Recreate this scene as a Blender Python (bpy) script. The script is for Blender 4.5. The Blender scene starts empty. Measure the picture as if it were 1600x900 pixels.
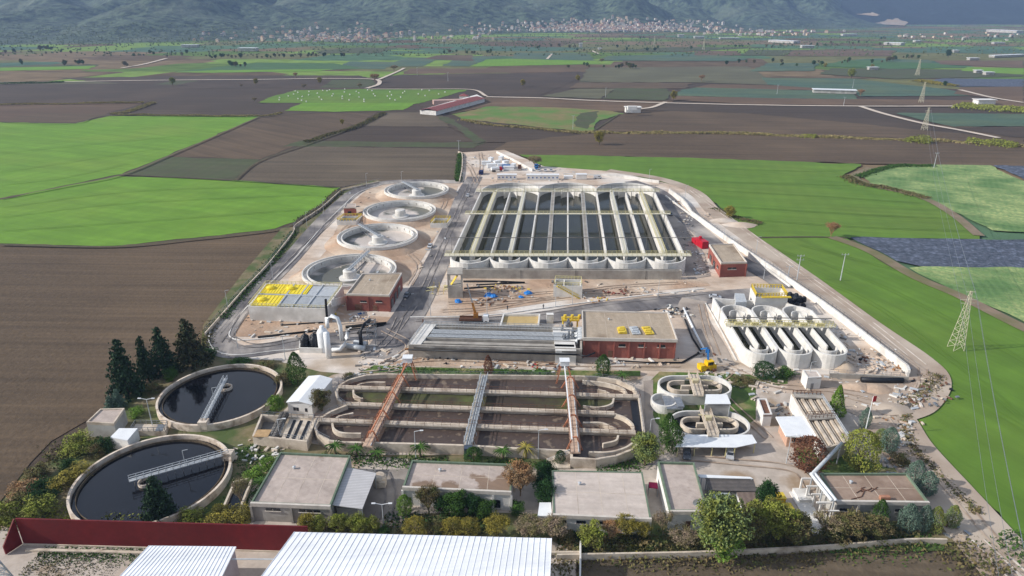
import bpy, math, random
from mathutils import Vector, noise, geometry
random.seed(7)
R = math.radians
PI = math.pi
S = bpy.context.scene
C = S.collection
# ------------------------------------------------------------------ camera, sky, sun, exposure
H = 100.0; FPX = 1066.67; TH = math.atan(440.0/FPX)
cam = bpy.data.cameras.new('camera'); cam.lens = 24.0; cam.sensor_width = 36.0
cam.clip_start = 1.0; cam.clip_end = 30000.0
co = bpy.data.objects.new('camera', cam); C.objects.link(co)
co.location = (0, 0, H); co.rotation_euler = (PI/2-TH, 0, 0); S.camera = co
SUN_EL = R(29.0); SUN_DIR = R(6.0)      # light travels towards +X, a little towards +Y
w = bpy.data.worlds.new('World'); S.world = w; w.use_nodes = True
nt = w.node_tree; bg = nt.nodes['Background']
sky = nt.nodes.new('ShaderNodeTexSky'); sky.sky_type = 'NISHITA'; sky.sun_disc = False
sky.sun_elevation = SUN_EL; sky.sun_rotation = R(270.0)-SUN_DIR*1.0
sky.air_density = 1.0; sky.dust_density = 1.6; sky.ozone_density = 1.0
# broken pale cloud over the blue
tc = nt.nodes.new('ShaderNodeTexCoord'); mp = nt.nodes.new('ShaderNodeMapping'); mp.inputs['Scale'].default_value = (1.4, 1.4, 3.5); nt.links.new(tc.outputs['Generated'], mp.inputs[0])
cn = nt.nodes.new('ShaderNodeTexNoise'); cn.inputs['Scale'].default_value = 1.6; cn.inputs['Detail'].default_value = 7; nt.links.new(mp.outputs[0], cn.inputs[0])
cm = nt.nodes.new('ShaderNodeMapRange'); cm.inputs[1].default_value = 0.36; cm.inputs[2].default_value = 0.62; cm.inputs[4].default_value = 0.8; nt.links.new(cn.outputs[0], cm.inputs[0])
cx = nt.nodes.new('ShaderNodeMix'); cx.data_type = 'RGBA'; nt.links.new(cm.outputs[0], cx.inputs['Factor']); nt.links.new(sky.outputs[0], cx.inputs['A']); cx.inputs['B'].default_value = (5.4, 5.6, 6.0, 1)
nt.links.new(cx.outputs['Result'], bg.inputs[0]); bg.inputs[1].default_value = 0.12
sl = bpy.data.lights.new('sun', 'SUN'); sl.energy = 4.9; sl.angle = R(0.5); sl.color = (1.0, 0.95, 0.885)
so = bpy.data.objects.new('sun', sl); C.objects.link(so)
d = Vector((math.cos(SUN_EL)*math.cos(SUN_DIR), math.cos(SUN_EL)*math.sin(SUN_DIR), -math.sin(SUN_EL)))
so.rotation_euler = d.to_track_quat('-Z', 'Y').to_euler(); so.location = (-200, 0, 300)
S.view_settings.view_transform = 'Standard'; S.view_settings.look = 'None'
S.view_settings.exposure = 0.27; S.view_settings.gamma = 1.0
S.render.engine = 'CYCLES'
S.cycles.volume_bounces = 0; S.cycles.max_bounces = 6; S.cycles.diffuse_bounces = 3
try: S.cycles.volume_step_rate = 4
except Exception: pass

# ------------------------------------------------------------------ photo pixel -> place
ct, st = math.cos(TH), math.sin(TH)
def G(px, py, z=0.0):
    u = (px-800)/FPX; v = (450-py)/FPX
    dx, dy, dz = u, ct+v*st, -st+v*ct
    t = (z-H)/dz
    return Vector((dx*t, dy*t, z))
def PX(p):
    X, Y, Z = p[0], p[1], p[2]-H
    zc = Y*ct-Z*st; yc = Y*st+Z*ct
    return (800+FPX*X/zc, 450-FPX*yc/zc)
def GS(pts, z=0.0): return [G(a, b, z) for a, b in pts]
def fit_circle(x0, x1, y0, y1, z):
    c = G((x0+x1)/2, (y0+y1)/2, z); r = (G(x1, (y0+y1)/2, z)-G(x0, (y0+y1)/2, z)).length/2
    for _ in range(40):
        P = [PX((c.x+r*math.cos(a*PI/24), c.y+r*math.sin(a*PI/24), z)) for a in range(48)]
        a0 = min(p[0] for p in P); a1 = max(p[0] for p in P); b0 = min(p[1] for p in P); b1 = max(p[1] for p in P)
        g = G((x0+x1)/2, (y0+y1)/2, z)-G((a0+a1)/2, (b0+b1)/2, z)
        c = c+g*0.8; r *= ((x1-x0)/(a1-a0))**0.8
    return c, r
# ------------------------------------------------------------------ materials
def sr(r, g, b, k=1.0):
    return tuple(((c/255.0) if c < 10.3 else c/255.0)**2.2*k for c in (r, g, b))
MATS = {}
def mat(name, c1, c2=None, scale=0.3, rough=0.85, metal=0.0, bump=0.0, bscale=None, stripe=None, spec=0.3,
        c3=None, s3=0.02, detail=6.0, contrast=0.25, f3=(0.42, 0.62), obj=False, streak=None):
    """procedural material: fine noise c1<->c2, broad patches of c3, optional stripes (angle_deg, period_m, colour, amount)"""
    if name in MATS: return MATS[name]
    m = bpy.data.materials.new(name); m.use_nodes = True; MATS[name] = m
    n = m.node_tree.nodes; L = m.node_tree.links.new; b = n['Principled BSDF']
    b.inputs['Roughness'].default_value = rough; b.inputs['Metallic'].default_value = metal
    b.inputs['Specular IOR Level'].default_value = spec
    c2 = c2 or tuple(x*0.85 for x in c1)
    if obj:
        tc = n.new('ShaderNodeTexCoord'); pos = tc.outputs['Object']
    else:
        ge = n.new('ShaderNodeNewGeometry'); pos = ge.outputs['Position']
    no = n.new('ShaderNodeTexNoise'); no.inputs['Scale'].default_value = scale; no.inputs['Detail'].default_value = detail
    no.inputs['Roughness'].default_value = 0.65; L(pos, no.inputs['Vector'])
    mr = n.new('ShaderNodeMapRange'); mr.inputs[1].default_value = 0.5-contrast/2-0.05; mr.inputs[2].default_value = 0.5+contrast/2+0.05
    L(no.outputs[0], mr.inputs[0])
    mx = n.new('ShaderNodeMix'); mx.data_type = 'RGBA'
    mx.inputs['A'].default_value = (*c1, 1); mx.inputs['B'].default_value = (*c2, 1); L(mr.outputs[0], mx.inputs['Factor'])
    out = mx.outputs['Result']
    if c3:
        n3 = n.new('ShaderNodeTexNoise'); n3.inputs['Scale'].default_value = s3; n3.inputs['Detail'].default_value = 5.0; L(pos, n3.inputs['Vector'])
        m3 = n.new('ShaderNodeMapRange'); m3.inputs[1].default_value = f3[0]; m3.inputs[2].default_value = f3[1]; L(n3.outputs[0], m3.inputs[0])
        x3 = n.new('ShaderNodeMix'); x3.data_type = 'RGBA'; L(out, x3.inputs['A']); x3.inputs['B'].default_value = (*c3, 1); L(m3.outputs[0], x3.inputs['Factor'])
        out = x3.outputs['Result']
    if streak:   # long uneven bands, (angle, stretch along, frequency across, darkest factor)
        sa, sx, sy, dk = streak
        mp2 = n.new('ShaderNodeMapping'); mp2.inputs['Rotation'].default_value = (0, 0, R(sa)); L(pos, mp2.inputs['Vector'])
        mp3 = n.new('ShaderNodeMapping'); mp3.inputs['Scale'].default_value = (sx, sy, 0.01); L(mp2.outputs[0], mp3.inputs['Vector'])
        n4 = n.new('ShaderNodeTexNoise'); n4.inputs['Scale'].default_value = 1.0; n4.inputs['Detail'].default_value = 7.0; n4.inputs['Roughness'].default_value = 0.7; L(mp3.outputs[0], n4.inputs['Vector'])
        m4 = n.new('ShaderNodeMapRange'); m4.inputs[1].default_value = 0.32; m4.inputs[2].default_value = 0.66; m4.inputs[3].default_value = dk; m4.inputs[4].default_value = 1.12; L(n4.outputs[0], m4.inputs[0])
        x4 = n.new('ShaderNodeMix'); x4.data_type = 'RGBA'; x4.blend_type = 'MULTIPLY'; x4.inputs['Factor'].default_value = 1.0; L(out, x4.inputs['A']); L(m4.outputs[0], x4.inputs['B']); out = x4.outputs['Result']
    if stripe:
        ang, per, sc, amt = stripe
        mp = n.new('ShaderNodeMapping'); mp.inputs['Rotation'].default_value = (0, 0, R(ang)); L(pos, mp.inputs['Vector'])
        wv = n.new('ShaderNodeTexWave'); wv.inputs['Scale'].default_value = 0.31416/per*1.0; wv.inputs['Distortion'].default_value = 1.2
        wv.inputs['Detail'].default_value = 2.0; wv.inputs['Detail Scale'].default_value = 0.4
        L(mp.outputs[0], wv.inputs['Vector'])
        ma = n.new('ShaderNodeMath'); ma.operation = 'MULTIPLY'; ma.inputs[1].default_value = amt; L(wv.outputs['Fac'], ma.inputs[0])
        xs = n.new('ShaderNodeMix'); xs.data_type = 'RGBA'; L(out, xs.inputs['A']); xs.inputs['B'].default_value = (*sc, 1); L(ma.outputs[0], xs.inputs['Factor'])
        out = xs.outputs['Result']
    L(out, b.inputs['Base Color'])
    if bump:
        nb = n.new('ShaderNodeTexNoise'); nb.inputs['Scale'].default_value = bscale or scale*2; nb.inputs['Detail'].default_value = 5.0; L(pos, nb.inputs['Vector'])
        bp = n.new('ShaderNodeBump'); bp.inputs['Strength'].default_value = 1.0; bp.inputs['Distance'].default_value = bump
        L(nb.outputs[0], bp.inputs['Height']); L(bp.outputs[0], b.inputs['Normal'])
    return m
# ------------------------------------------------------------------ mesh builder
class MB:
    def __init__(s): s.v = []; s.f = []; s.mi = []; s.cur = 0
    def add(s, vs, fs):
        o = len(s.v); s.v += [tuple(p) for p in vs]
        for f in fs: s.f.append(tuple(i+o for i in f)); s.mi.append(s.cur)
        return s
    def prism(s, loop, z0, z1, cap=True, bottom=False):
        """loop: list of (x,y[,z]); z1 may be a list of heights per corner"""
        n = len(loop)
        a = sum(loop[i][0]*loop[(i+1) % n][1]-loop[(i+1) % n][0]*loop[i][1] for i in range(n))
        zz = list(z1) if isinstance(z1, (list, tuple)) else [z1]*n
        if a < 0: loop = loop[::-1]; zz = zz[::-1]
        vs = [(p[0], p[1], z0) for p in loop]+[(p[0], p[1], zz[i]) for i, p in enumerate(loop)]
        fs = [(i, (i+1) % n, (i+1) % n+n, i+n) for i in range(n)]
        if cap: fs.append(tuple(range(n, 2*n)))
        if bottom: fs.append(tuple(range(n-1, -1, -1)))
        return s.add(vs, fs)
    def box(s, c, size, rz=0.0, rx=0.0):
        from mathutils import Matrix
        hx, hy, hz = size[0]/2, size[1]/2, size[2]/2
        m = Matrix.Rotation(rz, 3, 'Z') @ Matrix.Rotation(rx, 3, 'X')
        vs = [Vector(c)+m @ Vector((x*hx, y*hy, z*hz)) for x in (-1, 1) for y in (-1, 1) for z in (-1, 1)]
        return s.add(vs, [(0, 1, 3, 2), (4, 6, 7, 5), (0, 4, 5, 1), (2, 3, 7, 6), (0, 2, 6, 4), (1, 5, 7, 3)])
    def beam(s, a, b, w, h):
        """box beam from a to b; w sideways, h thickness"""
        a = Vector(a); b = Vector(b); d = (b-a)
        if d.length < 1e-6: return s
        d = d.normalized(); up = Vector((0, 0, 1)) if abs(d.z) < 0.95 else Vector((0, 1, 0))
        si = d.cross(up).normalized()*w/2; u = si.cross(d).normalized()*h/2
        vs = [a-si-u, a+si-u, a+si+u, a-si+u, b-si-u, b+si-u, b+si+u, b-si+u]
        return s.add(vs, [(0, 3, 2, 1), (4, 5, 6, 7), (0, 1, 5, 4), (1, 2, 6, 5), (2, 3, 7, 6), (3, 0, 4, 7)])
    def tube(s, path, r, n=8, cap=True):
        path = [Vector(p) for p in path]; m = len(path)
        rr = r if isinstance(r, (list, tuple)) else [r]*m
        vs = []
        for i, p in enumerate(path):
            d = (path[min(i+1, m-1)]-path[max(i-1, 0)])
            d = d.normalized() if d.length > 1e-9 else Vector((0, 0, 1))
            up = Vector((0, 0, 1)) if abs(d.z) < 0.9 else Vector((1, 0, 0))
            a = d.cross(up).normalized(); b = a.cross(d).normalized()
            vs += [p+(a*math.cos(2*PI*k/n)+b*math.sin(2*PI*k/n))*rr[i] for k in range(n)]
        fs = []
        for i in range(m-1):
            for k in range(n):
                fs.append((i*n+k, i*n+(k+1) % n, (i+1)*n+(k+1) % n, (i+1)*n+k))
        if cap: fs += [tuple(range(n-1, -1, -1)), tuple(range((m-1)*n, m*n))]
        return s.add(vs, fs)
    def lathe(s, c, prof, n=32, a0=0.0, a1=2*PI):
        full = abs(a1-a0-2*PI) < 1e-6; k = n if full else n+1
        vs = [(c[0]+r*math.cos(a0+(a1-a0)*i/n), c[1]+r*math.sin(a0+(a1-a0)*i/n), c[2]+z) for i in range(k) for r, z in prof]
        m = len(prof); fs = []
        for i in range(n if full else n):
            j = (i+1) % k
            for q in range(m-1): fs.append((i*m+q, j*m+q, j*m+q+1, i*m+q+1))
        return s.add(vs, fs)
    def wall(s, path, t, z0, z1, closed=False):
        """upright wall of thickness t along a 2D path, mitred; z0/z1 numbers or lists"""
        P = [Vector((p[0], p[1])) for p in path]; n = len(P); L = []; Rr = []
        for i in range(n):
            if closed: a = P[i]-P[i-1]; b = P[(i+1) % n]-P[i]
            else:
                a = P[i]-P[i-1] if i > 0 else P[1]-P[0]; b = P[i+1]-P[i] if i < n-1 else P[i]-P[i-1]
            a = a.normalized(); b = b.normalized(); m = a+b
            m = m.normalized() if m.length > 1e-6 else a
            nn = Vector((-m.y, m.x)); k = t/2/max(0.35, nn.dot(Vector((-a.y, a.x))))
            L.append(P[i]+nn*k); Rr.append(P[i]-nn*k)
        f0 = z0 if isinstance(z0, (list, tuple)) else [z0]*n; f1 = z1 if isinstance(z1, (list, tuple)) else [z1]*n
        vs = []
        for i in range(n): vs += [(Rr[i].x, Rr[i].y, f0[i]), (L[i].x, L[i].y, f0[i]), (L[i].x, L[i].y, f1[i]), (Rr[i].x, Rr[i].y, f1[i])]
        fs = []
        for i in range(n if closed else n-1):
            a = i*4; b = ((i+1) % n)*4
            fs += [(a, b, b+3, a+3), (a+2, b+2, b+1, a+1), (a+3, b+3, b+2, a+2)]
        if not closed: fs += [(0, 3, 2, 1), ((n-1)*4, (n-1)*4+1, (n-1)*4+2, (n-1)*4+3)]
        return s.add(vs, fs)
    def rail(s, path, h=1.1, post=2.0, r=0.04, closed=False, mid=True):
        """handrail along 3D path: posts and two bars"""
        P = [Vector(p) for p in path]
        if closed: P = P+[P[0]]
        for a, b in zip(P, P[1:]):
            L = (b-a).length; k = max(1, int(round(L/post)))
            for i in range(k+1):
                q = a.lerp(b, i/k); s.beam(q, q+Vector((0, 0, h)), r*2, r*2)
            s.beam(a+Vector((0, 0, h)), b+Vector((0, 0, h)), r*2, r*2)
            if mid: s.beam(a+Vector((0, 0, h*0.5)), b+Vector((0, 0, h*0.5)), r*1.6, r*1.6)
        return s
def tri_sheet(mb, loop, z, holes=()):
    loops = [[Vector((p[0], p[1], 0)) for p in loop]]+[[Vector((p[0], p[1], 0)) for p in h] for h in holes]
    tris = geometry.tessellate_polygon(loops)
    vs = [(p.x, p.y, z) for l in loops for p in l]
    fs = []
    for t in tris:
        a, b, c = [vs[i] for i in t]
        cr = (b[0]-a[0])*(c[1]-a[1])-(b[1]-a[1])*(c[0]-a[0])
        fs.append(tuple(t) if cr > 0 else tuple(t[::-1]))
    return mb.add(vs, fs)
def link(name, mb, mats, loc=(0, 0, 0), parent=None, smooth=False):
    me = bpy.data.meshes.new(name)
    lx, ly, lz = loc
    me.from_pydata([(a-lx, b-ly, c-lz) for a, b, c in mb.v], [], mb.f)
    if not isinstance(mats, (list, tuple)): mats = [mats]
    for m in mats: me.materials.append(m)
    if len(mats) > 1: me.polygons.foreach_set('material_index', mb.mi)
    if smooth: me.polygons.foreach_set('use_smooth', [True]*len(me.polygons))
    me.update()
    o = bpy.data.objects.new(name, me); C.objects.link(o)
    if parent is not None: o.parent = parent
    else: o.location = loc
    return o
def struct(name, mb, m, smooth=False, kind='structure'):
    o = link(name, mb, m, smooth=smooth); o['kind'] = kind; return o
class Thing:
    """an Empty at the thing's base; part() hangs a mesh (world coordinates) under it"""
    def __init__(s, name, loc, label, cat, group=None, rz=0.0):
        s.loc = tuple(loc)
        s.o = bpy.data.objects.new(name, None); C.objects.link(s.o); s.o.location = s.loc
        s.o.empty_display_size = 0.5
        s.o['label'] = label; s.o['category'] = cat
        if group: s.o['group'] = group
    def part(s, name, mb, m, parent=None, label=None, smooth=False, kind=None):
        o = link(name, mb, m, loc=s.loc, parent=parent or s.o, smooth=smooth)
        if label: o['label'] = label
        if kind: o['kind'] = kind
        return o
def solo(name, mb, m, loc, label, cat, group=None, smooth=False, kind=None):
    o = link(name, mb, m, loc=loc, smooth=smooth); o['label'] = label; o['category'] = cat
    if group: o['group'] = group
    if kind: o['kind'] = kind
    return o
def kids(o): return [c for c in CH.get(o.name, [])]
CH = {}
def copy_tree(o, loc, label, rz=0.0, sc=1.0, group=None):
    r = o.copy(); C.objects.link(r); r.location = loc; r.rotation_euler = (0, 0, rz)
    r.scale = sc if isinstance(sc, tuple) else (sc, sc, sc); r['label'] = label
    if group: r['group'] = group
    for ch in o.children:
        c = ch.copy(); C.objects.link(c); c.parent = r
        for g in ch.children:
            dd = g.copy(); C.objects.link(dd); dd.parent = c
    return r
def smooth_path(pts, k=6):
    P = [Vector(p) for p in pts]; P = [P[0]*2-P[1]]+P+[P[-1]*2-P[-2]]; out = []
    for i in range(1, len(P)-2):
        for j in range(k):
            t = j/k; a, b, c, e = P[i-1], P[i], P[i+1], P[i+2]
            out.append(0.5*((2*b)+(c-a)*t+(2*a-5*b+4*c-e)*t*t+(3*b-a-3*c+e)*t**3))
    out.append(P[-2]); return out
def ribbon(mb, px, w, z, k=6, w1=None):
    P = smooth_path([G(a, b, z) for a, b in px], k); n = len(P); vs = []
    for i, p in enumerate(P):
        d = (P[min(i+1, n-1)]-P[max(i-1, 0)]); d.z = 0; d.normalize(); q = Vector((-d.y, d.x, 0))
        ww = w if w1 is None else w+(w1-w)*i/(n-1)
        vs += [p-q*ww/2, p+q*ww/2]
    for v in vs: v.z = z
    return mb.add(vs, [(2*i, 2*i+2, 2*i+3, 2*i+1) for i in range(n-1)])
ORD = ['first', 'second', 'third', 'fourth', 'fifth', 'sixth', 'seventh', 'eighth', 'ninth', 'tenth', 'eleventh', 'twelfth', 'thirteenth', 'fourteenth', 'fifteenth', 'sixteenth']
# ------------------------------------------------------------------ palette
concrete = mat('concrete', sr(176, 170, 160), sr(146, 140, 132), 0.35, streak=(90, 1.2, .15, 0.8), bump=0.03, bscale=1.5, c3=sr(140, 132, 124), s3=0.12, f3=(0.5, 0.75))
concrete_white = mat('concrete_white', sr(222, 219, 214), sr(200, 197, 190), 0.4, c3=sr(182, 178, 172), s3=0.1, f3=(0.52, 0.75))
concrete_old = mat('concrete_old', sr(212, 199, 182), sr(182, 168, 150), 0.6, c3=sr(138, 122, 106), s3=0.25, f3=(0.52, 0.75), bump=0.03)
concrete_dark = mat('concrete_dark', sr(138, 135, 130), sr(112, 108, 104), 0.5, c3=sr(92, 88, 84), s3=0.2)
roof_screed = mat('roof_screed', sr(186, 172, 162), sr(166, 152, 143), 0.8, c3=sr(132, 112, 96), s3=0.085, f3=(0.585, 0.61), streak=(30, 0.08, 0.3, 0.82))
roof_screed_pale = mat('roof_screed_pale', sr(198, 186, 176), sr(184, 171, 161), 0.7, c3=sr(150, 134, 124), s3=0.07, f3=(0.6, 0.66), streak=(5, 0.06, 0.35, 0.84))
roof_tan = mat('roof_tan', sr(172, 157, 138), sr(158, 143, 125), 0.7, c3=sr(134, 118, 100), s3=0.08, f3=(0.54, 0.64), streak=(88, 0.1, 0.5, 0.85))
parapet_green = mat('parapet_green', sr(112, 128, 108), sr(92, 106, 90), 0.8)
parapet_pale = mat('parapet_pale', sr(206, 198, 188), sr(184, 176, 166), 0.8)
brick_red = mat('brick_red', sr(158, 96, 84), sr(142, 86, 76), 1.5, c3=sr(130, 80, 72), s3=0.15)
plaster_white = mat('plaster_white', sr(226, 224, 220), sr(208, 205, 200), 0.5, c3=sr(188, 184, 178), s3=0.2, f3=(0.5, 0.8))
plaster_grey = mat('plaster_grey', sr(186, 184, 178), sr(168, 165, 160), 0.6, c3=sr(150, 146, 140), s3=0.2)
white_metal = mat('white_metal', sr(232, 234, 234), sr(218, 220, 222), 0.4, rough=0.45, spec=0.5)
steel = mat('steel', sr(158, 162, 166), sr(128, 132, 138), 1.2, rough=0.42, metal=0.6)
steel_pale = mat('steel_pale', sr(196, 200, 202), sr(172, 176, 180), 0.9, rough=0.5, metal=0.2)
dark_glass = mat('dark_glass', sr(38, 44, 52), sr(26, 30, 36), 0.6, rough=0.15, spec=0.6)
black_plastic = mat('black_plastic', sr(36, 38, 44), sr(26, 27, 31), 1.0, rough=0.5)
rubber = mat('rubber', sr(34, 34, 35), sr(26, 26, 27), 1.0, rough=0.8)
yellow_paint = mat('yellow_paint', sr(224, 196, 70), sr(200, 172, 58), 1.0, rough=0.55)
yellow_rail = mat('yellow_rail', sr(214, 204, 150), sr(192, 182, 128), 1.0, rough=0.6)
yellow_deck = mat('yellow_deck', sr(222, 216, 196), sr(204, 198, 178), 1.2, rough=0.7)
orange_paint = mat('orange_paint', sr(206, 138, 104), sr(176, 112, 82), 1.2, rough=0.6)
rust = mat('rust', sr(122, 88, 70), sr(90, 66, 56), 1.5, rough=0.8)
red_paint = mat('red_paint', sr(190, 36, 52), sr(168, 30, 44), 0.8, rough=0.45)
blue_paint = mat('blue_paint', sr(46, 112, 176), sr(36, 92, 150), 0.8, rough=0.5)
blue_tarp = mat('blue_tarp', sr(40, 124, 200), sr(30, 100, 170), 1.5, rough=0.5, bump=0.1, bscale=2.0)
wood = mat('wood', sr(160, 120, 84), sr(128, 94, 64), 2.0)
# ------------------------------------------------------------------ terrain heights
FOOT = [(-2000, 2000), (0, 2000), (200, 2150), (400, 2350), (560, 2500), (700, 2700), (800, 2900), (1100, 3100), (1300, 3500), (1400, 3700), (4000, 3800)]
def lerp_tab(T, x):
    if x <= T[0][0]: return T[0][1]
    for (a, b), (c, e) in zip(T, T[1:]):
        if x <= c: return b+(e-b)*(x-a)/(c-a)
    return T[-1][1]
def ss(a, b, x):
    t = max(0.0, min(1.0, (x-a)/(b-a))); return t*t*(3-2*t)
def hill_z(x, y):
    q = 800+1154*x/max(y, 1); t = y-lerp_tab(FOOT, q)
    if t <= 0: return 0.0
    wx = x+160*noise.noise(Vector((x/700, y/700, 3)))
    r1 = 1-abs(noise.noise(Vector((wx/520, y/1500, 1.3))))*2
    r2 = 1-abs(noise.noise(Vector((wx/210, y/520, 7.7))))*2
    r3 = noise.noise(Vector((wx/70, y/110, 4.1)))
    z = 0.035*t+0.16*max(0, t-260)
    z = z*(0.34+0.75*max(0, r1)+0.42*r2)+r3*9.0*ss(200, 700, t)
    # knoll behind the town
    z += 70*math.exp(-((q-985)/34)**2-((y-3650)/260)**2)
    k = ss(1430, 1190, q)*(0.35+0.65*ss(-60, 260, q))
    return max(0.0, z*k)
def mount_z(x, y):
    q = 800+1154*x/max(y, 1); f = 4350 if q > 700 else 3700
    t = y-f
    if t <= 0: return -5.0
    r1 = 1-abs(noise.noise(Vector((x/900+5, y/1800, 9.3))))*2
    r2 = 1-abs(noise.noise(Vector((x/300, y/700, 2.7))))*2
    z = 0.26*t*(0.55+0.5*max(0, r1)+0.2*r2)+noise.noise(Vector((x/110, y/150, 5)))*8*ss(0, 400, t)
    k = max(ss(1150, 1330, q), ss(360, 120, q))
    return z*k-5.0
def RT(px, py):
    """photo pixel onto the plain or the hillside"""
    u = (px-800)/FPX; v = (450-py)/FPX
    dv = Vector((u, ct+v*st, -st+v*ct)); t = 1500.0
    for _ in range(900):
        p = Vector((0, 0, H))+dv*t
        if p.z <= hill_z(p.x, p.y): return p
        t += 8
    return p
def grid_terrain(name, fn, m, y0, y1, ny, nx, q0=-500, q1=2100):
    mb = MB(); vs = []
    for j in range(ny+1):
        f = j/ny; y = y0+(y1-y0)*(f**1.35)
        for i in range(nx+1):
            q = q0+(q1-q0)*i/nx; x = (q-800)/1154*y; vs.append((x, y, fn(x, y)))
    fs = [(j*(nx+1)+i, j*(nx+1)+i+1, (j+1)*(nx+1)+i+1, (j+1)*(nx+1)+i) for j in range(ny) for i in range(nx)]
    mb.add(vs, fs); return struct(name, mb, m, smooth=True)
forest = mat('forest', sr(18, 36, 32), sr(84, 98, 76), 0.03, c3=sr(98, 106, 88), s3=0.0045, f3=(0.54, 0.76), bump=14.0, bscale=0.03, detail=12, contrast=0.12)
forest_cloud_shade = mat('forest_cloud_shade', sr(20, 30, 36), sr(36, 48, 50), 0.03, c3=sr(52, 62, 62), s3=0.003, f3=(0.55, 0.75), bump=5.0, bscale=0.05, detail=9)  # darker forest colour, with the right-hand mountain's cloud shadow put into it
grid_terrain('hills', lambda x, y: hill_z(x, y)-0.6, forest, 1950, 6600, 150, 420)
grid_terrain('mountains', mount_z, forest_cloud_shade, 3600, 8200, 110, 320)
def RTM(px, py):
    u = (px-800)/FPX; v = (450-py)/FPX
    dv = Vector((u, ct+v*st, -st+v*ct)); t = 3600.0
    for _ in range(900):
        p = Vector((0, 0, H))+dv*t
        if p.z <= max(mount_z(p.x, p.y), -1): return p
        t += 8
    return p
chalk = mat('chalk', sr(180, 168, 152), sr(120, 108, 98), 0.03, c3=sr(160, 140, 118), s3=0.01)
for (x0, x1, y0, y1) in ((1366, 1416, 26, 40), (1340, 1372, 19, 25)):
    qm = MB(); vs = []
    for j in range(9):
        for i in range(13):
            f = i/12; g_ = j/8; xx = x0+(x1-x0)*f+6*(g_-.5); hh = (y1-y0)*(.12+.88*max(0, 1-abs(f-.62)/.6)*(.75+.5*noise.noise(Vector((f*7, x0, 1))))); p = RTM(xx, y1-hh*g_+3*(f-.5)); vs.append((p.x, p.y, p.z+5))
    qm.add(vs, [(j*13+i, j*13+i+1, (j+1)*13+i+1, (j+1)*13+i) for j in range(8) for i in range(12)]); struct('quarry', qm, chalk, smooth=True)
# ------------------------------------------------------------------ ground and fields
soil = dict(
 plough=(sr(116, 99, 84), sr(99, 84, 72)), plough_dark=(sr(94, 81, 73), sr(80, 69, 63)), plough_red=(sr(118, 97, 83), sr(102, 84, 73)),
 plough_pale=(sr(122, 110, 98), sr(106, 94, 84)), green=(sr(116, 162, 52), sr(104, 148, 44)), green_r=(sr(106, 144, 52), sr(94, 130, 46)),
 green_dim=(sr(92, 108, 66), sr(98, 96, 74)), olive=(sr(118, 118, 90), sr(108, 106, 82)), teal=(sr(104, 136, 112), sr(84, 112, 96)),
 cabbage=(sr(168, 180, 118), sr(112, 142, 88)), bluecab=(sr(104, 112, 128), sr(74, 86, 100)), deepgreen=(sr(78, 118, 68), sr(70, 106, 62)),
 rough=(sr(142, 126, 88), sr(116, 124, 70)), brownred=(sr(128, 106, 90), sr(112, 94, 80)))
def fmat(kind, ang=0.0):
    a, b = soil[kind]; kk = .78 if kind in ('green', 'green_r', 'deepgreen') else (.6 if kind in ('teal', 'green_dim') else (.68 if kind != 'rough' else .8))
    if kind == 'cabbage': kk = 1.0
    wb = .84 if ('plough' in kind or 'brown' in kind) else 1
    a = (a[0]*kk*1.04, a[1]*kk, a[2]*kk*wb); b = (b[0]*kk*1.04, b[1]*kk, b[2]*kk*wb)
    nm = 'soil_%s_%d' % (kind, int(ang))
    if kind == 'cabbage': return mat(nm, a, b, 0.55, c3=sr(90, 122, 70), s3=0.04, streak=(ang, .02, .25, .7), bump=0.3, bscale=0.8, contrast=0.15, stripe=(ang, 3.0, b, 0.3))
    if kind == 'bluecab': return mat(nm, a, b, 0.7, bump=0.3, bscale=0.9, contrast=0.12, c3=sr(112, 120, 138), s3=0.5, f3=(0.5, 0.7), streak=(0, .02, .3, .7))
    if kind == 'teal': return mat(nm, a, b, 0.25, c3=sr(90, 104, 78), s3=0.012, contrast=0.2, streak=(ang, .006, .05, .65), stripe=(ang, 6.0, b, 0.3))
    if kind.startswith('green') or kind == 'deepgreen': return mat(nm, a, b, 0.05, c3=(a[0]*1.2, a[1]*.92, a[2]*1.3), s3=0.014, f3=(.45, .8), stripe=(ang, 9.0, tuple(x*.7 for x in a), 0.22), streak=(ang, .012, .12, .8), bump=0.05, bscale=1.0)
    if kind == 'rough': return mat(nm, a, b, 0.08, c3=sr(88, 120, 56), s3=0.03, contrast=0.15)
    return mat(nm, a, b, 0.5, c3=tuple(x*1.22 for x in a), s3=0.012, f3=(0.45, 0.7), stripe=(ang+89, 2.9, tuple(x*0.6 for x in a), 0.3), streak=(ang, .006, .16, .62), bump=0.22, bscale=0.7)
g = MB(); tri_sheet(g, [(-5200, -500), (5200, -500), (9500, 9000), (-9500, 9000)], -0.06)
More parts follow.
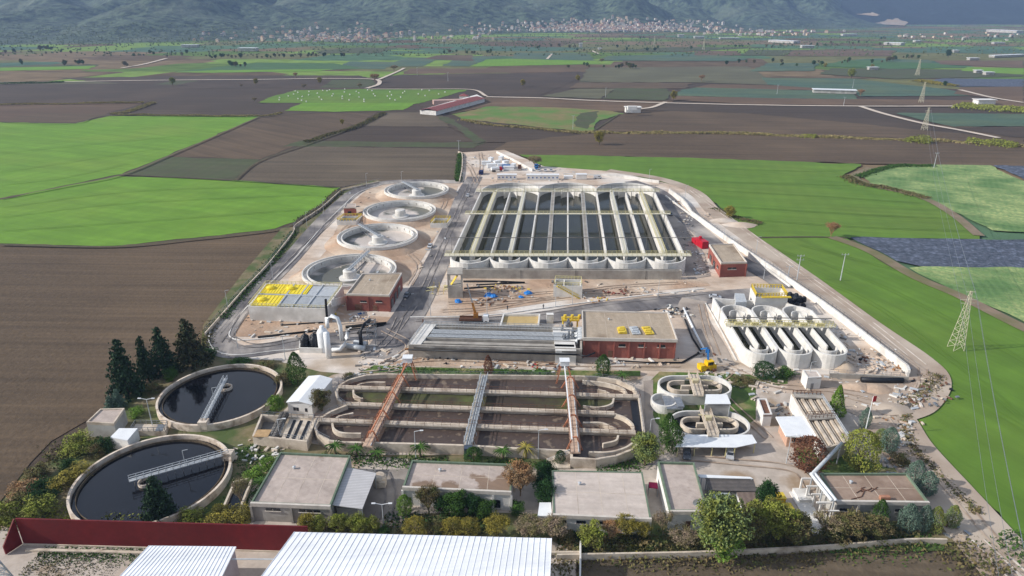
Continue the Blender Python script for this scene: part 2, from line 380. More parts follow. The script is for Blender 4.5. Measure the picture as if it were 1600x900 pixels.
def patchwork():
    """the far plain between the named fields: irregular plots of plough, stubble and crops"""
    m = bpy.data.materials.new('plain'); m.use_nodes = True; n = m.node_tree.nodes; L = m.node_tree.links.new; b = n['Principled BSDF']
    b.inputs['Roughness'].default_value = 0.95; b.inputs['Specular IOR Level'].default_value = 0.1
    ge = n.new('ShaderNodeNewGeometry'); mp = n.new('ShaderNodeMapping'); mp.inputs['Rotation'].default_value = (0, 0, R(9))
    mp.inputs['Scale'].default_value = (0.0042, 0.0062, 0.0)
    L(ge.outputs['Position'], mp.inputs['Vector'])
    vo = n.new('ShaderNodeTexVoronoi'); vo.distance = 'CHEBYCHEV'; vo.inputs['Scale'].default_value = 1.0; vo.inputs['Randomness'].default_value = 0.85
    L(mp.outputs[0], vo.inputs['Vector'])
    sp = n.new('ShaderNodeSeparateColor'); L(vo.outputs['Color'], sp.inputs[0])
    cr = n.new('ShaderNodeValToRGB'); cr.color_ramp.interpolation = 'CONSTANT'; e = cr.color_ramp.elements
    cols = [(0, sr(100, 86, 70)), (0.18, sr(108, 108, 74)), (0.34, sr(84, 110, 84)), (0.5, sr(92, 114, 60)), (0.62, sr(120, 104, 82)), (0.76, sr(80, 104, 88)), (0.88, sr(116, 140, 70))]
    e[0].color = (*cols[0][1], 1); e[1].position = cols[1][0]; e[1].color = (*cols[1][1], 1)
    for p, c in cols[2:]:
        x = e.new(p); x.color = (*c, 1)
    L(sp.outputs[0], cr.inputs[0])
    no = n.new('ShaderNodeTexNoise'); no.inputs['Scale'].default_value = 0.03; no.inputs['Detail'].default_value = 8; L(ge.outputs['Position'], no.inputs['Vector'])
    mr = n.new('ShaderNodeMapRange'); mr.inputs[1].default_value = 0.35; mr.inputs[2].default_value = 0.7; mr.inputs[3].default_value = 0.75; mr.inputs[4].default_value = 1.2; L(no.outputs[0], mr.inputs[0])
    mx = n.new('ShaderNodeMix'); mx.data_type = 'RGBA'; mx.blend_type = 'MULTIPLY'; mx.inputs['Factor'].default_value = 1.0
    L(cr.outputs[0], mx.inputs['A']); L(mr.outputs[0], mx.inputs['B']); L(mx.outputs['Result'], b.inputs['Base Color'])
    return m
struct('ground', g, patchwork())
FZ = [0.0]
def rough_edge(P, amp=0.8):
    out = []; n = len(P)
    for i in range(n):
        a = P[i]; b = P[(i+1) % n]; L = (b-a).length; k = max(1, min(60, int(L/6))); q = Vector((-(b-a).y, (b-a).x, 0)).normalized() if L > 0 else Vector()
        for j in range(k):
            p = a.lerp(b, j/k)
            if j: p = p+q*amp*(1+p.y/400)*noise.noise(Vector((p.x*.09, p.y*.09, 5.5)))*1.6
            out.append(p)
    return out
def field(kind, pts, ang=0.0, name='field'):
    FZ[0] += 0.012
    mb = MB(); tri_sheet(mb, rough_edge(GS(pts)), FZ[0]-0.05 if FZ[0] < 0.9 else 0.85)
    struct(name, mb, fmat(kind, ang), kind='structure')
F = field
# base ploughland of the middle distance
F('plough_dark', [(-500, 131), (100, 127), (400, 125), (590, 121), (905, 112), (1210, 129), (1500, 139), (2100, 150), (2600, 300), (2600, 420), (1600, 260), (780, 240), (600, 300), (330, 600), (-300, 900), (-1500, 900), (-1500, 420)], 3)
F('olive', [(-500, 140), (-500, 131), (120, 127), (330, 124), (265, 131), (0, 137)])
F('plough_dark', [(-300, 158), (-300, 134), (230, 130), (270, 132), (240, 158), (0, 158)], 2)
F('plough_red', [(-300, 163), (225, 160), (190, 171), (118, 191), (-300, 189)], 5)
F('plough', [(0, 189), (118, 191), (172, 178), (60, 176)], 12)
F('green', [(-700, 192), (0, 191), (118, 193), (172, 181), (405, 182), (262, 243), (190, 272), (0, 310), (-700, 420)], 20)
F('green', [(-700, 425), (0, 312), (180, 275), (365, 282), (532, 293), (500, 320), (462, 346), (430, 357), (300, 372), (175, 384), (-100, 378), (-700, 400)], 20)
F('green_dim', [(192, 273), (262, 246), (405, 249), (367, 281)], 10)
F('plough', [(264, 244), (407, 184), (410, 178), (590, 175), (556, 197), (478, 222), (407, 249)], 40)
F('plough_pale', [(367, 281), (406, 251), (478, 229), (560, 230), (718, 233), (716, 280), (560, 288), (532, 292)], 2)
F('green_dim', [(440, 229), (470, 220), (760, 223), (740, 231), (560, 229)])
F('plough_dark', [(484, 219), (556, 198), (700, 199), (745, 221), (600, 222)], 2)
F('plough_pale', [(560, 197), (605, 176), (660, 175), (692, 180), (702, 198)], 2)
F('plough', [(-1500, 1100), (-900, 470), (-100, 380), (175, 386), (430, 360), (455, 362), (430, 400), (330, 520), (325, 545), (170, 640), (80, 690), (20, 760), (-100, 950)], 2)
F('plough_dark', [(90, 122), (330, 118), (560, 118), (600, 128), (590, 136), (300, 139), (235, 135)], 2)
F('green_dim', [(275, 133), (310, 126), (275, 126), (240, 132)])
F('green_dim', [(500, 137), (520, 125), (582, 124), (590, 133), (560, 137)])
F('green_r', [(403, 161), (425, 151), (462, 141), (590, 139), (732, 140), (700, 150), (655, 162), (470, 161)], 0)
F('green', [(444, 173), (474, 161), (652, 161), (630, 172), (520, 175)], 0)
F('plough_dark', [(592, 137), (600, 120), (630, 117), (905, 113), (900, 126), (840, 150), (760, 150), (735, 139)], 2)
F('brownred', [(628, 116), (640, 107), (905, 107), (905, 112)])
F('teal', [(520, 108), (545, 96), (620, 97), (600, 108)])
F('deepgreen', [(270, 113), (400, 98), (520, 99), (570, 107), (500, 110), (330, 114)])
F('green', [(270, 113), (330, 110), (520, 108), (500, 111), (330, 114)])
F('green', [(733, 104), (760, 93), (800, 92), (930, 95), (938, 100), (800, 103)])
F('teal', [(590, 104), (640, 90), (690, 90), (660, 104)])
F('teal', [(690, 103), (720, 88), (795, 87), (760, 93), (733, 104)])
F('teal', [(800, 92), (805, 82), (918, 83), (930, 95)])
F('green_dim', [(0, 105), (60, 101), (155, 101), (140, 108), (0, 110)])
F('green', [(-300, 112), (-300, 107), (0, 106), (150, 103), (140, 108), (0, 111)])
F('green_dim', [(490, 80), (560, 74), (620, 75), (590, 83), (500, 84)])
F('plough', [(740, 96), (738, 86), (690, 86), (660, 92)])
F('brownred', [(700, 180), (700, 168), (760, 152), (1000, 158), (1055, 158), (1010, 171), (985, 175), (760, 168)], 3)
F('rough', [(705, 179), (760, 167), (860, 168), (945, 173), (975, 178), (935, 190), (925, 207), (830, 198), (720, 186)])
F('green_dim', [(898, 198), (905, 178), (935, 174), (930, 190), (918, 202)])
F('plough_dark', [(700, 199), (700, 184), (830, 199), (928, 208), (925, 222), (760, 223)], 3)
F('green_dim', [(680, 181), (702, 184), (760, 221), (745, 226), (720, 205)])
F('plough', [(926, 206), (968, 179), (1050, 174), (1160, 177), (1320, 187), (1600, 203), (1600, 223), (1250, 211)], 4)
F('plough_dark', [(1000, 173), (1040, 160), (1320, 166), (1345, 166), (1480, 200), (1540, 213), (1300, 190), (1160, 177)], 3)
F('olive', [(905, 129), (918, 106), (1170, 104), (1200, 125), (1200, 133), (1080, 129)], 2)
F('plough', [(890, 138), (905, 129), (1080, 130), (1072, 139)])
F('olive', [(845, 151), (900, 139), (962, 139), (937, 155)], 3)
F('green_dim', [(942, 155), (963, 138), (1042, 139), (1050, 146), (1040, 157)], 40)
F('teal', [(1053, 150), (1062, 141), (1090, 137), (1330, 143), (1342, 156), (1200, 154)], 4)
F('brownred', [(1050, 157), (1052, 150), (1200, 154), (1600, 158), (1600, 172), (1560, 170), (1420, 165), (1190, 164)], 3)
F('brownred', [(1086, 137), (1110, 132), (1300, 135), (1340, 143), (1200, 140)], 3)
F('teal', [(1200, 133), (1190, 122), (1330, 123), (1480, 140), (1530, 150), (1342, 151), (1330, 142)], 4)
F('teal', [(1170, 112), (1200, 99), (1280, 99), (1270, 111)], 4)
F('deepgreen', [(1282, 104), (1320, 94), (1390, 95), (1460, 99), (1515, 106), (1400, 108)], 4)
F('teal', [(1370, 96), (1450, 94), (1460, 99)], 4)
F('green_dim', [(1280, 116), (1300, 107), (1600, 110), (1600, 120), (1400, 124)], 4)
F('green', [(1500, 111), (1510, 105), (1600, 107), (1600, 117)], 4)
F('brownred', [(1470, 101), (1460, 95), (1600, 95), (1600, 107)], 4)
F('bluecab', [(1450, 128), (1470, 123), (1600, 124), (1600, 136), (1500, 136)], 4)
F('brownred', [(1490, 147), (1500, 137), (1600, 136), (1600, 160)], 4)
F('teal', [(1400, 178), (1405, 177), (1700, 180), (1700, 197), (1490, 199), (1450, 190)], 4)
F('plough_dark', [(1490, 200), (1700, 198), (1700, 222), (1580, 215)], 4)
F('teal', [(935, 95), (950, 88), (1100, 84), (1170, 92), (1150, 96)], 4)
F('brownred', [(1085, 87), (1087, 80), (1150, 80), (1160, 87)], 4)
F('green_dim', [(1160, 87), (1170, 78), (1290, 78), (1290, 88)], 4)
F('brownred', [(1225, 88), (1240, 79), (1400, 79), (1390, 88)], 4)
F('green_dim', [(930, 80), (1050, 74), (1200, 74), (1060, 81)], 4)
F('plough', [(760, 243), (790, 224), (928, 209), (1250, 212), (1700, 226), (2200, 250), (2200, 275), (1600, 263), (1345, 257), (900, 244), (820, 245)], 3)
F('green_r', [(812, 243), (900, 244), (1100, 249), (1345, 258), (1318, 276), (1345, 291), (1440, 309), (1530, 368), (1530, 376), (1170, 372), (1120, 320), (1030, 285), (960, 271), (850, 262)], 12)
F('green_r', [(1170, 370), (1318, 372), (1400, 424), (1480, 458), (1700, 560), (2000, 760), (2000, 1100), (1620, 900), (1560, 805), (1470, 735), (1400, 650), (1450, 600), (1440, 560), (1250, 430)], 68)
F('cabbage', [(1350, 275), (1398, 259), (1548, 260), (1600, 285), (1700, 300), (1700, 372), (1550, 362), (1440, 308), (1360, 289)], 30)
F('bluecab', [(1552, 260), (1700, 262), (1700, 300), (1600, 283)], 0)
F('bluecab', [(1328, 373), (1700, 378), (1700, 424), (1440, 419), (1400, 410)], 0)
F('cabbage', [(1420, 421), (1440, 419), (1700, 423), (1700, 540), (1600, 506), (1500, 462)], 20)
F('plough_pale', [(905, 870), (1100, 866), (1500, 850), (1545, 905), (1600, 1000), (905, 1000)], 5)
# ------------------------------------------------------------------ the works: dirt, asphalt, paving (each a few centimetres above the one below)
ZI = [0]
def gsheet(name, m, pts, z): ZI[0] += 1; mb = MB(); tri_sheet(mb, GS(pts), z+ZI[0]*0.0012); return struct(name, mb, m)
def road(name, m, px, w, z, w1=None): ZI[0] += 1; mb = MB(); ribbon(mb, px, w, z+ZI[0]*0.0012, w1=w1); return struct(name, mb, m)
dirt = mat('dirt', sr(206, 188, 170), sr(178, 156, 136), 0.12, streak=(8, .05, .2, .78), c3=sr(216, 208, 198), s3=0.035, f3=(0.45, 0.65), bump=0.15, bscale=0.6, contrast=0.35)
dirt_red = mat('dirt_red', sr(184, 156, 132), sr(158, 130, 108), 0.2, streak=(40, .06, .2, .78), c3=sr(198, 180, 160), s3=0.05, bump=0.2, bscale=0.8, contrast=0.35)
dust = mat('dust', sr(218, 208, 198), sr(192, 180, 166), 0.2, streak=(0, .05, .2, .8), c3=sr(168, 150, 130), s3=0.07, bump=0.08, contrast=0.35)
asphalt = mat('asphalt', sr(118, 114, 114), sr(94, 91, 92), 0.25, c3=sr(172, 164, 156), s3=0.06, f3=(0.46, 0.66), contrast=0.35, streak=(75, .03, .35, .7))
asphalt_old = mat('asphalt_old', sr(148, 138, 130), sr(128, 118, 110), 0.3, c3=sr(168, 156, 144), s3=0.08)
yard_conc = mat('yard_concrete', sr(192, 180, 168), sr(170, 158, 146), 0.3, c3=sr(150, 130, 108), s3=0.05, f3=(0.56, 0.62), streak=(0, .1, .1, .8))
track = mat('track', sr(168, 150, 134), sr(150, 132, 116), 0.15, c3=sr(182, 168, 152), s3=0.05)
verge = mat('verge', sr(104, 98, 68), sr(132, 118, 94), 0.25, c3=sr(76, 90, 50), s3=0.12, f3=(0.42, 0.6), bump=0.2)
grass = mat('grass', sr(90, 112, 54), sr(72, 92, 44), 0.5, c3=sr(140, 128, 92), s3=0.15, f3=(0.5, 0.66), bump=0.2)
gravelm = mat('farm_track', sr(206, 192, 176), sr(186, 172, 156), 0.1)
gsheet('works_ground', dirt, [(596, 289), (718, 284), (722, 240), (788, 236), (850, 262), (960, 270), (1060, 293), (1120, 338), (1240, 430), (1420, 565), (1440, 590), (1440, 625), (1395, 650), (1400, 700), (1200, 745), (700, 745), (480, 740), (330, 560), (335, 520), (380, 470), (470, 375), (520, 320)], 0.90)
gsheet('old_works_ground', yard_conc, [(60, 745), (170, 640), (240, 610), (300, 560), (480, 575), (620, 578), (1000, 590), (1240, 620), (1330, 640), (1400, 700), (1480, 800), (1520, 865), (900, 870), (900, 910), (-80, 920), (0, 800)], 0.93)
gsheet('planted_ground', verge, [(35, 800), (60, 745), (160, 650), (235, 600), (290, 560), (332, 540), (340, 556), (380, 565), (500, 570), (590, 575), (520, 590), (480, 610), (400, 690), (400, 740), (380, 830), (30, 830)], 0.96)
gsheet('verge', verge, [(440, 360), (470, 356), (520, 320), (532, 297), (590, 283), (600, 288), (560, 297), (530, 322), (470, 385), (410, 440), (360, 490), (330, 520), (325, 545), (315, 545), (318, 512), (380, 430)], 0.95)
gsheet('verge', verge, [(470, 812), (760, 806), (1050, 815), (1330, 800), (1500, 820), (1530, 866), (1300, 868), (900, 870), (860, 850), (470, 835)], 0.97)
gsheet('verge', verge, [(500, 700), (560, 716), (720, 716), (890, 725), (990, 722), (1030, 705), (1035, 718), (990, 735), (870, 738), (640, 722), (440, 712), (380, 740), (360, 720), (430, 690)], 0.98)
gsheet('verge', grass, [(585, 575), (640, 578), (870, 583), (1000, 584), (1000, 592), (870, 592), (560, 588)], 0.98)
gsheet('verge', grass, [(1015, 600), (1030, 585), (1180, 590), (1180, 660), (1150, 680), (1050, 690), (1024, 665), (1016, 640)], 0.98)
gsheet('verge', grass, [(1240, 700), (1290, 695), (1380, 735), (1440, 742), (1290, 745), (1250, 735)], 1.0)
gsheet('verge', grass, [(1215, 590), (1185, 590), (1180, 598), (1215, 607), (1250, 600), (1250, 588)], 0.98)
gsheet('site_soil', dirt_red, [(510, 395), (540, 330), (575, 297), (600, 293), (716, 293), (700, 340), (665, 400), (640, 440), (600, 478), (540, 495), (480, 470), (460, 450)], 0.95)
gsheet('site_soil', dirt_red, [(365, 530), (385, 495), (430, 500), (540, 495), (620, 500), (600, 515), (470, 530)], 0.95)
gsheet('site_soil', dirt_red, [(700, 470), (730, 440), (1100, 440), (1110, 450), (900, 470), (700, 500)], 0.95)
gsheet('site_soil', dust, [(640, 570), (700, 560), (1060, 565), (1140, 560), (1180, 585), (1000, 583), (640, 578)], 0.95)
gsheet('site_soil', dust, [(470, 545), (600, 545), (640, 500), (700, 500), (650, 575), (560, 590), (500, 585), (440, 570)], 0.95)
gsheet('site_soil', dirt_red, [(600, 575), (640, 563), (880, 565), (880, 578), (640, 576)], 0.99)
road('asphalt_road', asphalt, [(720, 284), (640, 283), (590, 287), (556, 299), (530, 320), (500, 350), (455, 402), (405, 452), (368, 492), (347, 520), (346, 538), (362, 549), (400, 547), (440, 541), (500, 532), (570, 522), (620, 510)], 8.5, 1.02)
road('asphalt_road', asphalt, [(742, 276), (728, 300), (712, 345), (690, 395), (662, 450), (640, 490), (612, 530), (590, 560)], 9.5, 1.04, w1=12)
road('asphalt_road', asphalt, [(620, 510), (700, 506), (780, 503), (870, 493), (950, 481), (1040, 472), (1120, 463), (1200, 457), (1225, 455)], 10, 1.06)
road('asphalt_road', asphalt, [(985, 283), (1030, 300), (1060, 330), (1095, 362), (1130, 392), (1185, 422), (1215, 440), (1225, 450)], 9, 1.03)
road('asphalt_road', asphalt_old, [(1085, 468), (1080, 480), (1090, 505), (1108, 535), (1125, 570)], 9, 1.07)
gsheet('asphalt_road', asphalt, [(705, 415), (690, 400), (718, 345), (745, 300), (760, 300), (706, 410)], 1.05)
gsheet('paving', asphalt_old, [(1020, 300), (1040, 305), (1100, 400), (1110, 435), (1075, 440)], 1.01)
for pts in ([(596, 291), (560, 304), (535, 326), (505, 356), (462, 406), (412, 457), (375, 497), (360, 522), (362, 532), (380, 536), (430, 532)],
            [(330, 517), (328, 540), (345, 556), (380, 559), (430, 553), (500, 548), (590, 544)]):
    mb = MB(); P = smooth_path(GS(pts), 5); mb.wall(P, 0.35, 0.9, 1.2); struct('kerb', mb, concrete_white)
mb = MB(); mb.wall(smooth_path(GS([(1102, 478), (1120, 510), (1150, 568)]), 5), 0.35, 0.9, 1.22); struct('kerb', mb, concrete_white)
mb = MB(); mb.wall(smooth_path(GS([(640, 500), (760, 497), (860, 484), (960, 471), (1100, 455)]), 5), 0.5, 0.9, 1.2); struct('kerb', mb, concrete_white)
road('dirt_track', track, [(950, 266), (1030, 279), (1085, 300), (1120, 335), (1190, 385), (1260, 435), (1350, 503), (1430, 560), (1452, 590), (1430, 625), (1392, 640)], 7.5, 1.0, w1=12)
road('dirt_track', track, [(1340, 600), (1380, 640), (1410, 690), (1470, 760), (1540, 840), (1620, 930)], 14, 1.02)
gsheet('dirt_track', track, [(1230, 590), (1440, 590), (1452, 606), (1400, 660), (1340, 655), (1230, 610)], 1.0)
gsheet('asphalt_road', asphalt_old, [(1005, 600), (1020, 598), (1020, 680), (1040, 712), (1010, 740), (985, 735), (1010, 700)], 1.0)
gsheet('yard', yard_conc, [(1030, 700), (1200, 690), (1240, 720), (1260, 745), (1300, 745), (1300, 830), (1100, 800), (1028, 720)], 0.99)
gsheet('yard', mat('yard_asphalt', sr(150, 142, 134), sr(130, 122, 114), 0.3, c3=sr(112, 104, 98), s3=0.1), [(588, 740), (640, 738), (632, 830), (560, 830)], 0.99)
# farm tracks across the plain
for pts, w0 in (([(760, 151), (850, 153), (930, 157), (1060, 161), (1200, 164), (1345, 165.5), (1505, 165.5)], 6), ([(1345, 166), (1380, 177), (1440, 192), (1500, 203), (1560, 215)], 6),
            ([(1040, 159), (1020, 167), (1000, 170)], 5), ([(0, 131), (130, 127), (260, 125), (400, 124), (500, 122.5), (582, 123.5), (592, 131), (572, 138)], 6),
            ([(592, 124), (620, 112), (632, 106)], 5), ([(190, 106), (225, 100), (260, 91)], 7), ([(575, 139), (650, 139), (735, 139.5), (760, 150)], 4), ([(1500, 140), (1550, 152), (1600, 160)], 6),
            ([(855, 92), (862, 84)], 5), ([(925, 79), (935, 84)], 6)):
    road('farm_track', gravelm, pts, w0, 0.93)
mb = MB(); ribbon(mb, [(0, 310), (100, 291), (190, 273), (262, 244), (330, 215), (405, 182)], 1.6, 0.93); struct('farm_track', mb, mat('headland', sr(120, 118, 76, .75), sr(110, 102, 80, .75), .2))
ptrack = mat('brown_track', sr(150, 132, 112, .85), sr(128, 112, 94, .85), 0.15, c3=sr(120, 116, 80, .8), s3=.06)
mb = MB(); ribbon(mb, [(1300, 370), (1360, 392), (1430, 432), (1500, 462), (1600, 512), (1700, 555)], 5.5, 0.94); struct('farm_track', mb, ptrack)
mb = MB(); ribbon(mb, [(1530, 368), (1490, 335), (1440, 308), (1370, 291), (1335, 276), (1360, 262)], 5, 0.94); struct('farm_track', mb, ptrack)
# field overlay borders: dark ditch lines
ditch = mat('ditch', sr(70, 66, 54), sr(92, 88, 62), 0.3)
for pts in ([(0, 382), (175, 385), (300, 374), (430, 359), (465, 346)], [(0, 190), (118, 192), (172, 180), (400, 181)], [(190, 272), (365, 281), (530, 292)], [(405, 183), (480, 176), (600, 174)],
            [(367, 281), (406, 251), (478, 226), (556, 198), (604, 176)], [(1180, 371), (1260, 370), (1325, 371)], [(968, 178), (925, 206)], [(1330, 375), (1400, 420), (1500, 460), (1600, 507)]):
    mb = MB(); ribbon(mb, pts, 1.6, 0.91); struct('ditch', mb, ditch)

# tyre tracks and worn wheel lines on the bare ground
tyre = mat('tyre_mark', sr(158, 138, 120), sr(140, 120, 104), 0.8, c3=sr(184, 166, 148), s3=0.3); tyre_d = mat('tyre_mark_dark', sr(112, 106, 102), sr(96, 92, 90), 0.8, c3=sr(150, 142, 136), s3=0.2)
pale_rut = mat('pale_rut', sr(226, 216, 204), sr(200, 188, 174), 0.5, c3=sr(170, 154, 138), s3=0.15)
for k, (pts, mm, gw) in enumerate((([(700, 478), (760, 474), (840, 462), (900, 460), (960, 452), (1060, 446)], tyre, 2), ([(690, 490), (760, 486), (850, 470), (930, 455)], tyre, 2), ([(720, 458), (800, 468), (860, 470), (880, 458)], tyre, 2), ([(740, 480), (830, 474), (900, 466), (1000, 462)], tyre, 2), ([(640, 300), (655, 312), (640, 325)], tyre, 2), ([(700, 300), (690, 330), (660, 345)], tyre, 2),
   ([(520, 390), (540, 360), (560, 345)], tyre, 2), ([(640, 400), (655, 420), (640, 450)], tyre, 2), ([(720, 250), (735, 265), (745, 290)], tyre, 2.2), ([(750, 240), (752, 265), (740, 290)], tyre, 2), ([(1080, 300), (1150, 352), (1250, 428), (1350, 502), (1440, 575)], pale_rut, 2.2), ([(1440, 580), (1440, 612), (1400, 640), (1300, 618)], tyre, 2.4), ([(1445, 590), (1420, 640), (1380, 650), (1360, 625), (1280, 612)], tyre, 2.4),
   ([(1395, 660), (1430, 710), (1500, 790), (1560, 860), (1610, 910)], tyre, 2.2), ([(1525, 850), (1560, 885), (1600, 930)], pale_rut, 2.4), ([(1540, 848), (1580, 888), (1620, 926)], pale_rut, 1.6), ([(1130, 575), (1200, 605), (1260, 612)], tyre, 2.2), ([(1150, 590), (1130, 620), (1200, 690)], tyre, 2), ([(600, 520), (640, 545), (600, 575)], tyre, 2.2), ([(625, 500), (610, 530), (580, 560)], tyre_d, 2.4), ([(355, 530), (400, 545), (480, 532), (580, 520)], tyre_d, 2.2), ([(352, 540), (400, 470), (470, 395), (530, 335)], tyre_d, 2.2),
   ([(735, 290), (700, 370), (660, 460), (620, 520)], tyre_d, 2.4), ([(650, 505), (800, 500), (950, 478), (1100, 462)], tyre_d, 2.4), ([(1095, 480), (1105, 520), (1120, 560)], tyre, 2), ([(600, 745), (612, 780), (600, 820)], tyre_d, 2.2), ([(1060, 720), (1150, 728), (1240, 740), (1270, 780)], tyre, 2.2), ([(560, 590), (620, 582), (640, 570), (700, 566), (860, 574), (1060, 575)], tyre, 2.2))):
    for sg in (-1, 1):
        P = smooth_path(GS(pts, 0), 6); Q_ = []
        for i, p in enumerate(P):
            dd = P[min(i+1, len(P)-1)]-P[max(i-1, 0)]; dd.z = 0; dd.normalize(); Q_.append(p+Vector((-dd.y, dd.x, 0))*gw*.5*sg*(1+.1*noise.noise(p*.1)))
        m = MB(); vs = []
        for i, p in enumerate(Q_):
            dd = Q_[min(i+1, len(Q_)-1)]-Q_[max(i-1, 0)]; dd.normalize(); q = Vector((-dd.y, dd.x, 0))*(.22+.14*noise.noise(p*.3)); z = 1.16+k*.0022; vs += [(p.x-q.x, p.y-q.y, z), (p.x+q.x, p.y+q.y, z)]
        m.add(vs, [(2*i, 2*i+2, 2*i+3, 2*i+1) for i in range(len(Q_)-1)]); struct('tyre_track', m, mm)

# wheel tracks through the green crops
tram = mat('tram_line', sr(102, 136, 52, .72), sr(106, 142, 53, .76), 0.12); tram2 = mat('tram_line_pale', sr(112, 146, 60, .8), sr(106, 142, 54, .78), 0.12)
for k, (pts, mm) in enumerate((([(1250, 432), (1350, 470), (1480, 560), (1600, 660)], tram), ([(1210, 392), (1330, 430), (1460, 490), (1640, 590)], tram), 
   ([(1470, 600), (1560, 650), (1640, 700)], tram), ([(1250, 385), (1400, 425)], tram), ([(1120, 300), (1300, 310), (1440, 320)], tram), ([(1100, 285), (1250, 290), (1330, 292)], tram), ([(1140, 325), (1300, 335), (1500, 345)], tram), ([(1160, 345), (1350, 358), (1520, 364)], tram), ([(1000, 262), (1200, 268), (1310, 270)], tram),
   ([(0, 340), (200, 318), (480, 305)], tram), ([(0, 362), (240, 345), (470, 328)], tram), ([(0, 325), (200, 300), (420, 292)], tram), ([(0, 240), (150, 225), (290, 212)], tram), ([(0, 270), (120, 252), (250, 232)], tram), ([(0, 215), (160, 204), (340, 196)], tram), ([(0, 290), (100, 278), (200, 256)], tram))):
    for o_ in (-1.0, 1.0):
        m = MB(); P = smooth_path(GS(pts), 6); vs = []
        for i, p in enumerate(P):
            dd = P[min(i+1, len(P)-1)]-P[max(i-1, 0)]; dd.z = 0; dd.normalize(); q = Vector((-dd.y, dd.x, 0)); c_ = p+q*o_; z = .905+k*.0015; vs += [(c_.x-q.x*.18, c_.y-q.y*.18, z), (c_.x+q.x*.18, c_.y+q.y*.18, z)]
        m.add(vs, [(2*i, 2*i+2, 2*i+3, 2*i+1) for i in range(len(P)-1)]); struct('wheel_track', m, mm)
# ------------------------------------------------------------------ the new works
GZ = 0.9
def base_of(pts): c = sum((Vector(p) for p in pts), Vector())/len(pts); return (c.x, c.y, GZ)
# water surfaces
def water_mat(name, col, rough=0.06, bump=0.02, c2=None, sc=0.15, spec=0.5):
    return mat(name, col, c2 or tuple(x*0.7 for x in col), sc, rough=rough, bump=bump, bscale=1.2, spec=spec)
dark_water = water_mat('dark_water', sr(26, 26, 30), 0.05, 0.012)
green_water = water_mat('green_water', sr(62, 64, 40), 0.1, 0.02, sr(30, 33, 24), 0.04, spec=0.14)
sludge = mat('sludge', sr(86, 74, 68), sr(70, 60, 56), 0.5, rough=0.45, c3=sr(120, 106, 92), s3=0.5, f3=(0.56, 0.66), bump=0.05)
sludge_green = mat('sludge_green', sr(90, 98, 56), sr(74, 72, 54), 0.3, rough=0.8, c3=sr(66, 58, 50), s3=0.1)
basin_floor = mat('basin_floor', sr(206, 194, 184), sr(176, 168, 160), 0.15, rough=0.4, c3=sr(98, 98, 90), s3=0.035, f3=(0.47, 0.52))
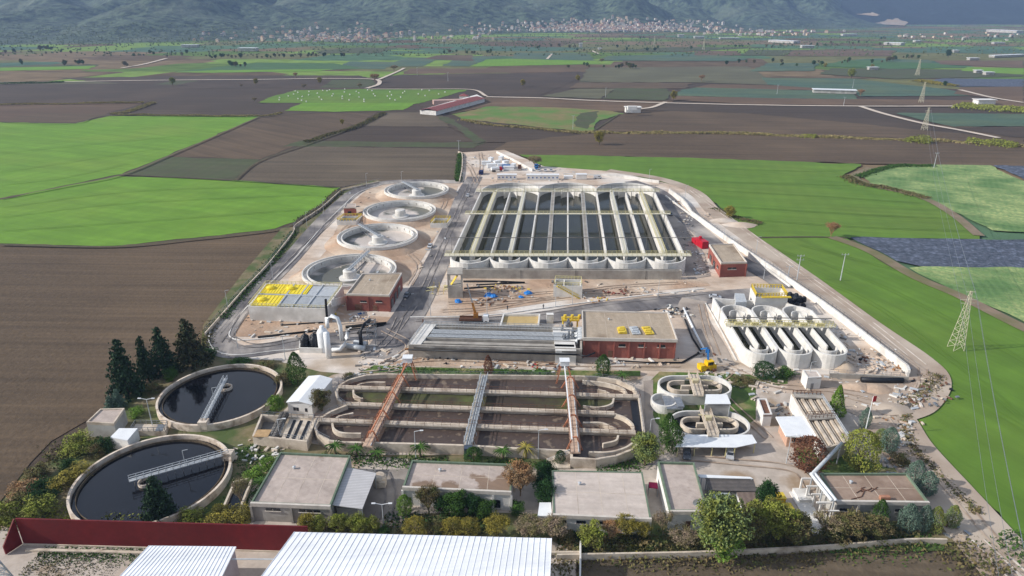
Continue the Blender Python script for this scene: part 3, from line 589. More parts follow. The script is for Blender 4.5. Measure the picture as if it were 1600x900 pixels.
# --- four round settling tanks
specs = [((600, 701, 283, 308), (629, 283), (651, 301), 'round settling tank farthest up the row, its bridge leaning back to the left'),
         ((567, 681, 312, 344), None, (627, 331), 'round settling tank without a bridge, next to the small brick hut'),
         ((526, 653, 348, 388), (561, 349), (590, 374), 'round settling tank with a green-stained floor below the yellow-railed pit'),
         ((471, 619.5, 394, 450), (576, 391), (546, 427), 'round settling tank nearest the red brick building, partly hidden by it')]
for (bb, b0, cc, lab) in specs:
    rz = 4.2; c, r = fit_circle(*bb, rz)
    T = Thing('settling_tank', (c.x, c.y, GZ), lab, 'settling tank', 'new round settling tanks beside the curved road')
    m = MB(); m.lathe((c.x, c.y, 0), [(r-0.45, 1.2), (r-0.45, rz), (r, rz), (r, 0.5)], 72); T.part('outer_wall', m, concrete_white)
    m = MB(); m.lathe((c.x, c.y, 0), [(r-0.45, rz-1.2), (r-1.9, rz-1.2), (r-1.9, rz-0.15), (r-2.3, rz-0.15), (r-2.3, rz-1.5), (r-2.0, 1.3)], 72)
    T.part('overflow_channel', m, concrete_white)
    m = MB(); m.lathe((c.x, c.y, 0), [(r-1.9, 1.3), (r*0.5, 1.15), (2.0, 0.95), (0.02, 0.95)], 72); T.part('basin_floor', m, basin_floor, smooth=True)
    ctr = G(cc[0], cc[1], 4.0)
    ctr = Vector((c.x, c.y, 0))*0.6+Vector((ctr.x, ctr.y, 0))*0.4
    m = MB(); m.lathe((ctr.x, ctr.y, 0), [(4.3, 1.0), (4.3, 1.5), (2.6, 1.6), (2.6, 4.3), (2.3, 4.6), (0.01, 4.6)], 28); T.part('center_column', m, concrete_white)
    m = MB()
    for k in range(22):
        a = k*2*PI/22; m.box((c.x+(r-2.4)*math.cos(a), c.y+(r-2.4)*math.sin(a), 3.1), (0.2, 0.12, 0.9), a)
    T.part('scum_bracket', m, concrete, kind='stuff')
    if b0:
        e = G(b0[0], b0[1], rz+0.6); a = Vector((e.x, e.y, rz+0.3)); b = Vector((ctr.x, ctr.y, 4.9)); dn = (b-a).normalized(); b = b+dn*1.5
        br = MB(); br.beam(a, b, 1.6, 0.25); bo = T.part('bridge', br, steel_pale)
        q = dn.cross(Vector((0, 0, 1)))*0.8; rl = MB()
        for sgn in (-1, 1): rl.rail([a+q*sgn, b+q*sgn], 1.1, 2.2, 0.05)
        T.part('railing', rl, steel, parent=bo)
        sc = MB()
        for k in range(6):
            p = a.lerp(b, 0.12+k*0.13)
            sc.beam(p, (p.x, p.y, 1.5), 0.12, 0.12); sc.beam(p+q*0.4, (p.x+q.x*2, p.y+q.y*2, 1.4), 0.08, 0.08)
        sc.beam(a.lerp(b, 0.08)-Vector((0, 0, 3.0)), b-Vector((0, 0, 3.2)), 0.15, 0.6); T.part('scraper', sc, steel, parent=bo)
    # dirt bank round the wall
    m = MB(); n = 72; prof = [(r-0.05, 2.9), (r+1.0, 2.8), (r+5.4, 0.9)]; vs = []
    for i in range(n):
        a = 2*PI*i/n; j = noise.noise(Vector((c.x+math.cos(a)*3, c.y+math.sin(a)*3, 2)))*1.6
        for q, (rr, zz) in enumerate(prof): vs.append((c.x+(rr+(j if q == 2 else 0))*math.cos(a), c.y+(rr+(j if q == 2 else 0))*math.sin(a), zz+(j*0.2 if q == 1 else 0)))
    m.add(vs, [(i*3+q, ((i+1) % n)*3+q, ((i+1) % n)*3+q+1, i*3+q+1) for i in range(n) for q in range(2)])
    struct('earth_bank', m, dirt_red)
# --- great aeration tank of twelve lanes
RZ = 6.6; FL = G(705, 400, RZ); BL = G(752, 299, RZ); FR = G(1070, 400, RZ); BR = G(1023, 300, RZ)
ux = (FR-FL)/12.0; vy = ((BL+BR)-(FL+FR))/2; LV = vy.length; vn = vy/LV; un = ux.normalized(); LW = ux.length
def P2(i, s): return FL+ux*i+vn*s+Vector(((i-6)*0.0, 0, 0))
A = Thing('aeration_tank', base_of([FL, FR, BL, BR]), 'huge white concrete aeration tank of twelve long lanes with curved ends', 'tank')
def arc(c, r, a0, a1, n=14): return [c+un*(r*math.cos(a0+(a1-a0)*k/n))+vn*(r*math.sin(a0+(a1-a0)*k/n)) for k in range(n+1)]
F0 = -0.6; B0 = LV+5
out = MB()
path = []
for k in range(6): path += arc(P2(2*k+1, F0), LW, PI, 2*PI, 14)[(0 if k == 0 else 1):]
bk = []
for k in (2, 1, 0):
    cc = P2(4*k+2, B0); bk += [cc+un*(2*LW*math.cos(a))+vn*(2.0*LW*math.sin(a)) for a in [PI*j/16 for j in range(17)]][(0 if k == 2 else 1):]
out.wall(path+bk, 0.6, 0.4, RZ, closed=True)
A.part('outer_wall', out, concrete_white)
for i in range(1, 12):
    m = MB(); wide = i % 2 == 1
    s0 = F0 if i % 2 == 0 else F0
    s1 = B0 if i % 4 == 0 else (B0 - 1 if wide else B0-5)
    m.wall([P2(i, s0), P2(i, s1)], 0.55 if not wide else 0.7, 0.6, RZ); p = A.part('lane_wall', m, concrete_white)
    if wide:
        dk = MB(); dk.wall([P2(i, 1.5), P2(i, LV-1)], 1.8, RZ+0.003, RZ+0.22); dd = A.part('walkway', dk, yellow_deck if i in (1, 3, 9, 11) else concrete, parent=p)
        rl = MB()
        for sg in (-1, 1):
            q = un*sg*.85; rl.rail([P2(i, 1.5)+q+Vector((0, 0, .2)), P2(i, LV-1)+q+Vector((0, 0, .2))], 1.0, 3.0, 0.05)
        A.part('railing', rl, yellow_rail if i in (1, 11) else steel_pale, parent=p)
for k in range(6):
    m = MB(); m.wall(arc(P2(2*k+1, F0-0.5), LW*0.52, PI, 2*PI, 14), 0.35, 0.6, RZ-0.2); A.part('guide_wall', m, concrete_white)
for k in range(3):
    for rad in (1.0, 0.45):
        m = MB(); m.wall([P2(4*k+2, B0-2)+un*(rad*LW*math.cos(a))+vn*(rad*LW*math.sin(a)) for a in [PI*j/12 for j in range(13)]], 0.4, 0.6, RZ-0.1); A.part('guide_wall', m, concrete_white)
m = MB(); tri_sheet(m, path+bk, 1.9); A.part('water', m, green_water)
for (s, wd, nm) in ((0.3, 3.0, 'front'), (LV*0.575, 1.7, 'mid'), (LV-0.5, 2.0, 'back')):
    m = MB(); m.wall([P2(-0.35, s), P2(12.3, s)], wd, RZ+0.26, RZ+0.5); w_ = A.part('cross_walkway', m, yellow_deck)
    rl = MB()
    for sg in (-1, 1): rl.rail([P2(-0.3, s)+vn*sg*wd/2+Vector((0, 0, .45)), P2(12.3, s)+vn*sg*wd/2+Vector((0, 0, .45))], 1.1, 2.0, 0.06)
    A.part('railing', rl, yellow_rail, parent=w_)
for (s, hh) in ((1.8, 7.2), (LV-1.5, 4.0)):   # the high dark air main on its posts
    m = MB(); m.tube([P2(-0.2, s)+Vector((0, 0, hh)), P2(12.2, s)+Vector((0, 0, hh))], 0.16, 6)
    for i in range(0, 13):
        q = P2(i, s); m.beam(q, q+Vector((0, 0, hh)), 0.12, 0.12)
    A.part('overhead_pipe', m, concrete_dark)
# low channel wall in front of it
q0 = G(722, 419, 4.6); q1 = G(1065, 424, 4.6); q0.y = 250.4; q1.y = 248.9
m = MB(); bk_ = Vector((0, 1.6, 0)); lp = [q0, q1, q1+bk_, q0+bk_]
m.wall([(p.x, p.y) for p in lp], 0.5, 0.3, 4.6, closed=True)
C1 = Thing('channel_basin', base_of(lp), 'long grey concrete channel along the front of the twelve-lane tank', 'basin')
C1.part('wall', m, concrete)
m = MB(); tri_sheet(m, lp, 3.2); C1.part('floor', m, concrete_dark)
for t in (0.27, 0.52, 0.84): p = q0.lerp(q1, t); m = MB(); m.box((p.x, p.y-0.3, 2.6), (0.18, 0.12, 4.1)); C1.part('downpipe', m, concrete_dark)
# --- generic flat roofed building: roof corners in the photo, back-left, back-right, front-right, front-left
def building(name, corners, h, label, cat, wallm, roofm, parm, par=0.5, pw=0.35, wins=(), side_wins=(), doors=(), pil=0, group=None, over=0.0, wside='left', z0=0.5):
    P = GS(corners, h); c = base_of(P); T = Thing(name, c, label, cat, group)
    m = MB(); cc = Vector((c[0], c[1], 0))
    if over: Wp = [p+(Vector((cc.x, cc.y, h))-p).normalized()*over for p in P]
    else: Wp = P
    m.prism(Wp, z0, h-0.3); wl = T.part('wall', m, wallm)
    m = MB(); m.prism(P, h-0.32, h, bottom=True); T.part('roof', m, roofm)
    ins = [p+(Vector((cc.x, cc.y, h))-p).normalized()*pw*0.7 for p in P]
    if par:
        m = MB(); m.wall([(p.x, p.y) for p in ins], pw, h-0.45, h+par, closed=True); T.part('parapet', m, parm)
    if par and parm is parapet_green:
        m = MB(); o_ = (P[3]-P[0]).normalized()*.06; m.beam(P[3]+o_+Vector((0, 0, .12)), P[2]+o_+Vector((0, 0, .12)), .5, .85); T.part('fascia', m, parapet_pale)
    if (P[1]-P[0]).length > 14:
        m = MB()
        for t in (.26, .51, .77): m.beam(P[0].lerp(P[1], t)+Vector((0, 0, .005)), P[3].lerp(P[2], t+.006)+Vector((0, 0, .005)), .09, .03)
        m.beam(P[0].lerp(P[3], .48)+Vector((0, 0, .009)), P[1].lerp(P[2], .49)+Vector((0, 0, .009)), .09, .03); T.part('roof_seam', m, concrete_old, kind='stuff')
        vp = P[0].lerp(P[2], .3); m = MB(); m.lathe((vp.x, vp.y, h), [(.28, 0), (.28, .5), (.4, .55), (.01, .75)], 10); T.part('roof_vent', m, steel_pale)
    bl, brr, fr, fl = [Vector((p.x, p.y, 0)) for p in Wp]
    def opening(a, b, u0, u1, za, zb, nm, mm, sill=True):
        dn = (b-a).normalized(); nn = Vector((dn.y, -dn.x, 0)); p0 = a.lerp(b, u0)+nn*0.04; p1 = a.lerp(b, u1)+nn*0.04
        m = MB(); mid = (p0+p1)/2; m.box((mid.x, mid.y, (za+zb)/2), ((p1-p0).length, 0.14, zb-za), math.atan2(dn.y, dn.x)); o = T.part(nm, m, mm)
        m = MB(); fw = 0.16; m.box((mid.x+nn.x*.05, mid.y+nn.y*.05, za-fw/2), ((p1-p0).length+0.4, 0.3, fw), math.atan2(dn.y, dn.x))
        if nm == 'window':
            n_ = max(1, int((p1-p0).length/1.1))
            for k in range(1, n_): q = p0.lerp(p1, k/n_)+nn*0.05; m.box((q.x, q.y, (za+zb)/2), (0.08, 0.1, zb-za), math.atan2(dn.y, dn.x))
        T.part('sill' if nm == 'window' else 'step', m, parapet_pale, parent=o)
    for (u0, u1, za, zb) in wins: opening(fl, fr, u0, u1, za+GZ, zb+GZ, 'window', dark_glass)
    for (u0, u1, za, zb) in side_wins:
        if wside == 'left': opening(bl, fl, u0, u1, za+GZ, zb+GZ, 'window', dark_glass)
        else: opening(fr, brr, u0, u1, za+GZ, zb+GZ, 'window', dark_glass)
    for (u0, u1, zb, mm) in doors: opening(fl, fr, u0, u1, 0.1+GZ, zb+GZ, 'door', mm)
    for k in range(pil):
        p = fl.lerp(fr, (k+0.5)/pil) if pil == 1 else fl.lerp(fr, k/(pil-1)); m = MB()
        dn = (fr-fl).normalized(); m.box((p.x+dn.y*0.12, p.y-dn.x*0.12, (h-0.4+0.6)/2), (0.45, 0.4, h-1.0), math.atan2(dn.y, dn.x)); T.part('pilaster', m, wallm)
    return T, P
T, P = building('brick_building', [(566, 429), (628, 428), (608, 463), (541, 461)], 6.8, 'red brick building with flat tan roof in front of the nearest round settling tank', 'building', brick_red, roof_tan, parapet_pale,
    wins=((0.32, 0.46, 3.4, 4.0), (0.68, 0.82, 3.5, 4.2)), doors=((0.18, 0.34, 2.6, rust), (0.6, 0.7, 2.3, rust)), side_wins=((0.1, 0.25, 0.4, 3.5), (0.35, 0.5, 0.4, 3.5), (0.6, 0.8, 0.4, 3.5)), wside='right', pil=3)
T, P = building('brick_building', [(909, 487), (1044, 490), (1059, 533), (910, 530)], 7.2, 'large red brick building with wide flat roof, right of the filter channel', 'building', brick_red, roof_tan, parapet_pale, over=0.7,
    wins=((0.385, 0.455, 3.9, 4.7), (0.6, 0.68, 3.9, 4.7), (0.81, 0.89, 3.9, 4.7)), doors=((0.27, 0.32, 2.4, rust),), pil=7)
m = MB(); 
for (a, b, cc) in (((976, 510), (1006, 524), 0), ): pass
q = G(992, 517, 7.35)
for k, (dx, mm) in enumerate(((-4.0, yellow_paint), (0, steel_pale), (4.0, yellow_paint))):
    mb = MB(); mb.box((q.x+dx, q.y, 7.5), (2.6, 5.2 if k else 4.0, 0.35), 0.05*k)
    for j in range(3): mb.box((q.x+dx+random.uniform(-.5, .5), q.y-1.5+j*1.5, 7.8), (1.8, 1.0, 0.3), 0.1*j)
    solo('panel_stack', mb, mm, (q.x+dx, q.y, 7.3), ['yellow panels laid flat at the left on the tan roof of the large brick building', 'pale metal sheets lying between two yellow stacks on the large brick roof', 'yellow panels laid flat at the right on the tan roof of the large brick building'][k], 'panels')
T, P = building('brick_building', [(1108, 383), (1146, 382), (1167, 411), (1127, 412)], 6.6, 'small red brick building with flat roof beside the bright red container', 'building', brick_red, roof_tan, parapet_pale,
    wins=((0.28, 0.6, 3.2, 4.0),), side_wins=((0.15, 0.3, 0.3, 3), (0.45, 0.6, 0.3, 3), (0.75, 0.85, 2.2, 3.2)), pil=2)
T, P = building('brick_hut', [(540, 319), (556, 319), (556, 325), (537, 325)], 6.2, 'tall narrow brick hut between the curved road and the round tanks', 'hut', brick_red, roof_screed, parapet_pale,
    par=0.3, wins=((0.3, 0.6, 2.2, 3.6),))
# concrete pit with yellow rails beside the hut, and its twin across the tanks
for (x0, y0, x1, y1, lab) in ((527, 337, 556, 345, 'concrete pit with yellow railings beside the small brick hut'), (673, 340, 698, 349, 'concrete pit with yellow railings between the round tanks and the central road')):
    a = G(x0, y1, 3.2); b = G(x1, y1, 3.2); dd = Vector((1.2, 8.5, 0)); lp = [a, b, b+dd, a+dd]
    T = Thing('valve_pit', base_of(lp), lab, 'pit', 'railed valve pits'); m = MB(); m.wall([(p.x, p.y) for p in lp], 0.5, 0.5, 3.2, closed=True); T.part('wall', m, concrete_white)
    m = MB(); tri_sheet(m, lp, 2.2); T.part('floor', m, concrete_dark)
    m = MB(); m.rail([Vector((p.x, p.y, 3.2)) for p in lp], 1.2, 1.5, 0.09, closed=True)
    T.part('railing', m, yellow_paint)
# --- yellow and grey covered tank
ZT = 6.2; cs = [(416, 443), (535, 446), (508, 482), (389, 478)]; P = GS(cs, ZT); T = Thing('covered_tank', base_of(P), 'concrete tank covered with yellow panels and grey slats, left of the small brick building', 'tank')
m = MB(); m.wall([(p.x, p.y) for p in P], 0.5, 0.4, ZT, closed=True); T.part('wall', m, concrete_white)
m = MB(); m.prism([P[0].lerp(P[2], 0.02), P[1].lerp(P[3], 0.02), P[2].lerp(P[0], 0.02), P[3].lerp(P[1], 0.02)], ZT-1.3, ZT-1.0); T.part('deck', m, concrete_dark)
def Q(u, v, z=ZT): p = (P[3].lerp(P[2], u)).lerp(P[0].lerp(P[1], u), v); return Vector((p.x, p.y, z))
for (u0, u1, v0, v1) in ((0.02, 0.36, 0.03, 0.47), (0.02, 0.28, 0.55, 0.98), (0.285, 0.62, 0.56, 0.98)):
    m = MB(); m.prism([Q(u0, v0), Q(u1, v0), Q(u1, v1), Q(u0, v1)], ZT-0.2, ZT+0.1)
    for k in range(7): uu = u0+(u1-u0)*(k+0.5)/7; m.beam(Q(uu, v0+.01, ZT+.15), Q(uu, v1-.01, ZT+.15), 0.12, 0.12)
    p = Q(u0+0.09, (v0+v1)/2); m.lathe((p.x, p.y, ZT), [(1.5, 0.1), (1.5, 0.7), (1.0, 1.0), (0.01, 1.1)], 16)
    T.part('yellow_cover', m, mat('cover_yellow', sr(238, 216, 60), sr(226, 200, 52), 0.8, rough=0.5))
m = MB()
for k in range(70):
    uu = 0.38+0.6*k/70; m.beam(Q(uu, 0.05, ZT-.15), Q(uu, 0.5, ZT-.15), 0.28, 0.12)
    uu = 0.3+0.68*k/70
    m.beam(Q(uu, 0.52, ZT-.15), Q(uu, 0.95 if uu > 0.63 else 0.6, ZT-.15), 0.28, 0.12)
T.part('slat_cover', m, steel_pale)
m = MB()
for u in (0.375, 0.56, 0.75): m.beam(Q(u, 0.0, ZT+.05), Q(u, 1, ZT+.05), 0.45, 0.3)
m.beam(Q(0, 0.5, ZT+.08), Q(1, 0.5, ZT+.08), 0.6, 0.3)
T.part('cross_beam', m, steel_pale)
m = MB(); m.rail([Q(0.0, 1), Q(0, 0), Q(1, 0), Q(1, 1)], 1.1, 1.6, 0.06, closed=True); T.part('railing', m, yellow_rail)
m = MB(); m.beam(Q(1.03, 0.2, ZT), Q(1.1, 1.1, GZ), 0.25, 2.6); T.part('ramp', m, concrete_white)
# --- white scrubber ducts and black tanks
b = G(515, 560, GZ); T = Thing('duct_scrubber', (b.x, b.y, GZ), 'white upright odour scrubber with thick bent white ducts near the bend of the road', 'scrubber')
m = MB(); q = G(514, 559, GZ)
m.tube([(q.x, q.y, GZ), (q.x-0.1, q.y+0.4, 9.2)], 0.9, 18); T.part('stack', m, white_metal, smooth=True)
m = MB(); q = G(507, 548, GZ); m.lathe((q.x, q.y, GZ), [(1.7, 0), (1.7, 6.5), (1.2, 7.4), (0.7, 7.6), (0.7, 8.5), (0.01, 8.5)], 20); T.part('scrubber_body', m, white_metal, smooth=True)
m = MB(); q = G(514, 530, GZ); m.tube([(q.x, q.y, 5.0), (q.x, q.y, 8.4), (q.x+1.6, q.y, 9.2), (q.x+3.6, q.y-.5, 8.6), (q.x+4.3, q.y-.8, 6), (q.x+4.4, q.y-1, GZ)], 0.62, 12); T.part('duct', m, white_metal, smooth=True)
m = MB(); q = G(542, 551, GZ); m.tube([(q.x-4.5, q.y, 2.0), (q.x-2, q.y, 2.0), (q.x-0.6, q.y+.6, 3.4), (q.x, q.y+1.2, 5.5), (q.x+.4, q.y+2, 7)], 0.62, 12); T.part('duct', m, white_metal, smooth=True)
m = MB(); q = G(512, 508, GZ); m.tube([(q.x, q.y, 3), (q.x, q.y+1, 10)], 0.4, 10); T.part('vent_pipe', m, rubber)
m = MB(); q = G(556, 548, GZ); m.tube([(q.x-3, q.y+1, 2.2), (q.x+3, q.y-1, 2.2)], .85, 14); m.tube([(q.x-1, q.y+3, 2.2), (q.x+3, q.y+2, 2.2)], 0.9, 12); T.part('fan_drum', m, steel_pale, smooth=True)
m = MB(); q = G(565, 545, GZ); m.tube([(q.x, q.y, 1), (q.x, q.y, 7), (q.x+1, q.y+2, 8.2), (q.x+2, q.y+6, 8)], 0.6, 10); T.part('black_duct', m, black_plastic, smooth=True)
m = MB(); q = G(575, 540, GZ)
for i in range(2):
    for j in range(2): m.beam((q.x+i*2.4, q.y+j*3, GZ), (q.x+i*2.4, q.y+j*3, 8.5), 0.18, 0.18)
for z in (3, 5.5, 8): m.rail([(q.x, q.y, z), (q.x+2.4, q.y, z), (q.x+2.4, q.y+3, z), (q.x, q.y+3, z)], 0.5, 3, 0.06, closed=True)
T.part('pipe_frame', m, steel)
lp = GS([(470, 540), (502, 541), (503, 552), (469, 551)], GZ)
T = Thing('tank_bund', base_of(lp), 'low white concrete bund with black tanks in it, beside the white scrubber', 'bund'); m = MB(); m.wall([(p.x, p.y) for p in lp], 0.35, 0.6, 2.7, closed=True); T.part('wall', m, concrete_white)
for k, (x, y) in enumerate(((477, 545), (492, 545), (478, 541), (492, 540))):
    q = G(x, y, GZ); m = MB(); m.lathe((q.x, q.y, GZ), [(1.25, 0.1), (1.25, 3.4), (0.9, 3.9), (0.35, 4.1), (0.35, 4.4), (0.01, 4.4)], 16)
    for z in (0.8, 1.6, 2.4): m.lathe((q.x, q.y, GZ+z), [(1.25, -.1), (1.34, 0), (1.25, .1)], 16)
    solo('storage_tank', m, black_plastic, (q.x, q.y, GZ), 'black ribbed plastic tank in the white bund, %s' % ['front left of four', 'front right of four', 'rear left of four', 'rear right of four'][k], 'tank', 'black tanks in the bund', smooth=True)
# long black pipes on the ground
def lying_pipe(px, r, m_, label, z=GZ):
    mb = MB(); P = [Vector((p.x, p.y, z+r)) for p in GS(px, z)]; mb.tube(P, r, 8)
    solo('pipe', mb, m_, tuple(P[0]-Vector((0, 0, r))), label, 'pipe', smooth=True)
lying_pipe([(403, 528), (450, 523), (495, 518)], 0.35, rubber, 'long black pipe lying on the reddish soil below the yellow covered tank')
lying_pipe([(440, 509), (480, 506), (505, 505)], 0.25, rubber, 'short black pipe lying close under the wall of the yellow covered tank')
lying_pipe([(540, 513), (575, 509), (604, 507)], 0.5, rubber, 'black pipe lying in front of the small brick building')
lying_pipe([(545, 516), (580, 513), (600, 509)], 0.3, rubber, 'thin black pipe lying nearer the road than the thick one before the brick building')
lying_pipe([(558, 522), (580, 520), (583, 524)], 0.4, rubber, 'short black pipe standing out beside the white ducts')
lying_pipe([(724, 441), (770, 441), (820, 443)], 0.4, rubber, 'long black pipe lying just below the front wall of the twelve-lane tank')
lying_pipe([(744, 446), (790, 444), (816, 443)], 0.3, rubber, 'black pipe crossing the brown soil right of the grey concrete tower')
lying_pipe([(725, 452), (750, 450), (773, 449)], 0.35, rubber, 'black pipe next to the foot of the grey concrete tower')
lying_pipe([(1345, 597), (1380, 598), (1410, 598)], 0.8, black_plastic, 'thick black pipe lying along the outside of the low front wall at the right')
lying_pipe([(1350, 594), (1385, 595), (1408, 594)], 0.5, black_plastic, 'thinner black pipe lying behind the thick one at the front wall')
# --- concrete tower
P = GS([(701, 418), (722, 418), (722, 428), (699, 428)], 10.5); c = base_of(P); T = Thing('concrete_tower', c, 'square grey concrete stair tower with an open upper storey', 'tower')
m = MB(); m.prism(P, 0.4, 5.6); T.part('lower_wall', m, concrete)
m = MB(); m.prism([p+(Vector((c[0], c[1], p.z))-p)*-0.06 for p in P], 10.0, 10.5, bottom=True); T.part('roof_slab', m, concrete)
for p in P: m = MB(); q = p+(Vector((c[0], c[1], p.z))-p)*0.08; m.box((q.x, q.y, 7.8), (0.6, 0.6, 4.4)); T.part('column', m, concrete)
m = MB(); m.beam((c[0]-1.5, c[1]-1.5, 5.6), (c[0]+1, c[1]+0.5, 9), 1.0, 0.2); T.part('stair', m, yellow_paint)
# yellow scaffold boards beside it
q = G(690, 455, GZ); T = Thing('scaffold', (q.x, q.y, GZ), 'yellow scaffolding and loose boards left of the grey concrete tower', 'scaffold')
m = MB()
for i in range(4):
    for j in range(3): m.beam((q.x-3+i*2, q.y-3+j*3, GZ), (q.x-3+i*2+random.uniform(-.2, .2), q.y-3+j*3, GZ+2.6), 0.12, 0.12)
T.part('post', m, yellow_paint)
m = MB()
for k in range(12): a = Vector((q.x+random.uniform(-4, 4), q.y+random.uniform(-4, 4), GZ+random.uniform(.1, 2.6))); m.beam(a, a+Vector((random.uniform(-3, 3), random.uniform(-2, 2), random.uniform(-.2, .2))), 0.35, 0.08)
T.part('board', m, yellow_rail, kind='stuff')
# concrete box with yellow stair
P = GS([(868, 436), (908, 437), (909, 447), (866, 446)], 5.5); T = Thing('inlet_box', base_of(P), 'concrete box with yellow railings and a yellow stair, in the middle of the brown yard', 'structure')
m = MB(); m.wall([(p.x, p.y) for p in P], 0.5, 0.4, 5.5, closed=True); m.wall([(P[0].lerp(P[1], .35).x, P[0].y), (P[3].lerp(P[2], .35).x, P[3].y)], .4, .5, 5.3); T.part('wall', m, concrete_white)
m = MB(); tri_sheet(m, P, 3.2); T.part('floor', m, concrete_dark)
m = MB(); m.rail([p+Vector((0, 0, 0.1)) for p in P], 1.2, 1.2, 0.08, closed=True); T.part('railing', m, yellow_rail)
m = MB(); a = P[3]; e = P[2]+Vector((-1, -0.9, -4.4)); st_ = a+Vector((1, -0.9, 0))
for k in range(14): p = st_.lerp(e, k/13); m.box((p.x, p.y, p.z), (0.5, 1.1, 0.12))
m.beam(st_+Vector((0, -.6, 1)), e+Vector((0, -.6, 1)), .12, .12); m.beam(st_+Vector((0, .5, 1)), e+Vector((0, .5, 1)), .12, .12); T.part('stair', m, yellow_paint)
# --- long filter channel
ZF = 5.4; P = GS([(664, 506), (908, 512), (908, 545), (640, 538)], ZF); T = Thing('filter_channel', base_of(P), 'long low grey concrete filter basin with metal gratings, left of the large brick building', 'basin')
def Q(u, v, z=ZF, P=P): p = (P[3].lerp(P[2], u)).lerp(P[0].lerp(P[1], u), v); return Vector((p.x, p.y, z))
m = MB(); m.wall([(p.x, p.y) for p in P], 0.6, 0.4, ZF, closed=True); wl = T.part('wall', m, concrete)
m = MB(); m.prism([Q(0.06, 0.05), Q(0.98, 0.05), Q(0.98, 0.95), Q(0.06, 0.95)], 0.6, ZF-1.6); T.part('floor', m, concrete_dark)
m = MB(); m.prism([Q(0.0, 0.0), Q(0.065, 0.0), Q(0.075, 1.0), Q(0.0, 1.0)], ZF-1.2, ZF+0.05); T.part('end_slab', m, concrete_white)
m = MB(); m.beam(Q(0.03, -0.035, ZF-0.5), Q(0.97, -0.04, ZF-0.5), 1.5, 0.5); T.part('overhang', m, concrete_dark)
for v in (0.14, 0.34, 0.9):
    m = MB(); m.wall([Q(0.07, v), Q(0.96, v)], 0.4 if v != 0.14 else 1.5, ZF-1.6, ZF-0.1); T.part('divider', m, concrete)
for (v, vv) in ((0.62, 0.1), (0.45, 0.07)):
    m = MB()
    for k in range(110): u = 0.08+0.84*k/110; m.beam(Q(u, v-vv, ZF-0.2), Q(u+0.002, v+vv, ZF-0.05), 0.22, 0.2)
    m.beam(Q(0.07, v-vv, ZF), Q(0.93, v-vv, ZF), 0.2, 0.2); m.beam(Q(0.07, v+vv, ZF), Q(0.93, v+vv, ZF), 0.2, 0.2)
    T.part('grating', m, steel_pale)
m = MB(); m.rail([Q(0.07, 0.82), Q(0.93, 0.82)], 1.2, 1.0, 0.05); m.rail([Q(0.0, 1.0), Q(0.0, 0.0)], 1.1, 1.2, 0.06); m.rail([Q(0.0, 0.98), Q(0.9, 0.98)], 1.1, 1.8, 0.06); T.part('railing', m, steel_pale)
m = MB(); m.tube([Q(0.0, -0.09, ZF-1.1), Q(0.98, -0.12, ZF-1.1)], 0.28, 8); m.tube([Q(0.98, -0.12, ZF-1.1), Q(1.03, -0.2, ZF-0.9), Q(1.08, -0.1, ZF-0.4)], 0.25, 8); T.part('front_pipe', m, black_plastic, smooth=True)
# pumps and silver elbows between channel and brick building
q = G(893, 528, 3.0); T = Thing('pump_station', (q.x, q.y, GZ), 'grey pumps and silver pipe elbows against the left wall of the large brick building', 'pumps')
for k in range(5):
    m = MB(); a = G(899, 516+k*3.6, 5.6); m.tube([(a.x+0.2, a.y, 3.5), (a.x+0.2, a.y, 5.4), (a.x+.9, a.y, 6.1), (a.x+2.6, a.y, 6.2), (a.x+3.4, a.y, 5.7)], 0.62, 12); T.part('pipe_elbow', m, steel_pale, smooth=True)
m = MB(); rnd = random.Random(5)
for k in range(14):
    a = G(878+rnd.uniform(0, 17), 508+rnd.uniform(0, 30), 4.0); m.tube([(a.x, a.y, 3.4), (a.x, a.y, 6.2+rnd.random())], 0.3, 8); m.box((a.x, a.y, 5.6), (0.9, 0.8, 0.5)); m.tube([(a.x-.7, a.y, 4.4), (a.x+.7, a.y, 4.4)], .22, 6)
T.part('pump', m, steel, kind='stuff')
m = MB(); a = G(876, 545, ZF); m.box((a.x+1.5, a.y+7, 3.0), (6.2, 16, 4.6)); T.part('plinth', m, concrete_white)
m = MB(); a = G(880, 497, 5.0); b_ = G(903, 500, 5.0)
m.box(((a.x+b_.x)/2, a.y, 4.7), (b_.x-a.x+1, 3.2, 0.3)); m.rail([(a.x-.4, a.y-1.5, 4.8), (b_.x+.4, a.y-1.5, 4.8)], 1.1, 1.2, .09)
for x in (a.x, (a.x+b_.x)/2, b_.x): m.box((x, a.y, 2.8), (0.3, 2.6, 3.8)); m.tube([(x+.6, a.y, 4.8), (x+.6, a.y, 6.2)], .5, 8)
T.part('yellow_platform', m, yellow_paint)
# sand filled box behind the channel
P = GS([(787, 491), (843, 491), (841, 508), (782, 508)], 3.4); T = Thing('sand_basin', base_of(P), 'shallow white-walled basin filled with ochre sand behind the filter channel', 'basin')
m = MB(); m.wall([(p.x, p.y) for p in P], 0.5, 0.4, 3.5, closed=True); T.part('wall', m, concrete_white)
m = MB(); tri_sheet(m, P, 2.7); T.part('sand_fill', m, mat('sand', sr(190, 166, 116), sr(172, 148, 102), 0.4, bump=0.1))
q = G(859, 505, GZ); m = MB(); m.box((q.x, q.y, 2.6), (2.2, 1.4, 3.4)); m.box((q.x, q.y, 4.35), (2.4, 1.6, 0.14)); m.box((q.x, q.y-0.72, 2.4), (0.9, .06, 2.4))
solo('control_cabinet', m, plaster_white, (q.x, q.y, GZ), 'pale square cabinet on the road behind the filter channel, right of the sand basin', 'cabinet')
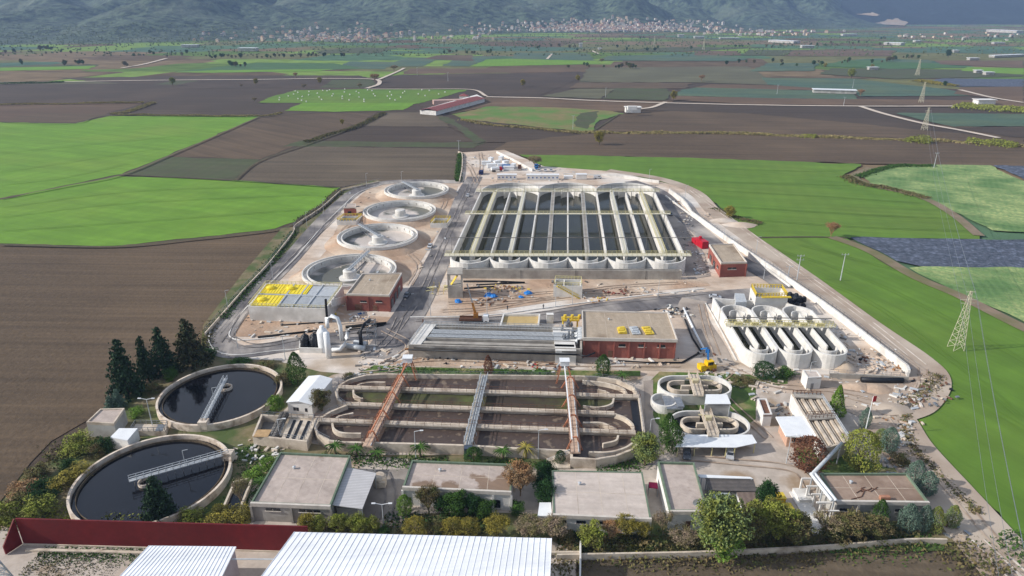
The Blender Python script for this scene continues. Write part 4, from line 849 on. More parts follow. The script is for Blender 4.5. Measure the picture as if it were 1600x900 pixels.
# --- three white racetrack tanks at the right
ZR = 5.7
def rt(px, py): return G(px, py, ZR)
aL = rt(1143, 524); bL = rt(1139, 470)
FLr = rt(1141, 513); FRr = rt(1317, 530)
BLr = rt(1134, 485); BRr = rt(1272, 487)
# lanes run away from the camera, leaning left: side walls measured on the photo
fl = rt(1161, 544); fr = rt(1325, 545); bl = rt(1131, 484); br = rt(1268, 489)
uu = (fr-fl); uu.z = 0; W3 = uu.length; un3 = uu/W3; vv3 = ((bl+br)-(fl+fr))/2; L3 = vv3.length; vn3 = vv3/L3; un3 = Vector((vn3.y, -vn3.x, 0)); lw = W3/6*0.985; org = (fl+fr)/2-un3*lw*3
def P3(i, s): return org+un3*lw*i+vn3*s
for k in range(3):
    T = Thing('racetrack_tank', tuple(Vector((P3(2*k+1, L3/2).x, P3(2*k+1, L3/2).y, GZ))), ['white oval concrete tank of two lanes, left one of the three side by side', 'white oval concrete tank of two lanes, middle one of the three side by side', 'white oval concrete tank of two lanes, right one of the three side by side'][k], 'tank', 'three new white oval tanks')
    def arc3(c, r, a0, a1, n=14, ry=None):
        ry = ry or r; return [c+un3*(r*math.cos(a0+(a1-a0)*j/n))+vn3*(ry*math.sin(a0+(a1-a0)*j/n)) for j in range(n+1)]
    lp = arc3(P3(2*k+1, 1.0), lw-0.25, PI, 2*PI)+arc3(P3(2*k+1, L3), lw-0.25, 0, PI)
    m = MB(); m.wall([(p.x, p.y) for p in lp], 0.5, 0.4, ZR, closed=True); T.part('outer_wall', m, concrete_white)
    m = MB(); m.wall([P3(2*k+1, 2.0), P3(2*k+1, L3-1)], 0.4, 0.6, ZR); T.part('lane_wall', m, concrete_white)
    for (s, a0, a1) in ((1.5, PI*0.95, 2.05*PI), (L3-1.5, 0, PI)):
        m = MB(); m.wall(arc3(P3(2*k+1, s), lw*0.5, a0, a1), 0.3, 0.6, ZR-0.15); T.part('guide_wall', m, concrete_white)
    m = MB(); tri_sheet(m, lp, 1.6); T.part('water', m, green_water)
m = MB(); s = L3*0.57; m.wall([P3(-0.3, s), P3(6.4, s)], 2.0, ZR+0.1, ZR+0.4)
T = Thing('walkway_bridge', (P3(3, s).x, P3(3, s).y, ZR), 'yellow railed walkway crossing the three white oval tanks', 'walkway'); T.part('deck', m, yellow_deck)
m = MB()
for sg in (-1, 1): m.rail([P3(-.3, s)+vn3*sg+Vector((0, 0, .4)), P3(6.4, s)+vn3*sg+Vector((0, 0, .4))], 1.2, 1.2, 0.07)
for i in range(6):
    for j in range(5): p = P3(i+0.3+j*0.1, s); m.box((p.x, p.y, ZR+0.8), (0.35, 0.9, 0.8))
T.part('railing', m, yellow_rail)
m = MB(); m.tube([P3(0.0, s+2.5)+Vector((0, 0, 1.8)), P3(6.4, s+2.5)+Vector((0, 0, 1.8))], 0.16, 6)
for i in range(7): p = P3(i, s+2.5); m.beam(p, p+Vector((0, 0, 1.8)), .12, .12)
T.part('overhead_pipe', m, concrete_dark)
# back header channel
m = MB(); lp = [P3(-0.05, L3+lw+6), P3(6.02, L3+lw+3), P3(6.02, L3+lw-2), P3(-0.05, L3+lw-2)]
lp = [P3(0, L3+1), P3(0.0, L3+lw+5.5), P3(4.6, L3+lw+2.5), P3(6, L3+1)]
m.wall([(p.x, p.y) for p in lp], 0.5, 0.4, ZR+0.003); T = Thing('header_channel', base_of(lp), 'white header channel wall closing the back of the three oval tanks', 'channel'); T.part('wall', m, concrete_white)
P = GS([(1174, 449), (1221, 450), (1230, 463), (1182, 464)], 8.0); T = Thing('railed_box', base_of(P), 'tall white concrete box with yellow railings behind the three oval tanks', 'structure')
m = MB(); m.wall([(p.x, p.y) for p in P], 0.5, 0.4, 8.0, closed=True); T.part('wall', m, concrete_white)
m = MB(); tri_sheet(m, P, 5.8); T.part('floor', m, concrete)
m = MB(); m.rail([p for p in P], 1.3, 1.0, 0.1, closed=True); m.beam(P[2]+Vector((-9, -0.6, 0)), P[2]+Vector((1, -.6, 0)), 1.2, .3); T.part('railing', m, yellow_paint)
P = GS([(1148, 458), (1163, 459), (1167, 472), (1150, 472)], 6.5); T = Thing('grey_shed', base_of(P), 'small grey metal-clad shed left of the yellow railed box', 'shed')
m = MB(); m.prism(P, 0.4, 6.3); T.part('wall', m, steel_pale); m = MB(); m.prism(P, 6.3, 6.55, bottom=True); T.part('roof', m, steel_pale)
# black tarp heap
m = MB(); q = G(1241, 473, GZ); rnd = random.Random(3)
for k in range(26):
    a = rnd.random()*2*PI; rr = rnd.random()*3.0; m.lathe((q.x+rr*math.cos(a)*1.1, q.y+rr*math.sin(a)*1.4, GZ+rnd.random()*2.2), [(0.01, -0.9), (0.9, -0.4), (1.0, 0.3), (0.5, 0.9), (0.01, 1.0)], 7)
solo('black_heap', m, black_plastic, (q.x, q.y, GZ), 'heap of black bags and plastic beside the yellow railed box', 'heap')
# --- right perimeter: white wall with wire fence, pieces
def wall_thing(px, t, h, label, m_=concrete_white, fence=False, name='perimeter_wall', cat='wall', fh=1.4):
    P = GS(px, GZ+h) if not fence or True else GS(px, GZ)
    P = smooth_path(P, 3) if len(px) > 3 else P
    T = Thing(name, (P[0].x, P[0].y, GZ), label, cat); mb = MB(); mb.wall([(p.x, p.y) for p in P], t, 0.4, GZ+h); T.part('wall', mb, m_)
    if fence:
        mb = MB(); mb.rail([Vector((p.x, p.y, GZ+h)) for p in P], fh, 2.6, 0.035, mid=True); T.part('wire_fence', mb, steel)
    return T
wall_thing([(975, 274), (1010, 279), (1030, 282)], 0.6, 1.8, 'short white boundary wall behind the twelve-lane tank at the upper right')
wall_thing([(1046, 295), (1068, 311), (1080, 328), (1087, 334), (1140, 372), (1190, 405), (1245, 442), (1300, 480), (1355, 522), (1418, 570)], 0.7, 2.4, 'long white boundary wall running down the right side beside the dirt track', fence=True)
wall_thing([(1040, 305), (1075, 331), (1120, 363), (1160, 390), (1195, 416), (1235, 446)], 0.6, 0.9, 'low white kerb wall between the right road and the boundary wall')
wall_thing([(1418, 570), (1421, 578)], 0.7, 2.4, 'short end piece of the white boundary wall at its lower right corner')
wall_thing([(1296, 583), (1350, 585), (1420, 589)], 0.5, 1.6, 'grey wall with wire fence closing the new works at the lower right', m_=concrete, fence=True, fh=1.2)
wall_thing([(776, 236), (800, 247), (832, 264)], 0.5, 1.6, 'white boundary wall slanting past the parked lorries at the top')
wall_thing([(880, 270), (940, 272), (985, 275)], 0.4, 1.2, 'low white wall behind the site cabins at the top right')
wall_thing([(532, 297), (500, 325), (462, 350), (458, 362), (420, 410), (380, 452), (345, 492), (320, 520)], 0.4, 1.2, 'green overgrown boundary wall with wire fence down the left side of the curved road', m_=concrete_old, fence=True, fh=1.5)
wall_thing([(592, 283), (560, 290), (534, 296)], 0.4, 1.0, 'boundary wall with fence at the upper left corner of the works', m_=concrete_old, fence=True, fh=1.5)
wall_thing([(716, 236), (722, 240), (722, 260), (718, 282)], 0.6, 1.4, 'mossy concrete wall beside the bare track at the top', m_=concrete_old)
# ------------------------------------------------------------------ vehicles, cabins, machines
def ang(px0, px1): a = G(*px0); b = G(*px1); return math.atan2(b.y-a.y, b.x-a.x)
def xf(mb, loc, rz):
    c, s = math.cos(rz), math.sin(rz); mb.v = [(loc[0]+x*c-y*s, loc[1]+x*s+y*c, loc[2]+z) for x, y, z in mb.v]; return mb
def profile_body(pts, wd, taper=0.0):
    """side profile (x,z) extruded to width, upper points drawn in by taper"""
    mb = MB(); n = len(pts); zmax = max(p[1] for p in pts); vs = []
    for s in (-1, 1):
        for x, z in pts: vs.append((x, s*(wd/2-taper*max(0, (z-0.9))/max(0.1, zmax-0.9)), z))
    fs = [tuple(range(n-1, -1, -1)), tuple(range(n, 2*n))]+[(i, (i+1) % n, (i+1) % n+n, i+n) for i in range(n)]
    return mb.add(vs, fs)
def wheels(T, L, w, xs, loc, rz, r=0.34):
    for x in xs:
        for s in (-1, 1):
            m = MB(); m.tube([(x, s*(w/2-0.18), r), (x, s*(w/2+0.02), r)], r, 12); T.part('wheel', xf(m, loc, rz), rubber)
def car(px, px1, paint, label, name='parked_car', van=False, group=None, z=GZ+0.12):
    a = G(*px, z); rz = ang(px, px1); loc = (a.x, a.y, z); T = Thing(name, loc, label, 'van' if van else 'car', group); w = 1.8
    if van: prof = [(-2.6, .35), (2.5, .35), (2.6, .9), (1.9, 1.25), (1.3, 2.05), (-2.5, 2.1), (-2.65, 1.0)]
    else: prof = [(-2.15, .35), (2.15, .35), (2.2, .75), (1.2, .92), (.55, 1.42), (-1.0, 1.46), (-1.75, 1.0), (-2.2, .92)]
    T.part('body', xf(profile_body(prof, w, 0.22), loc, rz), paint)
    m = MB()
    if van: m.box((1.62, 0, 1.62), (0.1, 1.45, 0.62), 0, 0); [m.box((0.6, s*.86, 1.65), (1.1, .06, .42)) for s in (-1, 1)]
    else: m.add([(1.15, -.76, .96), (1.15, .76, .96), (.6, .68, 1.40), (.6, -.68, 1.40)], [(0, 1, 2, 3)]); m.add([(-1.72, -.74, 1.04), (-1.08, -.68, 1.46), (-1.08, .68, 1.46), (-1.72, .74, 1.04)], [(0, 1, 2, 3)]); [m.box((-.2, s*.83, 1.16), (1.7, .04, .3)) for s in (-1, 1)]
    m.v = [(x+.03*(1 if x > 0 else -1), y, zz+.02) for x, y, zz in m.v]
    T.part('windows', xf(m, loc, rz), dark_glass)
    for s in (-1, 1): m = MB(); m.box((prof[1][0]+.04, s*.62, .72), (.08, .34, .16)); T.part('headlight', xf(m, loc, rz), steel_pale)
    wheels(T, 4, w, (-1.35, 1.35), loc, rz); return T
def truck(px, px1, cabm, bedm, label, kind='tank', L=7.5, name='lorry'):
    a = G(*px, GZ); rz = ang(px, px1); loc = (a.x, a.y, GZ+.1); T = Thing(name, loc, label, 'lorry')
    m = MB(); m.box((0, 0, .85), (L, 1.0, .3)); T.part('chassis', xf(m, loc, rz), steel)
    m = profile_body([(L/2-1.9, .7), (L/2, .7), (L/2+.05, 1.6), (L/2-.25, 2.7), (L/2-1.9, 2.75)], 2.3, .1); T.part('cab', xf(m, loc, rz), cabm)
    m = MB(); m.box((L/2-.06, 0, 2.05), (.16, 1.9, .75)); T.part('windscreen', xf(m, loc, rz), dark_glass)
    m = MB()
    if kind == 'tank': m.tube([(-L/2, 0, 2.0), (L/2-2.2, 0, 2.0)], 1.1, 14)
    elif kind == 'mixer': m.tube([(-L/2, 0, 2.6), (-L/2+1.5, 0, 2.4), (L/2-3.4, 0, 2.1), (L/2-2.3, 0, 1.9)], [.5, 1.3, 1.2, .6], 14)
    elif kind == 'flat': m.box((-1.2, 0, 1.15), (L-2.4, 2.3, .25)); [m.box((-1.2, s*1.15, 1.6), (L-2.4, .08, .8)) for s in (-1, 1)]
    else: m.box((-1.1, 0, 2.0), (L-2.5, 2.3, 2.0))
    T.part({'tank': 'tank', 'mixer': 'drum', 'flat': 'load_bed'}.get(kind, 'box_body'), xf(m, loc, rz), bedm)
    wheels(T, L, 2.3, (-L/2+.9, -L/2+2.1, L/2-1), loc, rz, .5); return T, loc, rz
silver = mat('silver_paint', sr(206, 208, 210), sr(190, 192, 196), 0.6, rough=0.3, metal=.3); grey_paint = mat('grey_paint', sr(110, 114, 120), sr(96, 100, 106), .6, rough=.35, metal=.3)
car((1117, 466), (1128, 467), silver, 'silver car parked on the road junction left of the three oval tanks')
car((636, 463), (630, 471), grey_paint, 'grey car parked beside the small brick building on the central road')
car((731, 307), (727, 314), silver, 'white car on the central road beside the twelve-lane tank')
car((672, 386), (668, 394), silver, 'small white vehicle on the verge between the round tanks and the central road')
car((1047, 336), (1051, 341), grey_paint, 'dark car parked beside the right side wall of the twelve-lane tank')
car((934, 279), (941, 279), silver, 'white car parked right of the site cabins at the top', van=True)
car((1140, 712), (1140, 722), silver, 'white car parked in the middle bay under the white carport')
car((1073, 712), (1073, 722), grey_paint, 'grey car parked in the left bay under the white carport')
for k, (x, y, p, l) in enumerate(((842, 267, silver, 'leftmost'), (852, 267.5, silver, 'second'), (861, 267.5, silver, 'third'), (838, 264, blue_paint, 'blue'))):
    car((x, y), (x, y+6), p, 'white car, %s of the row parked behind the site cabins' % l if p is silver else 'blue car parked behind the row of white cars by the site cabins', group='cars parked behind the site cabins')
def cabin(px, px1, size, label, m_=plaster_white, name='site_cabin', cat='cabin', win=0, group=None, z=0.0):
    a = G(*px, GZ); rz = ang(px, px1); loc = (a.x, a.y, GZ+z); T = Thing(name, loc, label, cat, group); L, W, h = size
    m = MB(); m.box((0, 0, h/2+.1), (L, W, h-.1)); T.part('wall', xf(m, loc, rz), m_)
    m = MB(); m.box((0, 0, h+.12), (L+.3, W+.3, .18)); T.part('roof', xf(m, loc, rz), white_metal if m_ is plaster_white else m_)
    for k in range(win): m = MB(); m.box((-L/2+(k+.5)*L/win, -W/2-.03, 1.6), (.9, .08, .8)); T.part('window', xf(m, loc, rz), mat('blue_glass', sr(80, 110, 160), sr(60, 88, 140), 1.0, rough=.3))
    return T
cabin((792, 280), (820, 280), (12, 3.2, 3.0), 'white site cabin with small windows, left one of the row at the top', win=5)
cabin((848, 280.5), (870, 280.5), (20, 3.6, 3.1), 'longest white site cabin with small blue windows, middle of the row at the top', win=8)
cabin((908, 280), (920, 280), (6.5, 3.2, 3.2), 'plain white cabin with no windows, right end of the row at the top')
cabin((888, 279), (900, 279), (5.5, 2.6, 1.6), 'low white tank-like container between the middle and right site cabins', m_=white_metal, name='container', cat='container')
rnd = random.Random(11)
cl = [(760, 258, 6, 0), (768, 262, 6, .1), (776, 257, 5, .4), (784, 262, 6, .1), (783, 250, 5, 1.3), (795, 266, 7, 0), (802, 262, 5, 1.5), (790, 257, 4, .3), (767, 252, 4, .9)]
words = ['leftmost', 'second from left, nearer', 'behind the second', 'beside the red-nosed lorry', 'farthest back', 'nearest the cabins', 'rightmost', 'in the middle', 'rear left']
for k, (x, y, L, r) in enumerate(cl): cabin((x, y), (x+6, y-r*3), (L, 2.4, 2.5), 'white steel container in the cluster at the top of the works, %s' % words[k], m_=white_metal, name='container', cat='container', group='containers at the top')
cabin((791, 264), (800, 264), (5, 2.4, 2.5), 'blue container standing among the white ones at the top', m_=blue_paint, name='container', cat='container')
cabin((752, 272), (755, 266), (5, 2.4, 2.0), 'dark blue skip at the left edge of the container cluster', m_=mat('navy_paint', sr(40, 52, 90), sr(34, 44, 80), 1.0), name='skip', cat='skip')
truck((776, 268), (786, 267), red_paint, white_metal, 'white tanker lorry with a red cab in front of the white containers', 'tank')
truck((812, 265), (812, 256), rust, rust, 'rusty red lorry parked right of the white containers', 'flat', 6)
truck((840, 262), (832, 266), blue_paint, grey_paint, 'lorry with a blue cab beside the bare tree at the top', 'flat', 6)
# crane lorry
T, loc, rz = truck((741, 504), (760, 504), white_metal, rust, 'crane lorry with a white cab, rusty bed and raised yellow jib', 'flat', 10, 'crane_lorry')
m = MB(); m.box((0.6, 0, 2.2), (1.6, 1.6, 2.4)); m.beam((0.5, 0, 3), (-0.5, .5, 7), .7, .7); T.part('crane_mast', xf(m, loc, rz), mat('crane_paint', sr(170, 116, 50), sr(120, 78, 40), 1.5))
m = MB(); m.beam((-.5, .5, 7), (-2.2, 1.5, 13.5), .35, .35); T.part('jib', xf(m, loc, rz), steel)
def tarp(px, r, label):
    q = G(*px, GZ); m = MB(); n = 9; prof = [(r, 0), (r*.9, r*.35), (r*.5, r*.62), (.01, r*.7)]
    m.lathe((q.x, q.y, GZ), prof, 14); m.v = [(x+noise.noise(Vector((x, y, z)))*.5, y+noise.noise(Vector((y, z, x)))*.5, max(GZ, z+noise.noise(Vector((z, x*2, y)))*.4)) for x, y, z in m.v]
    solo('tarpaulin', m, blue_tarp, (q.x, q.y, GZ), label, 'tarpaulin')
tarp((716, 472), 1.4, 'small blue tarpaulin bundle at the foot of the grey concrete tower'); tarp((764, 463), 1.8, 'large blue tarpaulin heap between the tower and the yellow stack, left half')
tarp((771, 464), 1.6, 'large blue tarpaulin heap between the tower and the yellow stack, right half'); tarp((825, 459), 1.6, 'round blue tarpaulin on the brown soil left of the yellow-stair box')
tarp((814, 465), 1.0, 'smallest blue tarpaulin, beside a pile of rebar')
def clutter(px, rad, n, mats, label, seed, name='rubble_pile', cat='rubble', hh=.6, ln=1.6):
    q = G(*px, GZ); rr = random.Random(seed); m = MB()
    for k in range(n):
        a = rr.random()*6.28; d_ = rad*math.sqrt(rr.random()); x = q.x+d_*math.cos(a)*1.5; y = q.y+d_*math.sin(a); m.cur = rr.randrange(len(mats))
        m.box((x, y, GZ+rr.random()*hh), (rr.uniform(.3, ln), rr.uniform(.2, .7), rr.uniform(.15, .6)), rr.random()*3.14, rr.uniform(-.2, .2))
    solo(name, m, mats, (q.x, q.y, GZ), label, cat, kind='stuff')
for k, (px, rad, n, mm, lab) in enumerate((
  ((780, 452), 4, 26, [yellow_paint, concrete_dark, wood], 'yellow formwork beams stacked right of the blue tarpaulin heap'), ((808, 452), 3, 22, [yellow_paint, wood, steel], 'yellow boards and boxes piled above the round blue tarpaulin'),
  ((765, 472), 4, 24, [rust, steel, wood], 'scrap of dark metal and planks below the blue tarpaulin heap'), ((962, 458), 3.5, 22, [rust, brick_red], 'reddish rebar and bricks lying right of the yellow-stair box'),
  ((1010, 457), 4, 20, [concrete_white, dust], 'pale broken concrete lying in the middle of the brown yard'), ((932, 468), 4, 16, [concrete_white, yellow_paint, wood], 'pale boards with a yellow sheet at the road edge below the yellow-stair box'),
  ((1048, 485), 4.5, 30, [concrete_white, steel, black_plastic], 'pipes and fittings heaped behind the right end of the large brick building'), ((1060, 492), 4, 22, [yellow_deck, concrete_white, steel], 'cream slabs and pipes beside the upper right corner of the large brick building'),
  ((510, 478), 3, 14, [concrete_white, yellow_paint], 'boards leaning near the right corner of the covered tank'), ((508, 494), 3, 14, [concrete_white, yellow_paint, wood], 'white and yellow sheets left of the small brick building front'),
  ((565, 496), 3.5, 16, [concrete_white, blue_paint], 'pale sheets lying in front of the small brick building'), ((1330, 560), 3.5, 14, [steel, black_plastic, rust], 'stacked short pipes right of the three oval tanks'),
  ((1395, 575), 3.5, 18, [steel, concrete_dark, wood], 'grey planks stacked by the boundary wall at the lower right'), ((860, 574), 4, 16, [concrete_white, steel, rust], 'scrap by the white hood behind the orange gantry'),
  ((955, 566), 3, 14, [steel_pale, concrete_white], 'silver ducts lying left below the large brick building'), ((820, 573), 3, 10, [wood, red_paint, concrete_white], 'few planks on the soil before the filter channel'),
  ((1105, 555), 2, 10, [concrete_white, rust], 'small debris beside the yellow loader'), ((1265, 672), 2.5, 16, [rust, red_paint, steel], 'rusty bars on top end of the white canopy shed'),
  ((1215, 640), 4, 30, [rust, concrete_dark, steel, concrete_old], 'rusty machine parts between the white machine box and channel tank'), ((1060, 318), 4, 16, [concrete_white, wood, dust], 'rubble beside the right road behind the twelve-lane tank'),
  ((1095, 336), 4, 16, [dust, concrete_white], 'white rubble on the bank below the yellow bush'), ((1458, 600), 4, 20, [rust, concrete_old, black_plastic], 'rubbish heap at the field edge outside the lower right corner'),
  ((1452, 622), 5, 26, [concrete_old, steel, rust], 'broken concrete along the outer bend of the dirt track'), ((1405, 660), 4, 16, [concrete_old, wood], 'rubble at the field edge below the bend'),
  ((405, 705), 5, 40, [concrete_white, concrete_old, steel], 'pale rubble spread left of the low flat building with the green parapet'), ((1395, 730), 3.5, 18, [concrete_old, wood, steel], 'planks and stones behind the right end building'),
  ((1478, 830), 3, 18, [steel, rust, concrete_old], 'scrap under the lone cypress at the bottom right'), ((655, 545), 3, 14, [rust, wood, yellow_paint], 'boards leaning at the left end of the filter channel'),
  ((700, 562), 3, 12, [black_plastic, steel], 'dark sheet and scrap in the corner below the filter channel'), ((566, 588), 2.5, 10, [concrete_white, steel_pale], 'grey blocks on the pale path above the old rectangular basin'))):
    clutter(px, rad, n, mm, lab, 40+k)
def heap(px, rx, ry, h, m_, label, seed=1):
    q = G(*px, GZ); n = 20; vs = []; rings = 5
    for j in range(rings+1):
        f = j/rings
        for i in range(n): a = 2*PI*i/n; w_ = 1+.25*noise.noise(Vector((math.cos(a)*2+seed, math.sin(a)*2, seed))); vs.append((q.x+rx*w_*(1-f)*math.cos(a), q.y+ry*w_*(1-f)*math.sin(a), .85+h*(1-(1-f)**1.4)+(.25*noise.noise(Vector((i, j, seed))) if 0 < j < rings else 0)))
    m = MB(); m.add(vs, [(j*n+i, j*n+(i+1) % n, (j+1)*n+(i+1) % n, (j+1)*n+i) for j in range(rings) for i in range(n)]); solo('soil_heap', m, m_, (q.x, q.y, GZ), label, 'heap', smooth=True)
heap((1318, 575), 4, 3.5, 2.4, dust, 'pale heap of gravel at the foot of the right oval tank', 2); heap((1340, 606), 5, 3, 1.2, dirt_red, 'low orange soil heap outside the lower right wall', 3)
heap((1370, 608), 5, 3.5, 1.3, dirt_red, 'second orange soil heap, right of the other one outside the wall', 4); heap((1155, 352), 9, 5, 1.6, dirt, 'long bank of excavated soil between the green field and the dirt track', 5)
heap((1130, 345), 7, 4, 1.6, dust, 'white excavated heap just below the yellow bush', 6); heap((1395, 640), 6, 4, 1.2, track, 'trampled soil bank where the dirt track bends', 8)
# red container
T = Thing('red_container', tuple(G(1098, 388, GZ)), 'bright red steel container and tank standing left of the small brick building', 'container')
q = G(1098, 388, GZ); m = MB(); m.box((q.x, q.y+2, 2.6), (3.0, 6.0, 3.2), .25); T.part('container', m, red_paint)
m = MB(); m.box((q.x-1.2, q.y+6.5, 2.2), (3.2, 3.4, 2.4), .25); m.tube([(q.x-.4, q.y+4, 4.4), (q.x-.4, q.y+4, 5.2)], .7, 10); T.part('tank', m, red_paint)
# blue/yellow loader with a long silver boom
q = G(1104, 578, GZ); T = Thing('mobile_crane', (q.x, q.y, GZ), 'yellow mobile loader crane with blue mast, parked below the large brick building', 'crane')
m = MB(); m.box((q.x, q.y, 2.0), (5.0, 2.4, 1.4), .3); m.box((q.x+.6, q.y+.2, 3.3), (2.2, 1.9, 1.3), .3); m.box((q.x-1.9, q.y-.6, 2.4), (1.4, 2.2, 1.4), .3); T.part('body', m, mat('machine_yellow', sr(232, 190, 30), sr(206, 160, 24), 1.0, rough=.5))
m = MB(); m.box((q.x-1.2, q.y-1.25, 2.2), (1.3, .2, 1.0), .3); m.box((q.x+.9, q.y-.85, 3.4), (1.5, .1, .8), .3); T.part('window', m, dark_glass)
for x in (-1.9, 0, 1.9):
    for y in (-1.3, 1.3): m = MB(); m.tube([(q.x+x-.0, q.y+y-.2, 1.45), (q.x+x, q.y+y+.2, 1.45)], .6, 12); T.part('wheel', m, rust)
m = MB(); m.beam((q.x+.3, q.y+.5, 3.5), (q.x+.5, q.y+2.5, 6.4), .5, .5); m.box((q.x+.5, q.y+2.6, 5.8), (1.1, .6, 1.0)); T.part('blue_mast', m, blue_paint)
m = MB(); m.beam((q.x+.4, q.y+2.6, 6.8), (q.x-.6, q.y+5.5, 5.0), .4, .4); T.part('boom', m, blue_paint)
lying_pipe([(1068, 483), (1076, 500), (1088, 525), (1100, 548)], 0.4, white_metal, 'pale pipe lying on the road between the large brick building and the loader')
lying_pipe([(1070, 500), (1082, 530), (1095, 550), (1090, 553)], 0.3, rubber, 'black hose curving over the road right of the large brick building')
lying_pipe([(965, 565), (1010, 568), (1065, 568), (1092, 553)], 0.3, rubber, 'black hose lying along the front of the large brick building')
# workers
def person(px, z, topc, label):
    q = G(*px, z); m = MB(); x, y = q.x, q.y
    for s in (-1, 1): m.tube([(x+s*.11, y+s*.1, z), (x+s*.1, y+s*.02, z+.45), (x+s*.09, y, z+.85)], [.07, .075, .1], 7)
    m.tube([(x, y, z+.8), (x, y, z+1.05), (x, y, z+1.38), (x, y, z+1.48), (x, y, z+1.52)], [.17, .16, .21, .12, .06], 9)
    for s in (-1, 1): m.tube([(x+s*.2, y, z+1.4), (x+s*.27, y-.03, z+1.12), (x+s*.25, y-.15, z+.88)], [.06, .05, .04], 6)
    m.lathe((x, y, z+1.65), [(.01, -.13), (.08, -.09), (.1, 0), (.08, .1), (.01, .13)], 10)
    solo('person', m, topc, (x, y, z), label, 'person')
pc = mat('dark_cloth', sr(50, 54, 66), sr(38, 40, 48), 3.0)
person((978, 453), GZ, pc, 'person in dark work clothes standing on the brown yard below the twelve-lane tank'); person((793, 484), GZ+.1, pc, 'person in dark clothes standing at the road edge above the crane lorry')
person((849, 482), GZ+.1, pc, 'person in dark clothes standing at the road edge above the sand basin'); person((661, 505), GZ, rust, 'person in rust-coloured clothes at the left end of the filter channel')

rr = random.Random(91); m = MB(); area = [((520, 300), (700, 480)), ((700, 440), (1090, 470)), ((380, 495), (600, 530)), ((640, 560), (1060, 576)), ((1160, 570), (1400, 640)), ((1085, 395), (1110, 430)), ((1330, 545), (1400, 582)), ((560, 545), (640, 580)), ((745, 262), (900, 285)), ((722, 243), (770, 262)), ((1100, 560), (1200, 610)), ((1290, 510), (1325, 580)), ((1390, 600), (1440, 640)), ((1400, 660), (1425, 700)), ((1060, 325), (1085, 400))]
for k in range(1500):
    (x0, y0), (x1, y1) = area[rr.randrange(len(area))]; q = G(rr.uniform(x0, x1), rr.uniform(y0, y1), GZ); s = rr.choice([.25, .3, .4, .5, .9]); m.cur = rr.randrange(5)
    m.box((q.x, q.y, GZ+.12+s*.15), (s*rr.uniform(.6, 3.0), s*rr.uniform(.5, 1.0), s*.5), rr.random()*3.14, rr.uniform(-.2, .2))
solo('site_debris', m, [concrete_white, concrete_dark, concrete_old, dirt, steel_pale], tuple(G(800, 450, GZ)), 'stones, offcuts and small debris scattered over the bare ground of the site', 'debris', kind='stuff')
# ------------------------------------------------------------------ the old works
def fit3(x0, x1, y0, z):
    c = G((x0+x1)/2, y0+60, z); r = 17.0
    for _ in range(80):
        P = [PX((c.x+r*math.cos(a*PI/32), c.y+r*math.sin(a*PI/32), z)) for a in range(64)]
        a0 = min(p[0] for p in P); a1 = max(p[0] for p in P); b0 = min(p[1] for p in P)
        s = (a1-a0)/(2*r); c.x += ((x0+x1)-(a0+a1))/2/s; c.y -= (y0-b0)*0.25; r *= ((x1-x0)/(a1-a0))**0.6
    return c, r
c1, r1 = fit_circle(243, 441, 565, 668, 2.9); c2, r2 = fit3(103.6, 361.5, 678, 2.9)
wd = mat('tank_edge', sr(222, 208, 192), sr(194, 178, 160), 0.8, c3=sr(150, 132, 114), s3=0.4, f3=(0.52, 0.7))
for (c, r, e0, e1, lab) in ((c1, r1, (318, 660), (353, 592), 'old round settling tank of black water beside the evergreens, upper of two'), (c2, r2, (357, 709), (202, 752), 'old round settling tank of black water nearest the maroon wall')):
    T = Thing('old_settling_tank', (c.x, c.y, GZ), lab, 'settling tank', 'old round tanks of black water'); rz = 2.9
    m = MB(); m.lathe((c.x, c.y, 0), [(r, .4), (r, rz), (r-.55, rz), (r-.55, 1.4)], 96); T.part('outer_wall', m, wd)
    m = MB(); m.lathe((c.x, c.y, 0), [(r-1.45, 1.4), (r-1.45, 2.35), (r-1.6, 2.35), (r-1.6, 1.4)], 96); T.part('overflow_weir', m, mat('algae_concrete', sr(110, 96, 78), sr(60, 54, 44), 2.0))
    m = MB(); m.lathe((c.x, c.y, 0), [(r-.5, 1.75), (.01, 1.75)], 96); T.part('water', m, dark_water)
    a = G(*e0, 3.1); b = G(*e1, 3.4); a.z = 3.25; b.z = 3.5
    br = MB(); br.beam(a, b, 1.0, .22); bo = T.part('bridge', br, steel_pale); dn = (b-a).normalized(); q = dn.cross(Vector((0, 0, 1)))*.5
    rl = MB()
    for s in (-1, 1): rl.rail([a+q*s, b+q*s], 1.1, 1.5, .05)
    T.part('railing', rl, steel_pale, parent=bo)
    sc = MB()
    for k in range(12): p = a.lerp(b, .08+k*.08); sc.beam(p, (p.x, p.y, 1.8), .1, .1); sc.beam(p+q, (p.x+q.x*2, p.y+q.y*2, 1.8), .08, .08)
    T.part('scraper', sc, steel, parent=bo)
    m = MB(); k_ = b.lerp(a, .12); m.lathe((k_.x+.6, k_.y, 0), [(1.6, 1.5), (1.6, 2.5), (1.35, 2.5), (1.35, 1.5)], 20); T.part('center_well', m, wd)
    m = MB(); k_ = a.lerp(b, .45); m.beam(k_, k_+Vector((0, 0, 4)), .12, .12); m.beam(k_+Vector((0, 0, 4)), k_+Vector((1.3, 0, 4.3)), .1, .1); T.part('lamp', m, steel_pale, parent=bo)
    m = MB(); m.box((a.x, a.y, 2.6), (2.2, 2.0, 2.2)); T.part('abutment', m, wd)
